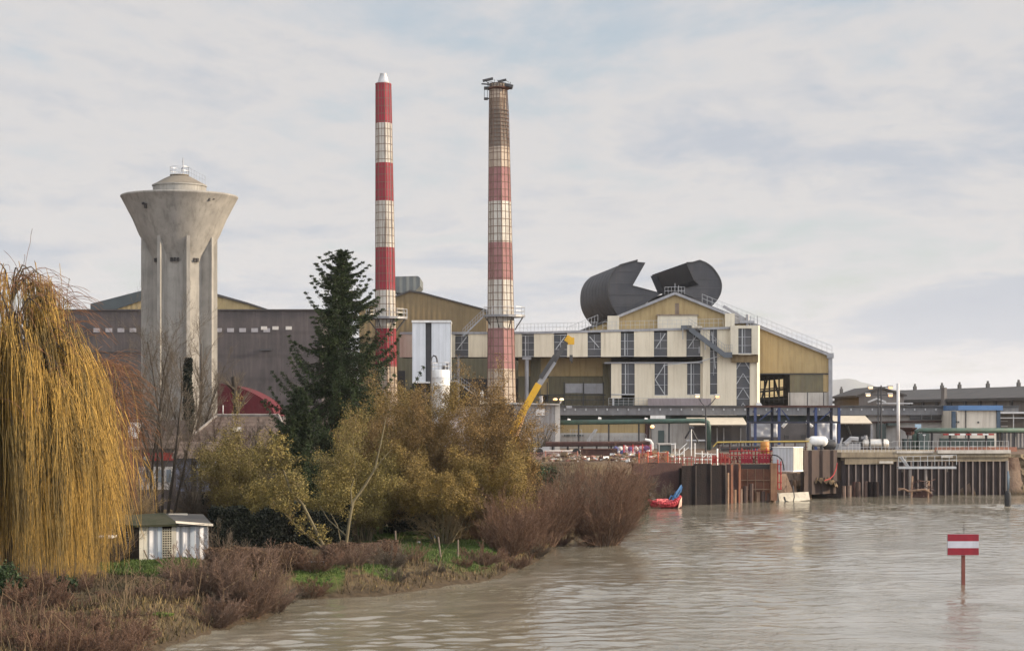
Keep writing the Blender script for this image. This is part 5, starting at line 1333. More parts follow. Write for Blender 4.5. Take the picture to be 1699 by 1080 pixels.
b = MB(); b.rail(W(1491,774,209.5), W(1587,771,209.5), 1.05, 8, .035); b.tube([W(1493,758,210),W(1505,774,209.6)], .09, 4); b.tube([W(1496,757,210),W(1508,774,209.6)], .09, 4)
for x in (1497, 1535, 1572): b.tube([W(x,777,209.6),W(x,782,210.6)], .07, 4)
b.build('railing', GALV, wk)
for x, y0 in ((1510,776),(1536,776),(1671,764)):
    b = MB(); b.tube([W(x,y0,209.8),W(x,828,209.8)], .16, 6); b.build('guide_pile', pm('guide_pile',(.26,.23,.21),(.2,.17,.15),1,.8), wk)
wr = thing('wrecked_pontoon', 'rusty wrecked pontoon caught in the water below the walkway', 'wreck', W(1525,826,208))
b = MB()
b.ext([W(1512,826,208),W(1540,827,208),W(1549,822,208),W(1537,812,208),W(1520,815,208)], (.2,1.6,.1)); b.build('hull', RUSTM, wr)
b = MB()
b.tube([W(1490,812,207.6),W(1499,811,207.6),W(1508,815,207.4),W(1522,813,207.2),W(1534,812,207.2),W(1545,818,207.2)], .11, 6); b.tube([W(1512,828,207.3),W(1514,790,208.5)], .12, 5); b.tube([W(1540,826,207.3),W(1541,798,208.5)], .12, 5); b.pbox(1491,1494,809,814,207.5,.3); b.build('broken_pole', RUSTL, wr)
b = MB()
for i in range(40):
    x, y = rnd.uniform(1508,1548), rnd.uniform(796,824); b.tube([W(x,y,208+rnd.uniform(-.4,.6)),W(x+rnd.uniform(-9,9),y+rnd.uniform(-5,5),208+rnd.uniform(-.6,.6))], .045, 4)
b.build('twisted_bar', RUSTM, wr)
em = MB(); nx, ny = 26, 14; vs = []
for j in range(ny+1):
    for i in range(nx+1):
        X = Z.x + .1 + i*.5; zt = zq*1.0
        zz = -.6 + (zt+.3)*j/ny; Y = 215.2 + 1.3*j/ny + .22*math.sin(i*2.1+j*1.3) + .15*math.sin(i*.9-j*2.7)
        vs.append((X, Y, zz))
em.add(vs, [(j*(nx+1)+i, j*(nx+1)+i+1, (j+1)*(nx+1)+i+1, (j+1)*(nx+1)+i) for j in range(ny) for i in range(nx)])
tag(em.build('embankment_wall', STONE, smooth=False), 'rough brown stone embankment past the right end of the quay', 'wall')

# --- navigation marks, boat
DN = 187.
nv = thing('river_marker', 'black river marker with thin grey pole standing in broken water', 'marker', W(1672,842,DN))
b = MB(); k = DN/F; b.lathe([(4.2*k,-.6),(5.2*k,.1),(5.6*k,.5),(5.3*k,1.15),(4.0*k,1.4),(1.6*k,1.5)], (sx(1672,DN),DN), 18); b.build('float', BLACKB, nv, True)
b = MB(); b.tube([(sx(1672.5,DN),DN,1.4),W(1672.5,781,DN)], .085, 8); b.tube([W(1671,792,DN),W(1676,792,DN)], .05, 5); b.tube([W(1674.5,786,DN),W(1674.5,810,DN)], .04, 5); b.build('pole', pm('blue_grey_pole',(.10,.14,.18),(.08,.11,.14),1,.6), nv, True)
DSG = 100.
sg = thing('river_sign', 'red white red banded no entry board on a rusty post in river', 'sign', W(1599,972,DSG))
k = DSG/F
for y0, y1, mt in ((886,897.5,'r'),(897.5,908.8,'w'),(908.8,920.5,'r')):
    b = MB(); b.pbox(1572.5,1624,y0,y1,DSG,.05); b.build('board_band', pm('sign_red',(.27,.016,.03),(.21,.014,.026),2.,.6,streak=.5,scol=(.12,.02,.025)) if mt == 'r' else pm('sign_white',(.52,.52,.57),(.45,.45,.50),2.,.6,streak=.5,scol=(.3,.28,.27)), sg)
b = MB(); b.box(sx(1572,DSG), sx(1624.5,DSG), DSG+.055, DSG+.09, sz(921,DSG), sz(885.5,DSG))
for y in (892, 914): b.box(sx(1574,DSG), sx(1622,DSG), DSG+.093, DSG+.14, sz(y+1,DSG), sz(y-1,DSG))
b.build('board_back', GALV, sg)
b = MB(); b.box(sx(1597,DSG), sx(1602.5,DSG), DSG+.143, DSG+.30, -1.5, sz(888,DSG)); b.build('post', pm('sign_post_rust',(.20,.065,.05),(.14,.045,.035),1.5,.8,streak=.5), sg)
b = MB(); b.tube([W(1599.5,888,DSG+.2),W(1599.5,870,DSG+.2)], .018, 5); b.tube([W(1597,878,DSG+.2),W(1602,878,DSG+.2)], .014, 4); b.build('spike', DKSTEEL, sg)
# red boat drawn up against the piles
DBO = 184.
bt = thing('rubber_dinghy', 'crumpled red dinghy with pale bow stranded on the bank by black piles', 'boat', W(1105,842,DBO))
k = DBO/F
def boat_ring(s):                                           # s 0..1 from left stern to right bow
    x = 1077+ (1130-1077)*s; w = (.9*math.sin(math.pi*min(1,.18+s*.82)**.8))**.7 if s < 1 else .04
    keel = 843.5 - 2.5*s - 7*max(0,s-.72)**1.2; gun = 831 + 4*math.sin(math.pi*s) - 25*max(0,s-.72)
    w = .95*(1-abs(2*s-.9)**2.6/1.6)*(1 if s < .93 else (1-s)/.07*.8+.1)
    return x, max(.06, w), keel, gun
b = MB(); n = 18; cs = 9; vs = []
for i in range(n+1):
    x, w, kz, gz_ = boat_ring(i/n); zk, zg_ = sz(kz,DBO), sz(gz_,DBO)
    for j in range(cs):
        a = math.pi*j/(cs-1); yy = -w*math.cos(a); zz = zg_ - (zg_-zk)*math.sin(a)**.6
        vs.append((sx(x,DBO)+.06*math.sin(j*2.3+i), DBO+yy, zz+.05*math.sin(i*2.1+j)))
b.add(vs, [(i*cs+j, (i+1)*cs+j, (i+1)*cs+j+1, i*cs+j+1) for i in range(n) for j in range(cs-1)])
ho = b.build('hull', pm('dinghy_red',(.38,.032,.045),(.28,.025,.035),1.5,.65), bt, True); q = ho.modifiers.new('t','SOLIDIFY'); q.thickness = .05
b = MB()
for i in range(0, n): 
    for sgn in (0, cs-1): b.tube([vs[i*cs+sgn], vs[(i+1)*cs+sgn]], .14, 7)
b.build('side_tube', pm('dinghy_red',(.38,.032,.045)), bt, True)
b = MB()
for i in range(9):
    x = 1086+i*3; b.rbox(W(x, 832+2*math.sin(i*1.9), DBO-.1), (rnd.uniform(.3,.6), .7, rnd.uniform(.15,.35)), rnd.random()*3, rnd.uniform(-.4,.4))
b.build('crumpled_cover', pm('dinghy_pink',(.58,.14,.14),(.5,.07,.08),1.5,.5), bt)
b = MB(); b.ext([W(1125,843,DBO-.7),W(1131,839,DBO-.5),W(1131.5,824,DBO-.2),W(1128,830,DBO-.5)], (0,1.,0)); b.build('bow_panel', pm('dinghy_buff',(.5,.36,.28),(.42,.27,.2),1.5,.6), bt)
bl = thing('blue_tarpaulin', 'twisted blue tarpaulin strung from the black piles down to dinghy', 'tarpaulin', W(1123,825,186))
b = MB(); b.tube([W(1130,806,187.5),W(1127,811,187),W(1123,816,186.6),W(1119,824,186),W(1113,832,185.4)], .11, 6, .08); b.tube([W(1130,807,187.5),W(1128,816,187),W(1124,822,186.4),W(1122,829,186)], .09, 6, .15); b.tube([W(1118,824,186),W(1124,830,185.8),W(1126,824,186.3)], .13, 6); b.tube([W(1122,826,186.),W(1114,822,186.),W(1107,833,185.5)], .06, 5)
b.v = [(x+rnd.uniform(-.07,.07), y+rnd.uniform(-.07,.07), z+rnd.uniform(-.07,.07)) for x, y, z in b.v]; b.build('sheet', pm('tarp_blue',(.035,.11,.24),(.025,.07,.15),2.,.8), bl)

b = MB()
for i in range(46):
    s = rnd.random(); x = 1072+26*s+rnd.uniform(-2.5,2.5); y = 796+34*s+rnd.uniform(-3,3); D = 190-7*s
    X = sx(x,D); zg_ = gz(X,D); b.rbox((X,D,zg_+.12), (rnd.uniform(.15,.45),rnd.uniform(.15,.4),rnd.uniform(.12,.3)), rnd.random()*3, rnd.uniform(-.4,.4))
struct(b.build('bank_rubble', pm('buff_rubble',(.33,.29,.23),(.22,.19,.15),1.5,.9)), 'stuff')

# rubble and scrap of the demolition yard: countless small pieces
rb = MB(); rgz = random.Random(5)
for i in range(620):
    D = rgz.uniform(196, 226); x = rgz.uniform(905, 1128); X = sx(x,D)
    if gz(X,D) < 2.2: continue
    hgt = gz(X,D) + .5*max(0, math.sin(x*.05+D*.3))*rgz.random(); sz_ = rgz.uniform(.12,.7)
    rb.cur = rgz.choice((0,0,0,1,1,2,3,4)); rb.rbox((X,D,hgt+.08), (sz_, sz_*rgz.uniform(.4,1.), sz_*rgz.uniform(.2,.7)), rgz.random()*3.1, rgz.uniform(-.6,.6))
struct(rb.build('rubble', [EARTH, pm('buff_rubble',(.33,.29,.23)), RUSTM, pm('pink_brick_rubble',(.34,.17,.13),(.25,.12,.09),1.5,.9), WHITEP]), 'stuff')
rw = thing('rust_bund', 'low dark rust coloured bund wall behind the rubble', 'wall', W(995,757,214))
b = MB(); b.pbox(964,1024,745.5,757,214,.4); b.build('wall', RUSTM, rw)
b = MB(); b.pbox(963,1025,744.3,745.5,213.9,.6); b.build('coping', RUST, rw)

rs = thing('red_pipe_frame', 'red tubular frame with hoses above the rust gate', 'scaffold', W(1250,768,198.5))
b = MB(); rg5 = random.Random(8)
for x in range(1212, 1302, 6): b.tube([W(x,769,198.5),W(x+rg5.uniform(-1,1),744+rg5.uniform(-2,5),198.5)], .055, 5)
for y in (748, 755, 762): b.tube([W(1210,y,198.4),W(1300,y+rg5.uniform(-1,1),198.4)], .05, 5)
b.build('frame', REDBR, rs)
b = MB()
for i in range(9):
    x = 1214+i*9; b.tube([W(x,767,198.2),W(x+3,757,198.),W(x+8,759,198.1),W(x+11,767,198.2)], .07, 5)
b.build('hose', pm('dark_hose_red',(.16,.03,.03),(.10,.02,.02),2.,.8), rs)
rs = thing('red_pipe_frame', 'low red tube railing along the top of the black pile wall', 'railing', W(1160,770,194))
b = MB()
for x in range(1112, 1212, 7): b.tube([W(x,772,194),W(x,757+rg5.uniform(-2,3),194)], .045, 5)
for y in (758.5, 765): b.tube([W(1110,y,194),W(1212,y+1,194)], .04, 5)
b.build('frame', pm('rust_red_tube',(.30,.05,.035),(.20,.04,.03),2.,.8), rs)
# ================================================================== HOUSES, SHED, GARDEN
def gzp(x, D): return gz(sx(x,D), D)
DH = 166.
ha = thing('house', 'house with brown hipped tile roof below the red dome', 'house', (sx(400,DH), DH, gzp(400,DH)))
ze, zr_ = sz(742,DH), sz(690,DH); xl, xr, x0, x1 = sx(296,DH), sx(484,DH), sx(346,DH), sx(452,DH)
b = MB(); b.box(xl+.4, xr-.4, DH+.4, DH+9, gzp(400,DH)-.6, ze); b.build('wall', WALLD, ha)
b = MB()
b.add([(xl,DH,ze),(xr,DH,ze),(x1,DH+4.7,zr_),(x0,DH+4.7,zr_),(xl,DH+9.4,ze),(xr,DH+9.4,ze)], [(0,1,2,3),(5,4,3,2),(1,5,2)]); b.add([(xl,DH,ze-.12),(xr,DH,ze-.12),(xr,DH+9.4,ze-.12),(xl,DH+9.4,ze-.12)], [(3,2,1,0)]); rf = b.build('roof', TILE, ha)
b = MB(); b.add([(xl,DH,ze),(x0,DH+4.7,zr_),(xl,DH+9.4,ze)], [(0,1,2)]); b.build('hip_slope', TILEG, ha)
b = MB(); b.tube([(x0,DH+4.7,zr_+.05),(x1,DH+4.7,zr_+.05)], .14, 6); b.tube([(xr,DH,ze),(x1,DH+4.7,zr_+.03)], .12, 5); b.tube([(xl,DH,ze),(x0,DH+4.7,zr_+.03)], .12, 5); b.build('ridge_tile', TILEG, rf)
b = MB(); b.box(xl-.05, xr+.05, DH-.14, DH-.01, ze-.14, ze+.0); b.build('gutter', pm('rose_gutter',(.22,.14,.12),(.17,.10,.09),1,.7), ha)
b = MB(); b.pbox(372,376,741,760,DH+.35,.1); b.pbox(419,446,749,768,DH+.3,.15); b.build_each('shutter', pm('plum_shutter',(.085,.04,.055),(.06,.03,.04),1,.8), ha)
b = MB(); b.tube([W(370,690,172),W(370,672,172)], .05, 5); b.build('aerial', GALV, ha)
b = MB(); b.rbox((sx(388,DH),DH+1.9,sz(712,DH)-.05), (.7,.1,.55), 0, -.85); b.build('skylight', WALLP, rf)

DHB = 146.
hb = thing('house', 'low brown tiled house with white dormer and red band behind bare stems', 'house', (sx(230,DHB), DHB, gzp(230,DHB)))
g0 = gzp(230,DHB)-.6
b = MB(); b.box(sx(120,DHB), sx(292,DHB), DHB, DHB+7, g0, sz(742,DHB)); b.build('wall', WALLD, hb)
b = MB(); b.ext([W(118,744,DHB-.5), (sx(118,DHB),DHB+3.5,sz(697,DHB)), (sx(118,DHB),DHB+7.5,sz(744,DHB))], (sx(294,DHB)-sx(118,DHB),0,0)); rf = b.build('roof', TILE, hb)
b = MB(); b.box(sx(118,DHB), sx(240,DHB), DHB+3.4, DHB+3.6, sz(697,DHB), sz(695.5,DHB)); b.build('ridge_cap', WALLP, rf)
b = MB(); b.pbox(213,227,700,727,DHB+.5,3); dm = b.build('dormer', WHITEP, hb)
b = MB(); b.pbox(200,214,712,727,DHB+.7,2); b.build('dormer_side', WALLD, dm)
b = MB(); b.pbox(146,230,741,745.5,DHB-.9,.3); b.build('gutter', CONCW, hb)
b = MB(); b.pbox(236,292,750.5,764,DHB-.12,.1); b.build('red_band', pm('brick_red_band',(.30,.045,.035),(.22,.035,.03),1,.85), hb)
b = MB(); b.pbox(238,247,757,763,DHB-.2,.06); b.build('window', WHITEP, hb)
b = MB(); b.pbox(230,286,774,812,DHB-.15,.1); b.build('pale_wall', WALLP, hb)
for x in (238,262,276):
    b = MB(); b.pbox(x,x+8,779,800,DHB-.2,.05); b.build('window', pm('dull_blue_window',(.16,.19,.21),(.11,.13,.15),1,.3), hb)
DHC = 134.
hc = thing('garden_cabin', 'small blue grey cabin with pale gable under bare branches', 'cabin', (sx(325,DHC), DHC, gzp(325,DHC)))
b = MB(); b.pbox(292,352,758,815,DHC,4); b.build('wall', WALLB, hc)
b = MB(); b.ext([(sx(286,DHC),DHC-.5,sz(760,DHC)),(sx(286,DHC),DHC+2.,sz(733,DHC)),(sx(286,DHC),DHC+4.5,sz(760,DHC))], (sx(358,DHC)-sx(286,DHC),0,0)); b.build('roof', TILE, hc)
b = MB(); b.ext([W(326,776,DHC-.1),W(333,760,DHC-.1),W(348,762,DHC-.1),W(348,776,DHC-.1)], (0,.09,0)); b.pbox(332.5,336.5,776,798,DHC-.1,.08); b.build('pale_boards', pm('pale_blue_boards',(.33,.37,.42),(.26,.30,.34),1.5,.8,streak=.4), hc)
b = MB(); b.pbox(317,326,765,815,DHC-.06,.05); b.build('door', DARKIN, hc)

DS2 = 104.
zs0 = gzp(290,DS2)
sh = thing('garden_shed', 'whitewashed board shed with mossy roof on the lawn', 'shed', (sx(287,DS2), DS2, zs0))
A = Vector((*WX(231,DS2-.6),0)); Bv = Vector((*WX(346,DS2+.3),0)); ax = (Bv-A).normalized(); MS = Matrix.Translation((A.x,A.y,zs0-.1)) @ Matrix.Rotation(math.atan2(ax.y,ax.x),4,'Z'); LS = (Bv-A).length
hL, hR = sz(873,DS2)-zs0, sz(871,DS2)-zs0
rr = random.Random(4); n = 15
for i in range(n):
    s0, s1 = LS*i/n, LS*(i+1)/n-.012
    if 5 <= i <= 6: continue
    m = MB(MS); dz = rr.uniform(-.05,.05); m.box(s0, s1, -rr.uniform(.0,.035), .05, rr.uniform(-.05,.06), hL+.1)
    m.build('wall_board', [PLANK, pm('bluish_board',(.47,.52,.58),(.38,.43,.49),.8,.8,streak=.6,scol=(.2,.2,.2)), pm('cream_board',(.66,.62,.52),(.54,.5,.42),.8,.8,streak=.7,scol=(.2,.17,.14))][1 if i in (4,11) else (2 if i in (0,1,7) else 0)], sh)
m = MB(MS)
s0, s1 = LS*5/n, LS*7/n
for k in range(13): z = .02+(hL)*k/13; m.box(s0, s1, -.05, -.02, z, z+.045)
for k in range(5): s = s0+(s1-s0)*k/4; m.box(s-.02, s+.02, -.018, .01, 0, hL)
m.build('trellis', pm('weathered_trellis',(.52,.48,.38),(.40,.36,.28),2,.8), sh)
m = MB(MS); m.box(s0, s1, .03, .05, 0, hL); m.box(0, LS, .06, 3.4, 0, hL+.05); m.build('wall_core', DARKWOOD, sh)
m = MB(MS); m.ext([(-.05,-.02,0),(-1.25,1.5,0),(-1.25,3.5,0),(0,3.5,0)], (0,0,hL+.08)); m.build('side_wall', DARKWOOD, sh)
m = MB(MS)
for k in range(8): z = .5+.13*k; m.box(-.62, -.2, .62-.05, .66-.05, z, z+.05)
m.M = MS @ Matrix.Rotation(0,4,'Z'); m.build('louvre', pm('grey_louvre',(.22,.23,.24),(.17,.18,.19),1,.7), sh)
zr0 = hL+.1
m = MB(MS); m.ext([(-.25,-.22,zr0),(LS*.55,-.3,zr0+.04),(LS*.45,3.8,zr0+.44),(-1.7,3.8,zr0+.30),(-1.35,1.2,zr0+.06)], (0,0,.10)); m.build('mossy_roof', MOSS, sh)
m = MB(MS); m.ext([(LS*.55+.03,-.34,zr0+.06),(LS+.15,-.34,zr0+.04),(LS+.10,3.8,zr0+.36),(LS*.45+.03,3.8,zr0+.43)], (0,0,.08)); m.build('felt_roof', pm('dark_roof_felt',(.05,.05,.05),(.08,.075,.07),1.5,.9), sh)
m = MB(MS); m.ext([(LS*.52,-.36,zr0+.20),(LS+.2,-.42,zr0+.02),(LS+.2,-.40,zr0+.14),(LS*.52,-.1,zr0+.30)], (0,.06,0)); m.box(LS*.5,LS*.78,3.3,3.4,zr0+.42,zr0+.52); m.build_each('barge_board', pm('buff_board',(.62,.56,.46),(.52,.46,.37),1,.8), sh)
for i,(s, t) in enumerate(((.3,.5),(1.9,.6),(3.1,.9),(4.2,1.0),(5.1,1.1))):
    if s > LS-.4: continue
    m = MB(MS); m.tube([(s*LS/4.4*.95,-.12,.55),(s*LS/4.4*.95+t*.5,-.35,-.05)], .035, 5); o = m.build('leaning_pole', WOODP); tag(o, 'grey pole leaning against the whitewashed shed boards', 'pole', 'poles leaning on the shed')
jk = thing('scrap_table', 'white topped table among scrap beside the dark end of the shed', 'table', W(172,905,102))
b = MB(); b.pbox(160,186,889.5,892.5,101,1.2); b.build('table_top', WHITEP, jk)
b = MB()
for x in (162,184): b.pbox(x,x+1.2,892.5,912,101.2,.06)
b.build('leg', DARKWOOD, jk)
br = thing('water_barrel', 'blue plastic barrel on the lawn under the yellow brown trees', 'barrel', W(718,895,117))
b = MB(); D = 117; r = 5/F*D; b.lathe([(r*.9,sz(893,D)),(r,sz(891,D)),(r*1.03,sz(885,D)),(r,sz(879,D)),(r*.85,sz(877,D))], (sx(718,D),D), 16); b.build('body', pm('barrel_blue',(.10,.19,.33),(.08,.15,.26),1.5,.5), br, True)
b = MB(); b.lathe([(r*.3,sz(877.2,D)),(r*.3,sz(876,D))], (sx(718,D),D), 10); b.build('cap', BLACKB, br)
sg2 = thing('marker_stone', 'small white marker board on the lawn left of blue barrel', 'sign', W(694.5,907,115))
b = MB(); b.pbox(692.5,697.5,898,909,115,.12); b.build('board', WHITEP, sg2)
gt2 = thing('green_tank', 'dark green garden tank in shade under the trees right of barrel', 'tank', W(776,892,122))
b = MB(); D = 122; r = 12/F*D; b.lathe([(r,gzp(776,D)-.1),(r*1.02,sz(885,D)),(r,sz(870,D)),(r*.8,sz(866,D))], (sx(776,D),D), 18); b.build('body', pm('tank_green',(.04,.09,.06),(.03,.065,.045),1,.6), gt2, True)
b = MB(); b.lathe([(r*.4,sz(866,D)),(r*.4,sz(864.5,D))], (sx(776,D),D), 12); b.build('cap', BLACKB, gt2)
for x, y0, y1, lean, D, lab in ((727,890,950,8,104,'tilted grey post on the bank in front of blue barrel'),(656,880,930,2,108,'upright thin post on the bank left of white marker'),(760,895,952,0,104.5,'short dark stake in the bank right of the tilted post')):
    o = thing('fence_post', lab, 'post', W(x+lean,y1,D)); b = MB(); b.tube([W(x+lean,y1+4,D),W(x,y0,D)], .055, 6, .04); b.build('post', WOODP, o)
gf = thing('garden_gate', 'low wire garden gate in the gap between the clipped hedges', 'gate', W(522,952,97))
b = MB()
for x in (500,542): b.tube([W(x,957,97),W(x,929,97)], .045, 5)
b.tube([W(500,931.5,97),W(542,931.5,97)], .03, 5); b.tube([W(500,952,97),W(542,952,97)], .025, 5); fr_ = b.build('frame', GREYM, gf)
b = MB()
for i in range(16): x = 500+42*i/15; b.tube([W(x,952,97),W(x,931.5,97)], .008, 3)
for i in range(7): y = 931.5+20.5*i/6; b.tube([W(500,y,97),W(542,y,97)], .008, 3)
b.build('wire_mesh', DKSTEEL, gf)

# ================================================================== VEGETATION
BARK = pm('grey_brown_bark', (.085,.065,.045), (.05,.038,.028), 6., .95, bump=.5)
BARKD = pm('dark_bark', (.035,.028,.022), (.055,.043,.032), 5., .95, bump=.5)
BARKP = pm('pale_olive_bark', (.15,.125,.07), (.095,.078,.045), 4., .9, bump=.3)
TWIGR = pm('red_brown_twig', (.150,.084,.055), (.10,.063,.044), .5, .9, island=.45)
TWIGV = pm('purple_brown_twig', (.165,.105,.075), (.11,.075,.056), .5, .9, island=.45)
TWIGG = pm('grey_brown_twig', (.125,.10,.075), (.08,.065,.05), .5, .9, island=.4)
TWIGO = pm('orange_twig', (.19,.085,.04), (.14,.07,.035), .6, .9, island=.4)
TWIGB = pm('buff_twig', (.21,.155,.085), (.15,.11,.06), .6, .9, island=.35)
WILLOW = pm('golden_willow_strand', (.39,.235,.052), (.24,.155,.042), .6, .8, island=.5)
WILLOW2 = pm('shaded_willow_strand', (.21,.14,.04), (.10,.072,.028), .5, .8, island=.45)  # darker strand tone, shade of the gaps between clumps put into the colour
LEAFY = pm('yellow_brown_leaf', (.225,.152,.043), (.14,.098,.032), .35, .85, island=.4)
LEAFO = pm('olive_yellow_leaf', (.20,.155,.045), (.125,.10,.033), .4, .85, island=.4)
LEAFB = pm('orange_brown_leaf', (.215,.132,.045), (.14,.088,.034), .4, .85, island=.4)
NEEDLE = pm('spruce_needle', (.030,.046,.013), (.013,.022,.008), .45, .8, island=.65)
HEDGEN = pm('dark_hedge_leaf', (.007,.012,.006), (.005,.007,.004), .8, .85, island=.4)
IVY = pm('ivy_leaf', (.030,.050,.016), (.018,.032,.011), .7, .6, island=.5)
GREENL = pm('fresh_shrub_leaf', (.12,.15,.03), (.07,.10,.022), .8, .75, island=.4)
GRASS = pm('grass_blade', (.062,.095,.02), (.045,.07,.016), .4, .8, island=.4)
DEADG = pm('dead_grass_blade', (.16,.115,.05), (.10,.075,.035), .4, .9, island=.4)

def segmesh(name, segs, mat, parent=None, k=3):
    S = np.array(segs, dtype=np.float64)
    P0, P1, r0, r1 = S[:,:3], S[:,3:6], S[:,6:7], S[:,7:8]
    d = P1-P0; d /= np.linalg.norm(d, axis=1, keepdims=True)+1e-9
    ref = np.where(np.abs(d[:,2:3]) < .9, np.array([[0,0,1.]]), np.array([[1.,0,0]]))
    a = np.cross(d, ref); a /= np.linalg.norm(a, axis=1, keepdims=True)+1e-9
    b = np.cross(d, a); n = len(S)
    V = np.zeros((n, 2*k, 3))
    for j in range(k):
        t = 2*math.pi*j/k; o = a*math.cos(t)+b*math.sin(t)
        V[:,j] = P0+o*r0; V[:,k+j] = P1+o*r1
    base = (np.arange(n)*2*k)[:,None]
    fc = np.concatenate([base + np.array([[j,(j+1)%k,k+(j+1)%k,k+j]]) for j in range(k)], 0)
    return npmesh(name, V.reshape(-1,3), fc, mat, parent)
def leafmesh(name, C, l, w, mat, parent=None, rg=None, dirs=None, spread=1.):
    """diamond leaves at C; dirs bias the long axis"""
    rg = rg or np.random.default_rng(1); n = len(C)
    u = rg.normal(size=(n,3))
    if dirs is not None: u = u*spread + dirs
    u /= np.linalg.norm(u, axis=1, keepdims=True)+1e-9
    q = rg.normal(size=(n,3)); v = np.cross(u, q); v /= np.linalg.norm(v, axis=1, keepdims=True)+1e-9
    ll = l*(.6+.8*rg.random((n,1)))/2; ww = w*(.6+.8*rg.random((n,1)))/2
    V = np.stack([C-u*ll, C+v*ww, C+u*ll, C-v*ww], 1).reshape(-1,3)
    return npmesh(name, V, np.arange(4*n).reshape(n,4), mat, parent)
def nrm(x, y, z):
    l = math.sqrt(x*x+y*y+z*z) or 1.; return x/l, y/l, z/l
def grow(S, rg, p, d, L, r, lv, sp):
    q = sp[lv]; n = q['seg']; st = L/n; rc = r; wob = q['wob']; up = q['up']; tap = q.get('tap', .75); start = q.get('st', .25)
    for i in range(n):
        f = (i+1)/n; rn = max(q.get('rmin', .004), r*(1-f*tap))
        d = nrm(d[0]+rg.gauss(0,wob), d[1]+rg.gauss(0,wob), d[2]+rg.gauss(0,wob)+up)
        p2 = (p[0]+d[0]*st, p[1]+d[1]*st, p[2]+d[2]*st)
        S[lv].append((*p, *p2, rc, rn))
        if lv+1 < len(sp) and f > start:
            e = q['ch']/n/(1-start+.001); m = int(e) + (rg.random() < e-int(e))
            for _ in range(m):
                a = q['ang']*rg.uniform(.6,1.35)
                h = nrm(rg.gauss(0,1), rg.gauss(0,1), rg.gauss(0,1)); dt = h[0]*d[0]+h[1]*d[1]+h[2]*d[2]
                h = nrm(h[0]-dt*d[0], h[1]-dt*d[1], h[2]-dt*d[2]); c, s = math.cos(a), math.sin(a)
                cd = (d[0]*c+h[0]*s, d[1]*c+h[1]*s, d[2]*c+h[2]*s); t = rg.random()
                cp = (p[0]+(p2[0]-p[0])*t, p[1]+(p2[1]-p[1])*t, p[2]+(p2[2]-p[2])*t)
                grow(S, rg, cp, cd, L*q['rat']*rg.uniform(.6,1.25)*(1-.35*f), rn*q.get('rr',.6), lv+1, sp)
        p = p2; rc = rn
def woody(name, label, cat, X, Y, stems, sp, seed, barkm, twigm, trunk_levels=1, leaf=None, group=None, z=None, crown='crown', trunk='trunk'):
    """stems: [(dx, dy, dirx, diry, dirz, length, radius)]"""
    rg = random.Random(seed); S = [[] for _ in sp]; z0 = gz(X, Y)-.15 if z is None else z
    for dx, dy, ux, uy, uz, L_, r in stems: grow(S, rg, (dx,dy,0.), nrm(ux,uy,uz), L_, r, 0, sp)
    t = thing(name, label, cat, (X, Y, z0), group)
    tr = [s for l in S[:trunk_levels] for s in l]; cr_ = [s for l in S[trunk_levels:] for s in l]
    segmesh(trunk, tr, barkm, t, 5)
    if leaf is None:
        if cr_: segmesh(crown, cr_, twigm, t, 3)
    else:
        nl, l, w, lm, jit = leaf[:5]; npr = np.random.default_rng(seed)
        A = np.array(cr_); tw = np.array([s for lv in S[max(trunk_levels, len(S)-2):] for s in lv])
        if len(leaf) > 5: tw = tw[tw[:,5] > leaf[5]]
        i = npr.integers(0, len(tw), nl); f = npr.random((nl,1)); C = tw[i,:3]*(1-f)+tw[i,3:6]*f + npr.normal(size=(nl,3))*jit
        br_ = segmesh('branches', cr_, twigm, t, 3)
        leafmesh(crown, C, l, w, lm, t, npr)
    return t
def radial(n, rg, spread, L_, r, jit=.3, base=.25, lift=1.):
    o = []
    for i in range(n):
        a = 2*math.pi*(i+rg.random())/n; s = spread*rg.uniform(.3,1.15)
        o.append((base*math.cos(a), base*math.sin(a), math.cos(a)*s, math.sin(a)*s, lift, L_*rg.uniform(.5,1.15), r*rg.uniform(.45,1.25)))
    return o
R_ = random.Random(21)

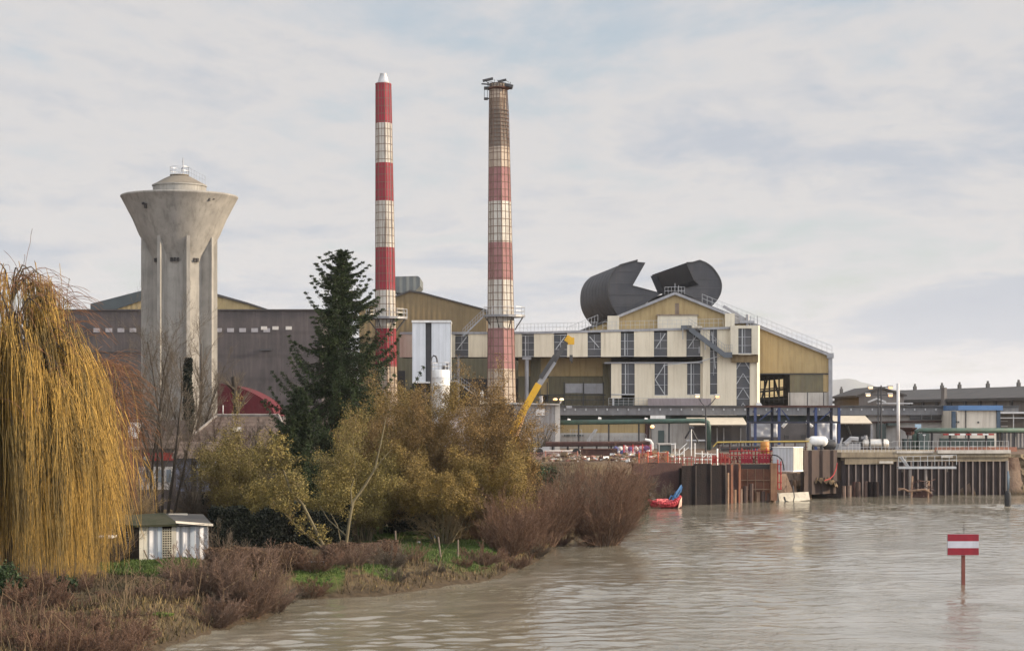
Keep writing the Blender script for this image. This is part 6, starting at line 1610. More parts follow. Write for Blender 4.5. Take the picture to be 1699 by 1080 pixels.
# --- golden weeping willow
def willow(name, label, X, Y, top, rx, ry, seed, ncl, nst, mats, zend=(-.3,4.0), r=.012, xbias=None, trunkr=.45):
    rg = np.random.default_rng(seed); z0 = gz(X,Y); t = thing(name, label, 'tree', (X,Y,z0-.1)); Ht = top-z0
    limbs = []; strands = []; strands2 = []
    def limb(p, q, sag, r0, r1, n=9):
        pr = None
        for i in range(n+1):
            f = i/n; a = (p[0]+(q[0]-p[0])*f, p[1]+(q[1]-p[1])*f, p[2]+(q[2]-p[2])*f+sag*math.sin(math.pi*f)+rg.normal()*.05)
            if pr is not None: limbs.append((*pr, *a, r0+(r1-r0)*(i-1)/n, r0+(r1-r0)*i/n))
            pr = a
    fork = (0,0,Ht*.35); limb((0,0,0), fork, 0, trunkr, trunkr*.7, 4)
    mains = []
    for i in range(9):
        a = 2*math.pi*i/9+rg.random()*.5; q = (rx*.45*math.cos(a), ry*.45*math.sin(a), Ht*(.66+.2*rg.random())); limb(fork, q, .4, trunkr*.45, .10); mains.append(q)
    limb(fork, (0,0,Ht*.88), 0, trunkr*.5, .1); mains.append((0,0,Ht*.88))
    for c in range(ncl):
        a = 2*math.pi*rg.random(); rr = math.sqrt(rg.random())*1.0
        if rg.random() < .55: rr = .72+.28*rg.random()
        cx, cy = rx*rr*math.cos(a), ry*rr*math.sin(a)
        cz = Ht*(.52+.50*math.sqrt(max(0,1-rr**1.8)))*(.86+.14*rg.random())
        mp = min(mains, key=lambda q: (q[0]-cx)**2+(q[1]-cy)**2+.3*(q[2]-cz)**2)
        limb(mp, (cx,cy,cz), .5+.6*rg.random(), .055, .015, 7)
        ze = zend[0]+(zend[1]-zend[0])*rg.random()**2.0
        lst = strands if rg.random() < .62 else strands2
        sg = .10+.22*rg.random()**1.5; dx, dy = rg.normal(0,.45), rg.normal(0,.45); rs = .65+.7*rg.random()
        ux, uy = math.cos(a)*rr, math.sin(a)*rr
        for s in range(nst):
            x, y, z = cx+rg.normal()*sg*1.6, cy+rg.normal()*sg*1.6, cz+rg.normal()*.25-abs(rg.normal())*.5
            zz = ze+abs(rg.normal())*1.7; L_ = z-zz
            if L_ < .6: continue
            n = max(4, int(L_/1.1)); out_ = .55+.5*rg.random(); k1, k2 = rg.normal(0,.10,2); ph = rg.random()*6
            pr = (x, y, z)
            for i in range(1, n+1):
                f = i/n; e = 1-math.exp(-3.2*f)
                px_ = x+ux*out_*e+dx*f+k1*math.sin(ph+f*5)*1.2; py_ = y+uy*out_*e+dy*f+k2*math.sin(ph+f*4)
                lift = .35*math.sin(min(1,f*4)*math.pi)*.6
                a2 = (px_, py_, z-L_*f**1.1+lift); lst.append((*pr, *a2, rs*r*(1.2-.75*(i-1)/n), rs*r*(1.2-.75*f))); pr = a2
    # upstanding wild twigs on the dome
    tw = []
    for i in range(420):
        a = 2*math.pi*rg.random(); rr = rg.random()**.6; p = (rx*rr*math.cos(a), ry*rr*math.sin(a), Ht*(.50+.46*math.sqrt(max(0,1-rr**1.9))))
        d = nrm(math.cos(a)*.8+rg.normal()*.4, math.sin(a)*.8+rg.normal()*.4, .9); L_ = .7+1.3*rg.random(); pr = p
        for j in range(7):
            d = nrm(d[0]+rg.normal()*.1, d[1]+rg.normal()*.1, d[2]-.26); a2 = tuple(pr[q]+d[q]*L_/5 for q in range(3)); tw.append((*pr,*a2,.013,.009)); pr = a2
    segmesh('trunk', limbs, BARK, t, 5)
    segmesh('hanging_strands', strands, mats[0], t, 3); segmesh('shaded_strands', strands2, mats[1], t, 3); segmesh('top_twigs', tw, mats[2], t, 3)
    return t
willow('weeping_willow', 'golden weeping willow with long hanging strands at the left edge', sx(18,91), 91., sz(438,91), 3.75, 4.4, 3, 205, 38, (WILLOW, WILLOW2, TWIGO))
willow('weeping_willow', 'smaller reddish topped weeping willow behind the golden one', sx(165,112), 112., sz(588,112), 1.6, 2.4, 8, 44, 18, (TWIGO, WILLOW, TWIGO), zend=(1.5,5.), trunkr=.2)

# --- spruce
def spruce(X, Y, top, prof, seed, label):
    rg = np.random.default_rng(seed); z0 = gz(X,Y); Ht = top-z0; t = thing('spruce_tree', label, 'tree', (X,Y,z0-.1))
    segs = [(0,0,Ht*i/12,.05*math.sin(i),.0,Ht*(i+1)/12,.26*(1-i/12.5),.26*(1-(i+1)/12.5)) for i in range(12)]
    C, Dr, LL = [], [], []; bs = []
    nb = 230; ga = 2.39996
    for i in range(nb):
        f = (i+.5)/nb; z = Ht*(.10+.89*f**.85); a = i*ga+rg.normal()*.45
        big = rg.random() < .55
        L_ = np.interp(z/Ht, *prof)*((.72+.42*rg.random()) if big else (.30+.35*rg.random()))
        ca, sa = math.cos(a), math.sin(a); droop = (.55-.80*f)*L_; n = max(4, int(L_/.22)); pr = (0,0,z); cur = .4+.8*rg.random()
        for j in range(1, n+1):
            s = j/n; rr_ = L_*s; zz = z-droop*math.sin(s*math.pi*.62)*1.1 + cur*L_*max(0,s-.60)**1.3*1.5
            q = (rr_*ca+rg.normal()*.03, rr_*sa+rg.normal()*.03, zz); bs.append((*pr,*q,.035*(1-s)+.012,.035*(1-s)+.008)); pr = q
            m = int(54*min(1., .5+1.2*s)*(1.15-.45*max(0,s-.55)/.45))
            w = .24*L_*(1.08-s)+.08
            for _ in range(m):
                side = rg.normal()*w*.6; hang = abs(rg.normal())*(.46*(1-f)+.07)*(1.1-.75*s)
                C.append((q[0]-sa*side+rg.normal()*.06, q[1]+ca*side+rg.normal()*.06, q[2]-hang-abs(side)*.18))
                Dr.append((ca*.6-sa*np.sign(side)*.5, sa*.6+ca*np.sign(side)*.5, -.9+1.2*f+.9*max(0,s-.7)))
    for i in range(320):
        f = rg.random()**.7; z = Ht*(.86+.14*f); r_ = .10+.55*(1-f); a = rg.random()*6.28; C.append((r_*rg.random()*math.cos(a),r_*rg.random()*math.sin(a),z)); Dr.append((math.cos(a)*.6,math.sin(a)*.6,.6))
    segmesh('trunk', segs, BARKD, t, 8); segmesh('branches', bs, BARKD, t, 4)
    leafmesh('crown', np.array(C), .23, .06, NEEDLE, t, rg, np.array(Dr), .45)
    return t
kS = 150./F
spruce(sx(566,150), 150., sz(412,150), ([0,.12,.25,.38,.50,.58,.66,.74,.80,.88,.95,1.],[k*kS for k in (70,112,130,128,118,106,84,70,60,45,24,4)]), 12, 'tall dark green spruce in front of the red and white chimney')
spruce(sx(497,140), 140., sz(640,140), ([0,.2,.45,.7,.85,1.],[k*140/F for k in (52,50,46,34,20,4)]), 15, 'shorter drooping dark spruce at the foot of the tall one')

# --- bare trees by the houses
spT = [dict(seg=9,wob=.05,up=.03,ch=12,ang=.55,rat=.38,rr=.5,st=.35,tap=.8), dict(seg=6,wob=.12,up=.06,ch=9,ang=.5,rat=.48,rr=.55,st=.15), dict(seg=5,wob=.14,up=.04,ch=6,ang=.5,rat=.5,rr=.6,st=.1), dict(seg=4,wob=.15,up=.02,ch=0,ang=.5,rat=.4,rmin=.006)]
st_ = [(-.5,0,-.06,0,1,10.6,.11),(-.2,.2,-.02,.1,1,11.8,.10),(.1,0,.03,-.05,1,12.,.11),(.35,.1,.10,.02,1,11.2,.12),(.6,-.1,.17,.05,1,9.4,.10),(.2,.4,-.12,.1,1,9.,.08)]
woody('bare_tree', 'slender bare tree of several dark stems behind the mossy shed', 'tree', sx(264,119), 119., st_, spT, 31, BARKD, TWIGG, 1)
st_ = [(0,0,.02,0,1,9.6,.24),(.1,.1,.2,.1,1,8.2,.14),(-.1,.1,-.22,0,1,8.0,.14)]
woody('bare_tree', 'twiggy bare tree casting its shadow on the water tower shaft', 'tree', sx(318,176), 176., [(0,0,.03,0,1,11.6,.26),(.1,.1,.22,.1,1,10.2,.16),(-.1,.1,-.24,0,1,10.4,.16),(0,0,.42,-.1,1,8.5,.12)], [dict(spT[0],ch=12,rat=.40), dict(spT[1],ch=8), spT[2], spT[3]], 32, BARKD, TWIGG, 1)
woody('bare_tree', 'fine bare tree between golden willow and stems behind the shed', 'tree', sx(222,130), 130., [(0,0,.04,0,1,7.2,.13),(.1,.1,.2,.1,1,6.4,.09),(-.1,.1,-.2,0,1,6.2,.09)], [dict(spT[0],ch=14,rat=.42,st=.2), dict(spT[1],ch=9), spT[2], spT[3]], 33, BARKD, TWIGG, 1)
woody('bare_tree', 'spreading bare tree above the blue grey cabin', 'tree', sx(338,128), 128., [(0,0,.05,0,1,5.6,.13),(.1,.1,.35,.1,1,5.4,.09),(-.1,.1,-.4,0,1,5.4,.09)], [dict(spT[0],ch=14,rat=.45,st=.2), dict(spT[1],ch=9), spT[2], spT[3]], 34, BARKD, TWIGG, 1)
woody('bare_tree', 'tall fine twigged bare tree at the left side of tower shaft', 'tree', sx(252,172), 172., [(0,0,.0,0,1,9.6,.2),(.1,.1,.2,.1,1,8.4,.13),(-.1,.1,-.24,0,1,8.4,.13),(0,0,-.45,-.1,1,7.5,.1)], [dict(spT[0],ch=15,rat=.42,st=.2), dict(spT[1],ch=9), spT[2], spT[3]], 35, BARKD, TWIGG, 1)
woody('bare_tree', 'bare twiggy tree spreading in front of the brown hipped roof', 'tree', sx(425,150), 150., [(0,0,.05,0,1,5.4,.13),(.1,.1,.4,.1,1,5.2,.09),(-.1,.1,-.4,0,1,5.2,.09),(0,-.1,-.7,0,1,4.4,.08)], [dict(spT[0],ch=15,rat=.46,st=.2), dict(spT[1],ch=10), spT[2], spT[3]], 36, BARKD, TWIGG, 1)
woody('bare_tree', 'bare brown tree hiding the left hip of the tiled roof', 'tree', sx(362,152), 152., [(0,0,-.05,0,1,5.8,.13),(.1,.1,.4,.1,1,5.2,.09),(-.1,.1,-.4,0,1,5.2,.09)], [dict(spT[0],ch=15,rat=.46,st=.2), dict(spT[1],ch=10), spT[2], spT[3]], 37, BARKD, TWIGR, 1)
# ivy clad stump trunk before the tower
iv = thing('ivy_clad_trunk', 'dark ivy covered tree trunk in front of water tower shaft', 'tree', (sx(312,170),170.,gzp(312,170)-.1))
rg = np.random.default_rng(4); hh = sz(592,170)-gzp(312,170)
segmesh('trunk', [(0,0,0,.1,0,hh*.5,.38,.32),(.1,0,hh*.5,.0,0,hh,.32,.18)], BARKD, iv, 8)
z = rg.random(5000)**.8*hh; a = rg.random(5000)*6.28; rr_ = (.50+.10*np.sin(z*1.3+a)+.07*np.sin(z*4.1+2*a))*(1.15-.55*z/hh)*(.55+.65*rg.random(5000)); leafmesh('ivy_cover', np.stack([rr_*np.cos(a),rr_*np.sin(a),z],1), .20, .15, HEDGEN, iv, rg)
# pollard with bristling shoots in front of the red dome
spP = [dict(seg=6,wob=.05,up=.02,ch=0,ang=.5,rat=.3,tap=.3)]
po = woody('pollarded_tree', 'dark pollarded tree with stubby arms before the red dome', 'tree', sx(392,178), 178., [(0,0,0,0,1,sz(622,178)-gzp(392,178),.36)], [dict(seg=6,wob=.03,up=.02,ch=5,ang=.95,rat=.20,rr=.7,st=.55,tap=.35), dict(seg=3,wob=.2,up=.35,ch=14,ang=.45,rat=1.9,rr=.22,st=.4,tap=.3), dict(seg=4,wob=.06,up=.12,ch=4,ang=.35,rat=.35,st=.2,rmin=.006), dict(seg=3,wob=.1,up=.05,ch=0,ang=.4,rat=.4,rmin=.005)], 41, BARKD, TWIGG, 2)

# --- yellow brown sallows in leaf
spL = [dict(seg=8,wob=.08,up=.02,ch=13,ang=.75,rat=.40,rr=.5,st=.15,tap=.8), dict(seg=6,wob=.14,up=.03,ch=8,ang=.6,rat=.48,rr=.55,st=.12), dict(seg=5,wob=.15,up=.02,ch=4,ang=.5,rat=.5,rr=.6,st=.1), dict(seg=3,wob=.15,up=.0,ch=0,ang=.5,rat=.4,rmin=.006)]
def sallow(label, x, D, ytop, wpx, seed, lm, nleaf, stems=9, tw=TWIGB, ls=(.095,.05), zmin=1.2, lift=1.):
    rg = random.Random(seed); X = sx(x,D); Hh = sz(ytop,D)-gz(X,D); sp = wpx/F*D/Hh
    return woody('sallow_tree', label, 'tree', X, D, radial(stems, rg, sp*1.1, Hh*.88, .085, base=.4, lift=lift), spL, seed, BARKP, tw, 1, (int(nleaf*1.75), ls[0], ls[1], lm, .18, zmin))
sallow('broad golden brown sallow standing left of the crane boom', 770, 121, 650, 92, 51, LEAFB, 84000, 17)
sallow('rounded yellow brown sallow rising below the hopper tower and silo', 672, 126, 648, 78, 52, LEAFY, 70000, 15)
sallow('olive yellow sallow at the foot of the tall spruce', 602, 116, 712, 60, 53, LEAFO, 50000, 13)
sallow('small golden sallow hanging over the bank above blue barrel', 735, 115, 735, 95, 54, LEAFY, 44000, 13, zmin=2.2)
sallow('thin olive sallow in front of the hipped roof house', 400, 118, 698, 52, 55, LEAFO, 24000, 11)
sallow('low yellowish sallow behind the dark hedge', 455, 114, 790, 70, 56, LEAFO, 26000, 12)
sallow('orange brown sallow crown touching the crane boom foot', 832, 126, 700, 42, 57, LEAFB, 26000, 10)
sallow('dull brown sallow between the spruce foot and the silo', 622, 122, 672, 58, 58, LEAFB, 40000, 12)
sallow('low golden sallow filling the gap behind the pale leaning trunks', 545, 113, 780, 70, 59, LEAFO, 34000, 12, zmin=1.8)
sallow('golden sallow with low drooping edge over the red brown bush', 815, 117, 745, 48, 60, LEAFY, 30000, 10, zmin=1.8)
# two pale leaning trunks in front
lt = thing('leaning_tree', 'pale leaning forked trunk slanting up left from the dark hedge', 'tree', (sx(536,106),106.,gzp(536,106)-.2))
def path_tree(root, paths, D, mat):
    segs = []
    for pts, ra, rb2 in paths:
        P = [Vector(W(x,y,D+dd))-Vector(root.location) for x, y, dd in pts]; P2 = []
        for i in range(len(P)-1):
            for k in range(4): P2.append(P[i].lerp(P[i+1],k/4))
        P2.append(P[-1]); n = len(P2)-1
        for i in range(n): segs.append((*P2[i],*P2[i+1],ra+(rb2-ra)*i/n,ra+(rb2-ra)*(i+1)/n))
    return segmesh('trunk', segs, mat, root, 6), segs
_, sg_ = path_tree(lt, [([(540,912,0),(520,872,0),(503,838,.2),(482,812,.4),(470,780,.7),(455,768,.9),(437,741,1.2)],.10,.03),([(466,776,.7),(448,774,.8),(440,776,.9)],.03,.012),([(470,780,.7),(459,752,.5)],.04,.015),([(534,908,.3),(512,890,.5),(480,860,.8),(452,830,1.2)],.07,.02),([(500,833,.2),(484,830,.1)],.02,.01)], 106, BARKP)
S4 = [[],[],[]]; rgx = random.Random(9)
for s in sg_[10:]:
    for _ in range(2): grow(S4, rgx, s[3:6], nrm(rgx.gauss(0,1),rgx.gauss(0,1),rgx.gauss(.6,.6)), rgx.uniform(.5,1.3), .012, 0, [dict(seg=4,wob=.15,up=.08,ch=4,ang=.6,rat=.5,rmin=.006),dict(seg=3,wob=.15,up=.05,ch=2,ang=.5,rat=.5,rmin=.005),dict(seg=2,wob=.1,up=0,ch=0,ang=.5,rat=.5,rmin=.005)])
al = [s for l in S4 for s in l]; segmesh('branches', al, TWIGB, lt, 3)
npr = np.random.default_rng(3); A4 = np.array(al); i = npr.integers(0,len(A4),5500); leafmesh('crown', A4[i,3:6]+npr.normal(size=(5500,3))*.10, .13, .07, LEAFO, lt, npr)
lt = thing('leaning_tree', 'pale thin trunk leaning right in front of the yellow sallows', 'tree', (sx(574,107),107.,gzp(574,107)-.2))
path_tree(lt, [([(573,912,0),(580,862,0),(586,832,.2),(606,805,.4),(622,778,.6),(632,735,.8),(641,690,1.1)],.10,.025),([(584,840,.1),(582,812,.2),(588,792,.2)],.05,.02),([(604,806,.4),(598,822,.3)],.02,.015),([(600,812,.4),(634,762,.5),(650,745,.8)],.035,.012),([(576,890,0),(545,862,.1),(530,838,.3)],.045,.012),([(566,902,.1),(560,872,.3),(548,850,.5)],.04,.012)], 107, BARKP)

# --- bare shrubs
spB = [dict(seg=6,wob=.08,up=.02,ch=8,ang=.42,rat=.50,rr=.55,st=.12,tap=.75), dict(seg=5,wob=.12,up=.04,ch=6,ang=.42,rat=.52,rr=.6,st=.1), dict(seg=4,wob=.14,up=.03,ch=0,ang=.4,rat=.5,rmin=.0055)]
spB2 = [dict(spB[0]), dict(spB[1]), dict(seg=4,wob=.13,up=.03,ch=4,ang=.4,rat=.55,rr=.7,st=.1,rmin=.006), dict(seg=3,wob=.12,up=.02,ch=0,ang=.4,rat=.5,rmin=.0055)]
def shrub(label, x, D, ytop, wpx, seed, tw=TWIGR, stems=34, group=None, sp=spB, r=.028, lift=1., z=None, bark=None, base=.5, cat='shrub'):
    bark = bark or pm('shrub_stem_bark', (.20,.125,.085), (.12,.08,.055), 5., .95, bump=.3)
    rg = random.Random(seed); X = sx(x,D); z0 = gz(X,D) if z is None else z; Hh = sz(ytop,D)-z0
    s = wpx/F*D/max(Hh,.4)
    st0 = radial(stems, rg, s*1.25, Hh*1.0, r, base=base, lift=lift)
    st0 = [(a,b_,c_,d0,e_*.9,L0*(1-.30*min(1,(c_*c_+d0*d0)**.5/(s*1.4+.01))**2),r0) for a,b_,c_,d0,e_,L0,r0 in st0]
    return woody('bare_shrub' if cat == 'shrub' else 'bare_tree', label, cat, X, D, st0, sp, seed, bark, tw, 1, None, group, z0-.1, 'twigs', 'stems')
shrub('big round bare reddish willow bush standing in the flooded river edge', 1000, 131, 768, 66, 61, TWIGR, 60, sp=spB2, r=.05, z=-.2, base=.7, lift=.72)
shrub('tall red brown bare bush left of the round flooded bush', 905, 128, 790, 62, 62, TWIGR, 42, sp=spB2, r=.04, z=.1)
shrub('dense red brown bare bush on the bank below the golden sallow', 842, 113, 822, 52, 63, TWIGR, 46, sp=spB2, r=.03)
shrub('grey brown bare bush behind the round flooded bush', 958, 146, 775, 60, 64, TWIGG, 40, sp=spB2, r=.035)
shrub('low brown bush on the slope left of the red dinghy', 1038, 165, 775, 42, 65, TWIGR, 36, sp=spB2, r=.03)
shrub('brown thicket below the faded pink fence', 935, 168, 770, 70, 66, TWIGG, 40, sp=spB2, r=.03)
shrub('narrow bush at the water line right of the golden sallow', 880, 118, 868, 40, 67, TWIGR, 34, r=.02)
shrub('low tangle of brown twigs on the bank below the lawn', 790, 104.5, 935, 34, 68, TWIGR, 34, r=.018)
shrub('brown bramble on the bank below the tilted post', 712, 101, 948, 42, 69, TWIGV, 30, r=.015)
shrub('taller bare bush on the bank under the olive sallow', 672, 102.5, 895, 26, 72, TWIGR, 34, r=.02)
shrub('wide purple brown bush at the river in front of the clipped hedge', 335, 83.5, 905, 78, 73, TWIGV, 60, sp=spB2, r=.028)
shrub('purple brown bush leaning over the water right of the wide one', 408, 83.2, 925, 55, 74, TWIGV, 50, sp=spB2, r=.026, z=.1)
shrub('russet bush below the hanging willow strands', 205, 80.5, 968, 55, 75, TWIGR, 54, sp=spB2, r=.022)
shrub('russet bush at the bottom left corner', 60, 77.5, 955, 80, 76, TWIGR, 60, sp=spB2, r=.022)
shrub('dark russet bush between corner bush and willow strands', 135, 77, 985, 60, 77, TWIGR, 50, sp=spB2, r=.02)
shrub('low russet brush at the lower edge beside the green tuft', 225, 75.5, 1010, 45, 78, TWIGR, 50, sp=spB2, r=.018)
shrub('buff bush behind the shed roof and hanging strands', 205, 112, 800, 60, 79, TWIGB, 50, sp=spB2, r=.022)
shrub('brown bush in front of the blue grey cabin', 330, 122, 795, 45, 80, TWIGG, 50, sp=spB2, r=.022)
shrub('bare twiggy bush against the grey concrete block by the crane', 892, 238, 692, 34, 81, TWIGG, 30, sp=spB, r=.05, bark=BARKD)
shrub('dark brush pile of cut branches left of the mossy shed roof', 178, 103, 846, 40, 82, TWIGG, 40, sp=spB, r=.025)
shrub('sparse upright shoots in front of the dark hedge', 372, 104, 862, 38, 83, TWIGG, 16, sp=spB, r=.018)
shrub('reddish bush under the golden sallow by the dark green tank', 812, 117, 858, 45, 84, TWIGR, 40, sp=spB2, r=.02)

shrub('russet brush between the corner bush and the golden willow foot', 30, 83, 940, 60, 110, TWIGR, 50, sp=spB2, r=.02)
shrub('russet brush under the middle of the hanging willow strands', 110, 84, 945, 60, 111, TWIGR, 50, sp=spB2, r=.02)
shrub('purple brown bush between russet brush and wide river bush', 270, 80.5, 958, 50, 112, TWIGV, 56, sp=spB2, r=.022)
shrub('low russet brush along the bottom edge in the very corner', 20, 74.5, 985, 70, 113, TWIGR, 60, sp=spB2, r=.018)
shrub('low russet brush along the bottom edge right of the corner', 115, 74, 1005, 70, 114, TWIGR, 60, sp=spB2, r=.018)
shrub('russet brush at the bottom edge left of the green tuft', 190, 74.5, 1000, 50, 115, TWIGR, 56, sp=spB2, r=.018)
shrub('purple brown bush dipping its twigs in the water at lower left', 345, 79.5, 985, 60, 116, TWIGV, 56, sp=spB2, r=.02, z=.05)
shrub('brown brush at the water line below the golden sallow', 800, 106.5, 900, 40, 119, TWIGR, 44, sp=spB2, r=.02)
shrub('dense brown bush between the red brown bushes on the river bank', 870, 121, 830, 50, 120, TWIGR, 50, sp=spB2, r=.025)
shrub('brown bush on the crest of the slope above the dinghy', 1020, 180, 772, 40, 121, TWIGR, 40, sp=spB2, r=.03)
shrub('reddish bush behind the round flooded bush near the slope', 985, 158, 768, 50, 122, TWIGR, 44, sp=spB2, r=.03)

shrub('russet brush at the very bottom left reaching out of the frame', 40, 69.5, 1000, 75, 130, TWIGR, 64, sp=spB2, r=.016)
shrub('russet brush at the bottom edge with tips against corner brush', 130, 70.5, 1010, 60, 131, TWIGR, 60, sp=spB2, r=.016)
shrub('russet brush at the bottom edge overhanging the muddy bank', 205, 71, 1020, 48, 132, TWIGR, 56, sp=spB2, r=.016)
shrub('dark red brush filling the bottom edge between russet bushes', 85, 66.5, 1030, 70, 133, TWIGR, 60, sp=spB2, r=.015)
shrub('dark red brush at the bottom edge closest to the water', 175, 67.5, 1040, 50, 134, TWIGR, 50, sp=spB2, r=.015)
shrub('brown bush above the rubble slope by the red dinghy', 1064, 186, 786, 26, 135, TWIGG, 36, sp=spB2, r=.025)
shrub('dark brown brush at the foot of the dark red retaining wall', 1100, 187.5, 800, 26, 136, TWIGG, 36, sp=spB2, r=.02)
shrub('dark red brush cut by the bottom edge in the left corner', 25, 63.5, 1020, 80, 150, TWIGR, 60, sp=spB2, r=.014)
shrub('dark red brush cut by the bottom edge beside the corner', 105, 62.5, 1030, 70, 151, TWIGR, 60, sp=spB2, r=.014)
shrub('thin russet brush cut by the bottom edge on the muddy bank', 180, 63.5, 1045, 55, 152, TWIGR, 50, sp=spB2, r=.014)
# a row of brambles along the water line: three built, the rest copies
br3 = []
BL = 'low brown bramble in the ragged row along the water edge'
for k in range(3):
    rgk = random.Random(140+k); st0 = radial(26, rgk, 1.15, 1.15, .014, base=.35)
    o = woody('bramble', BL, 'bramble', sx(520+60*k,94.5+k*1.6), 95.2+k*1.8, st0, spB2, 140+k, BARK, (TWIGR, TWIGV, TWIGG)[k], 1, None, 'brambles along the water edge', None, 'twigs', 'stems'); br3.append(o)
rgk = random.Random(77); P_ = [p for p in SHORE if 79 <= p[1] <= 160]
for i in range(len(P_)-1):
    (ax_, ay_), (bx_, by_) = P_[i], P_[i+1]; L_ = math.hypot(bx_-ax_, by_-ay_); n_ = max(1, int(L_/2.4))
    for j in range(n_):
        t_ = (j+rgk.random())/n_; X_ = ax_+(bx_-ax_)*t_; Y_ = ay_+(by_-ay_)*t_; nx_, ny_ = -(by_-ay_)/L_, (bx_-ax_)/L_; off = rgk.uniform(.2,1.5)
        X_ += nx_*off; Y_ += ny_*off
        c_ = copy_tree(br3[rgk.randrange(3)]); c_.location = (X_, Y_, gz(X_,Y_)-.1); c_.rotation_euler = (0,0,rgk.random()*6.28); s_ = rgk.uniform(.3,.65) if 96 < Y_ < 110 else rgk.uniform(.4,.85); c_.scale = (s_*1.1,s_*1.1,s_)

# --- hedges: clipped boxes of twigs or dense foliage
def hedge(name, label, A, B, h, wid, seed, lm, nl, l, w, tw=None, ntw=0, zoff=0., bumps=.12):
    A, B = Vector((*A,0)), Vector((*B,0)); L_ = (B-A).length; ax = (B-A)/L_; nn = Vector((-ax.y,ax.x,0)); rg = np.random.default_rng(seed)
    z0 = gz(A.x,A.y); t = thing(name, label, 'hedge', (A.x,A.y,z0-.05))
    s = rg.random(nl)*L_; q = (rg.random(nl)-.5)*wid; hv = h*(1+bumps*np.sin(s*1.7)+bumps*.6*np.sin(s*4.1+1)) ; z = hv*rg.random(nl)
    f = rg.random(nl); q = np.where(f < .5, -wid/2*(1-.35*(z/hv)**3)+rg.normal(size=nl)*.09, q); z = np.where(f > .72, hv*(.93+.05*rg.normal(size=nl)), z)
    C = np.stack([ax.x*s+nn.x*q, ax.y*s+nn.y*q, z],1)
    zz = ground_z(A.x+C[:,0], A.y+C[:,1])-z0; C[:,2] += zz
    leafmesh('foliage', C, l, w, lm, t, rg)
    if ntw:
        s = rg.random(ntw)*L_; q = (rg.random(ntw)-.5)*wid; z0_ = h*rg.random(ntw)*.75; ln = h*(.25+.3*rg.random(ntw)); dx = rg.normal(size=ntw)*.25; dy = rg.normal(size=ntw)*.25
        zb = z0_; zt = np.minimum(zb+ln, h*(1.02+.06*rg.random(ntw)))
        P = np.stack([ax.x*s+nn.x*q, ax.y*s+nn.y*q, zb],1); Q = P+np.stack([dx,dy,zt-zb],1); e = ground_z(A.x+P[:,0],A.y+P[:,1])-z0; P[:,2]+=e; Q[:,2]+=e
        segmesh('stems', np.concatenate([P,Q,np.full((ntw,1),.012),np.full((ntw,1),.006)],1), tw, t, 3)
    return t
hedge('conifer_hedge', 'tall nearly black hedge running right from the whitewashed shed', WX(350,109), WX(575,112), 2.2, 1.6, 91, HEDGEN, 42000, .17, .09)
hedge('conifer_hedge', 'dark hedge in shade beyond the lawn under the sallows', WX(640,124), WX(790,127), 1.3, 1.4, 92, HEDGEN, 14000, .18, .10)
HL = pm('brown_hedge_leaf', (.115,.068,.042), (.075,.05,.03), .6, .9, island=.5)
hedge('clipped_hedge', 'clipped brown hedge left of the low wire gate', WX(352,92), WX(498,96), 1.15, 1.0, 93, HL, 16000, .10, .05, TWIGV, 9000)
hedge('clipped_hedge', 'clipped brown hedge right of the low wire gate', WX(545,99), WX(650,103), 1.0, 1.0, 94, HL, 14000, .10, .05, TWIGV, 8000)
# --- leafy evergreen bushes
def bush(label, x, D, ytop, wpx, seed, lm, nl, l=.16, w=.10, flat=1.):
    rg = np.random.default_rng(seed); X = sx(x,D); z0 = gz(X,D); Hh = sz(ytop,D)-z0; rx = wpx/F*D; t = thing('evergreen_bush', label, 'bush', (X,D,z0-.1))
    cl = rg.normal(size=(26,3)); cl /= np.linalg.norm(cl,axis=1,keepdims=True); cl *= (rg.random((26,1))**.5)*.8
    i = rg.integers(0,26,nl); p = cl[i]+rg.normal(size=(nl,3))*.17; C = np.stack([p[:,0]*rx, p[:,1]*rx*.9, np.maximum(.05,Hh*(.5+.5*p[:,2]))],1)
    leafmesh('foliage', C, l, w, lm, t, rg)
    S = [[],[]]; rgx = random.Random(seed)
    for s_ in radial(10, rgx, rx/Hh, Hh*.8, .03): grow(S, rgx, (s_[0],s_[1],0.), nrm(*s_[2:5]), s_[5], s_[6], 0, [dict(seg=5,wob=.1,up=0,ch=5,ang=.5,rat=.5),dict(seg=3,wob=.1,up=0,ch=0,ang=.4,rat=.4)])
    segmesh('stems', S[0]+S[1], BARKD, t, 4); return t
bush('dark ivy green bush between golden sallow and bare bushes', 880, 150, 758, 26, 101, IVY, 8000)
bush('green ivy mound on the slope just left of the red dinghy', 1062, 172, 805, 18, 102, IVY, 5000, .2, .14)
bush('dark green ivy bush left of the thin olive sallow', 375, 128, 740, 34, 103, IVY, 8000)
bush('bright green tuft at the water edge in the lower left', 262, 76.5, 1012, 24, 104, GREENL, 5000, .11, .06)
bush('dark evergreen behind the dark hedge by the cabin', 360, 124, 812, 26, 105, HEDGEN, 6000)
bush('green ivy clump at the foot of the golden willow', 108, 84, 952, 22, 106, IVY, 4500, .12, .09)
bush('dark ivy clump at the left edge under the golden willow', 10, 82, 930, 34, 107, IVY, 6000, .13, .09)
bush('dull green undergrowth bush on bank between bare bushes', 905, 160, 772, 22, 108, IVY, 5000, .2, .13)

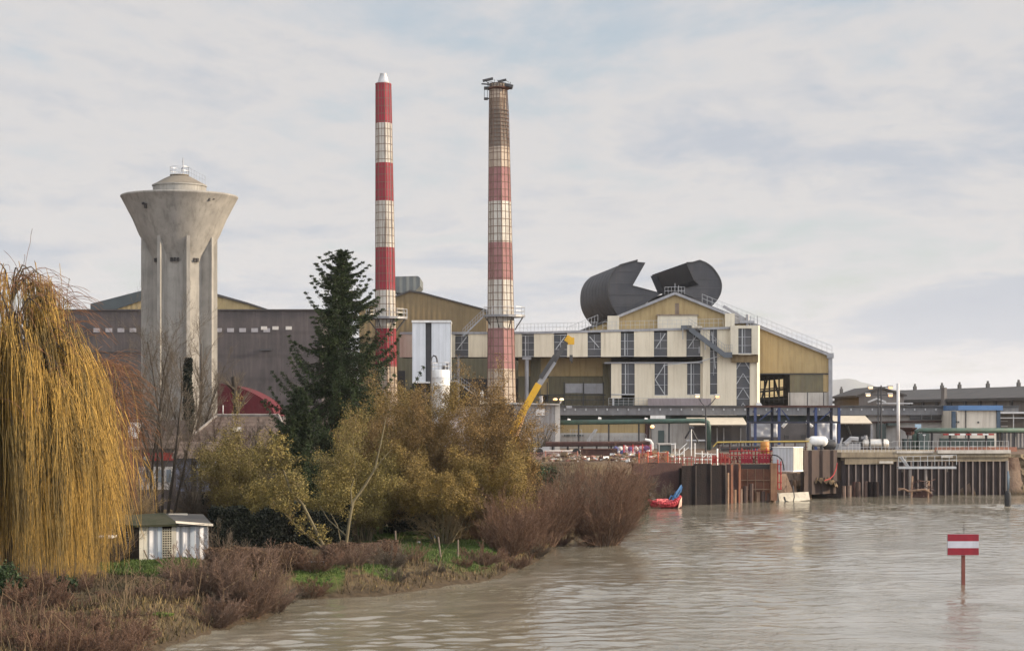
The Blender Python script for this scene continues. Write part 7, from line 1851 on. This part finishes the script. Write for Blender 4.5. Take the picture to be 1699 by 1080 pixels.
def stalks(name, n, seed, mat, dmin, dmax, hmin, hmax, yr_):
    rg = np.random.default_rng(seed); Y = yr_[0]+(yr_[1]-yr_[0])*rg.random(n); X = sx(-40,1)*Y+(sx(1050,1)-sx(-40,1))*Y*rg.random(n); d = land_dist(X,Y); k = (d > dmin) & (d < dmax) & (lawn_mask(X,Y) < .4) & (np.sin(X*.8+Y*.5)+np.sin(X*.33-Y*.7) > -.5); X, Y = X[k], Y[k]; m = len(X); Z = ground_z(X,Y)-.05
    h = hmin+(hmax-hmin)*rg.random(m)**2; P = np.stack([X,Y,Z],1); Q = P+np.stack([rg.normal(size=m)*.18*h, rg.normal(size=m)*.18*h, h],1); R = Q+np.stack([rg.normal(size=m)*.25*h, rg.normal(size=m)*.25*h, .35*h],1)
    o = np.ones((m,1)); S = np.concatenate([np.concatenate([P,Q,o*.012,o*.009],1), np.concatenate([Q,R,o*.009,o*.005],1)])
    return struct(segmesh(name, S, mat), 'stuff')
stalks('dead_stalks', 7500, 5, pm('dead_stalk',(.20,.14,.08),(.12,.08,.05),.7,.9,island=.5), .1, 4.5, .4, 1.5, (60,165))
# --- grass and litter on the banks
def grass_patch(name, n, xr_, yr_, mat, hmin, hmax, seed, cond=None):
    rg = np.random.default_rng(seed); Y = yr_[0]+(yr_[1]-yr_[0])*rg.random(n); X = sx(xr_[0],1)*Y+(sx(xr_[1],1)-sx(xr_[0],1))*Y*rg.random(n)
    d = land_dist(X,Y); k = d > .25; 
    if cond is not None: k &= cond(X,Y,d)
    X, Y = X[k], Y[k]; Z = ground_z(X,Y); m = len(X)
    h = hmin+(hmax-hmin)*rg.random(m)**1.5; a = rg.random(m)*6.28; w = .018+.02*rg.random(m); lx, ly = rg.normal(size=m)*.4*h, rg.normal(size=m)*.4*h
    V = np.stack([np.stack([X-w*np.cos(a),Y-w*np.sin(a),Z-.02],1),np.stack([X+w*np.cos(a),Y+w*np.sin(a),Z-.02],1),np.stack([X+lx,Y+ly,Z+h],1)],1).reshape(-1,3)
    return struct(npmesh(name, V, np.arange(3*m).reshape(m,3), mat), 'stuff')
grass_patch('lawn_grass', 120000, (150,880), (92,126), GRASS, .05,.16, 1, lambda X,Y,d: (d > .9) & (lawn_mask(X,Y) > .38))
grass_patch('bank_dead_grass', 90000, (-60,1130), (60,186), DEADG, .12,.40, 2, lambda X,Y,d: (d < 5.5) & (lawn_mask(X,Y) < .42))
grass_patch('bank_undergrowth', 60000, (-40,1100), (60,186), pm('dark_undergrowth',(.05,.048,.022),(.07,.045,.03),.6,.9,island=.5), .15,.45, 3, lambda X,Y,d: (d < 9) & (lawn_mask(X,Y) < .42))
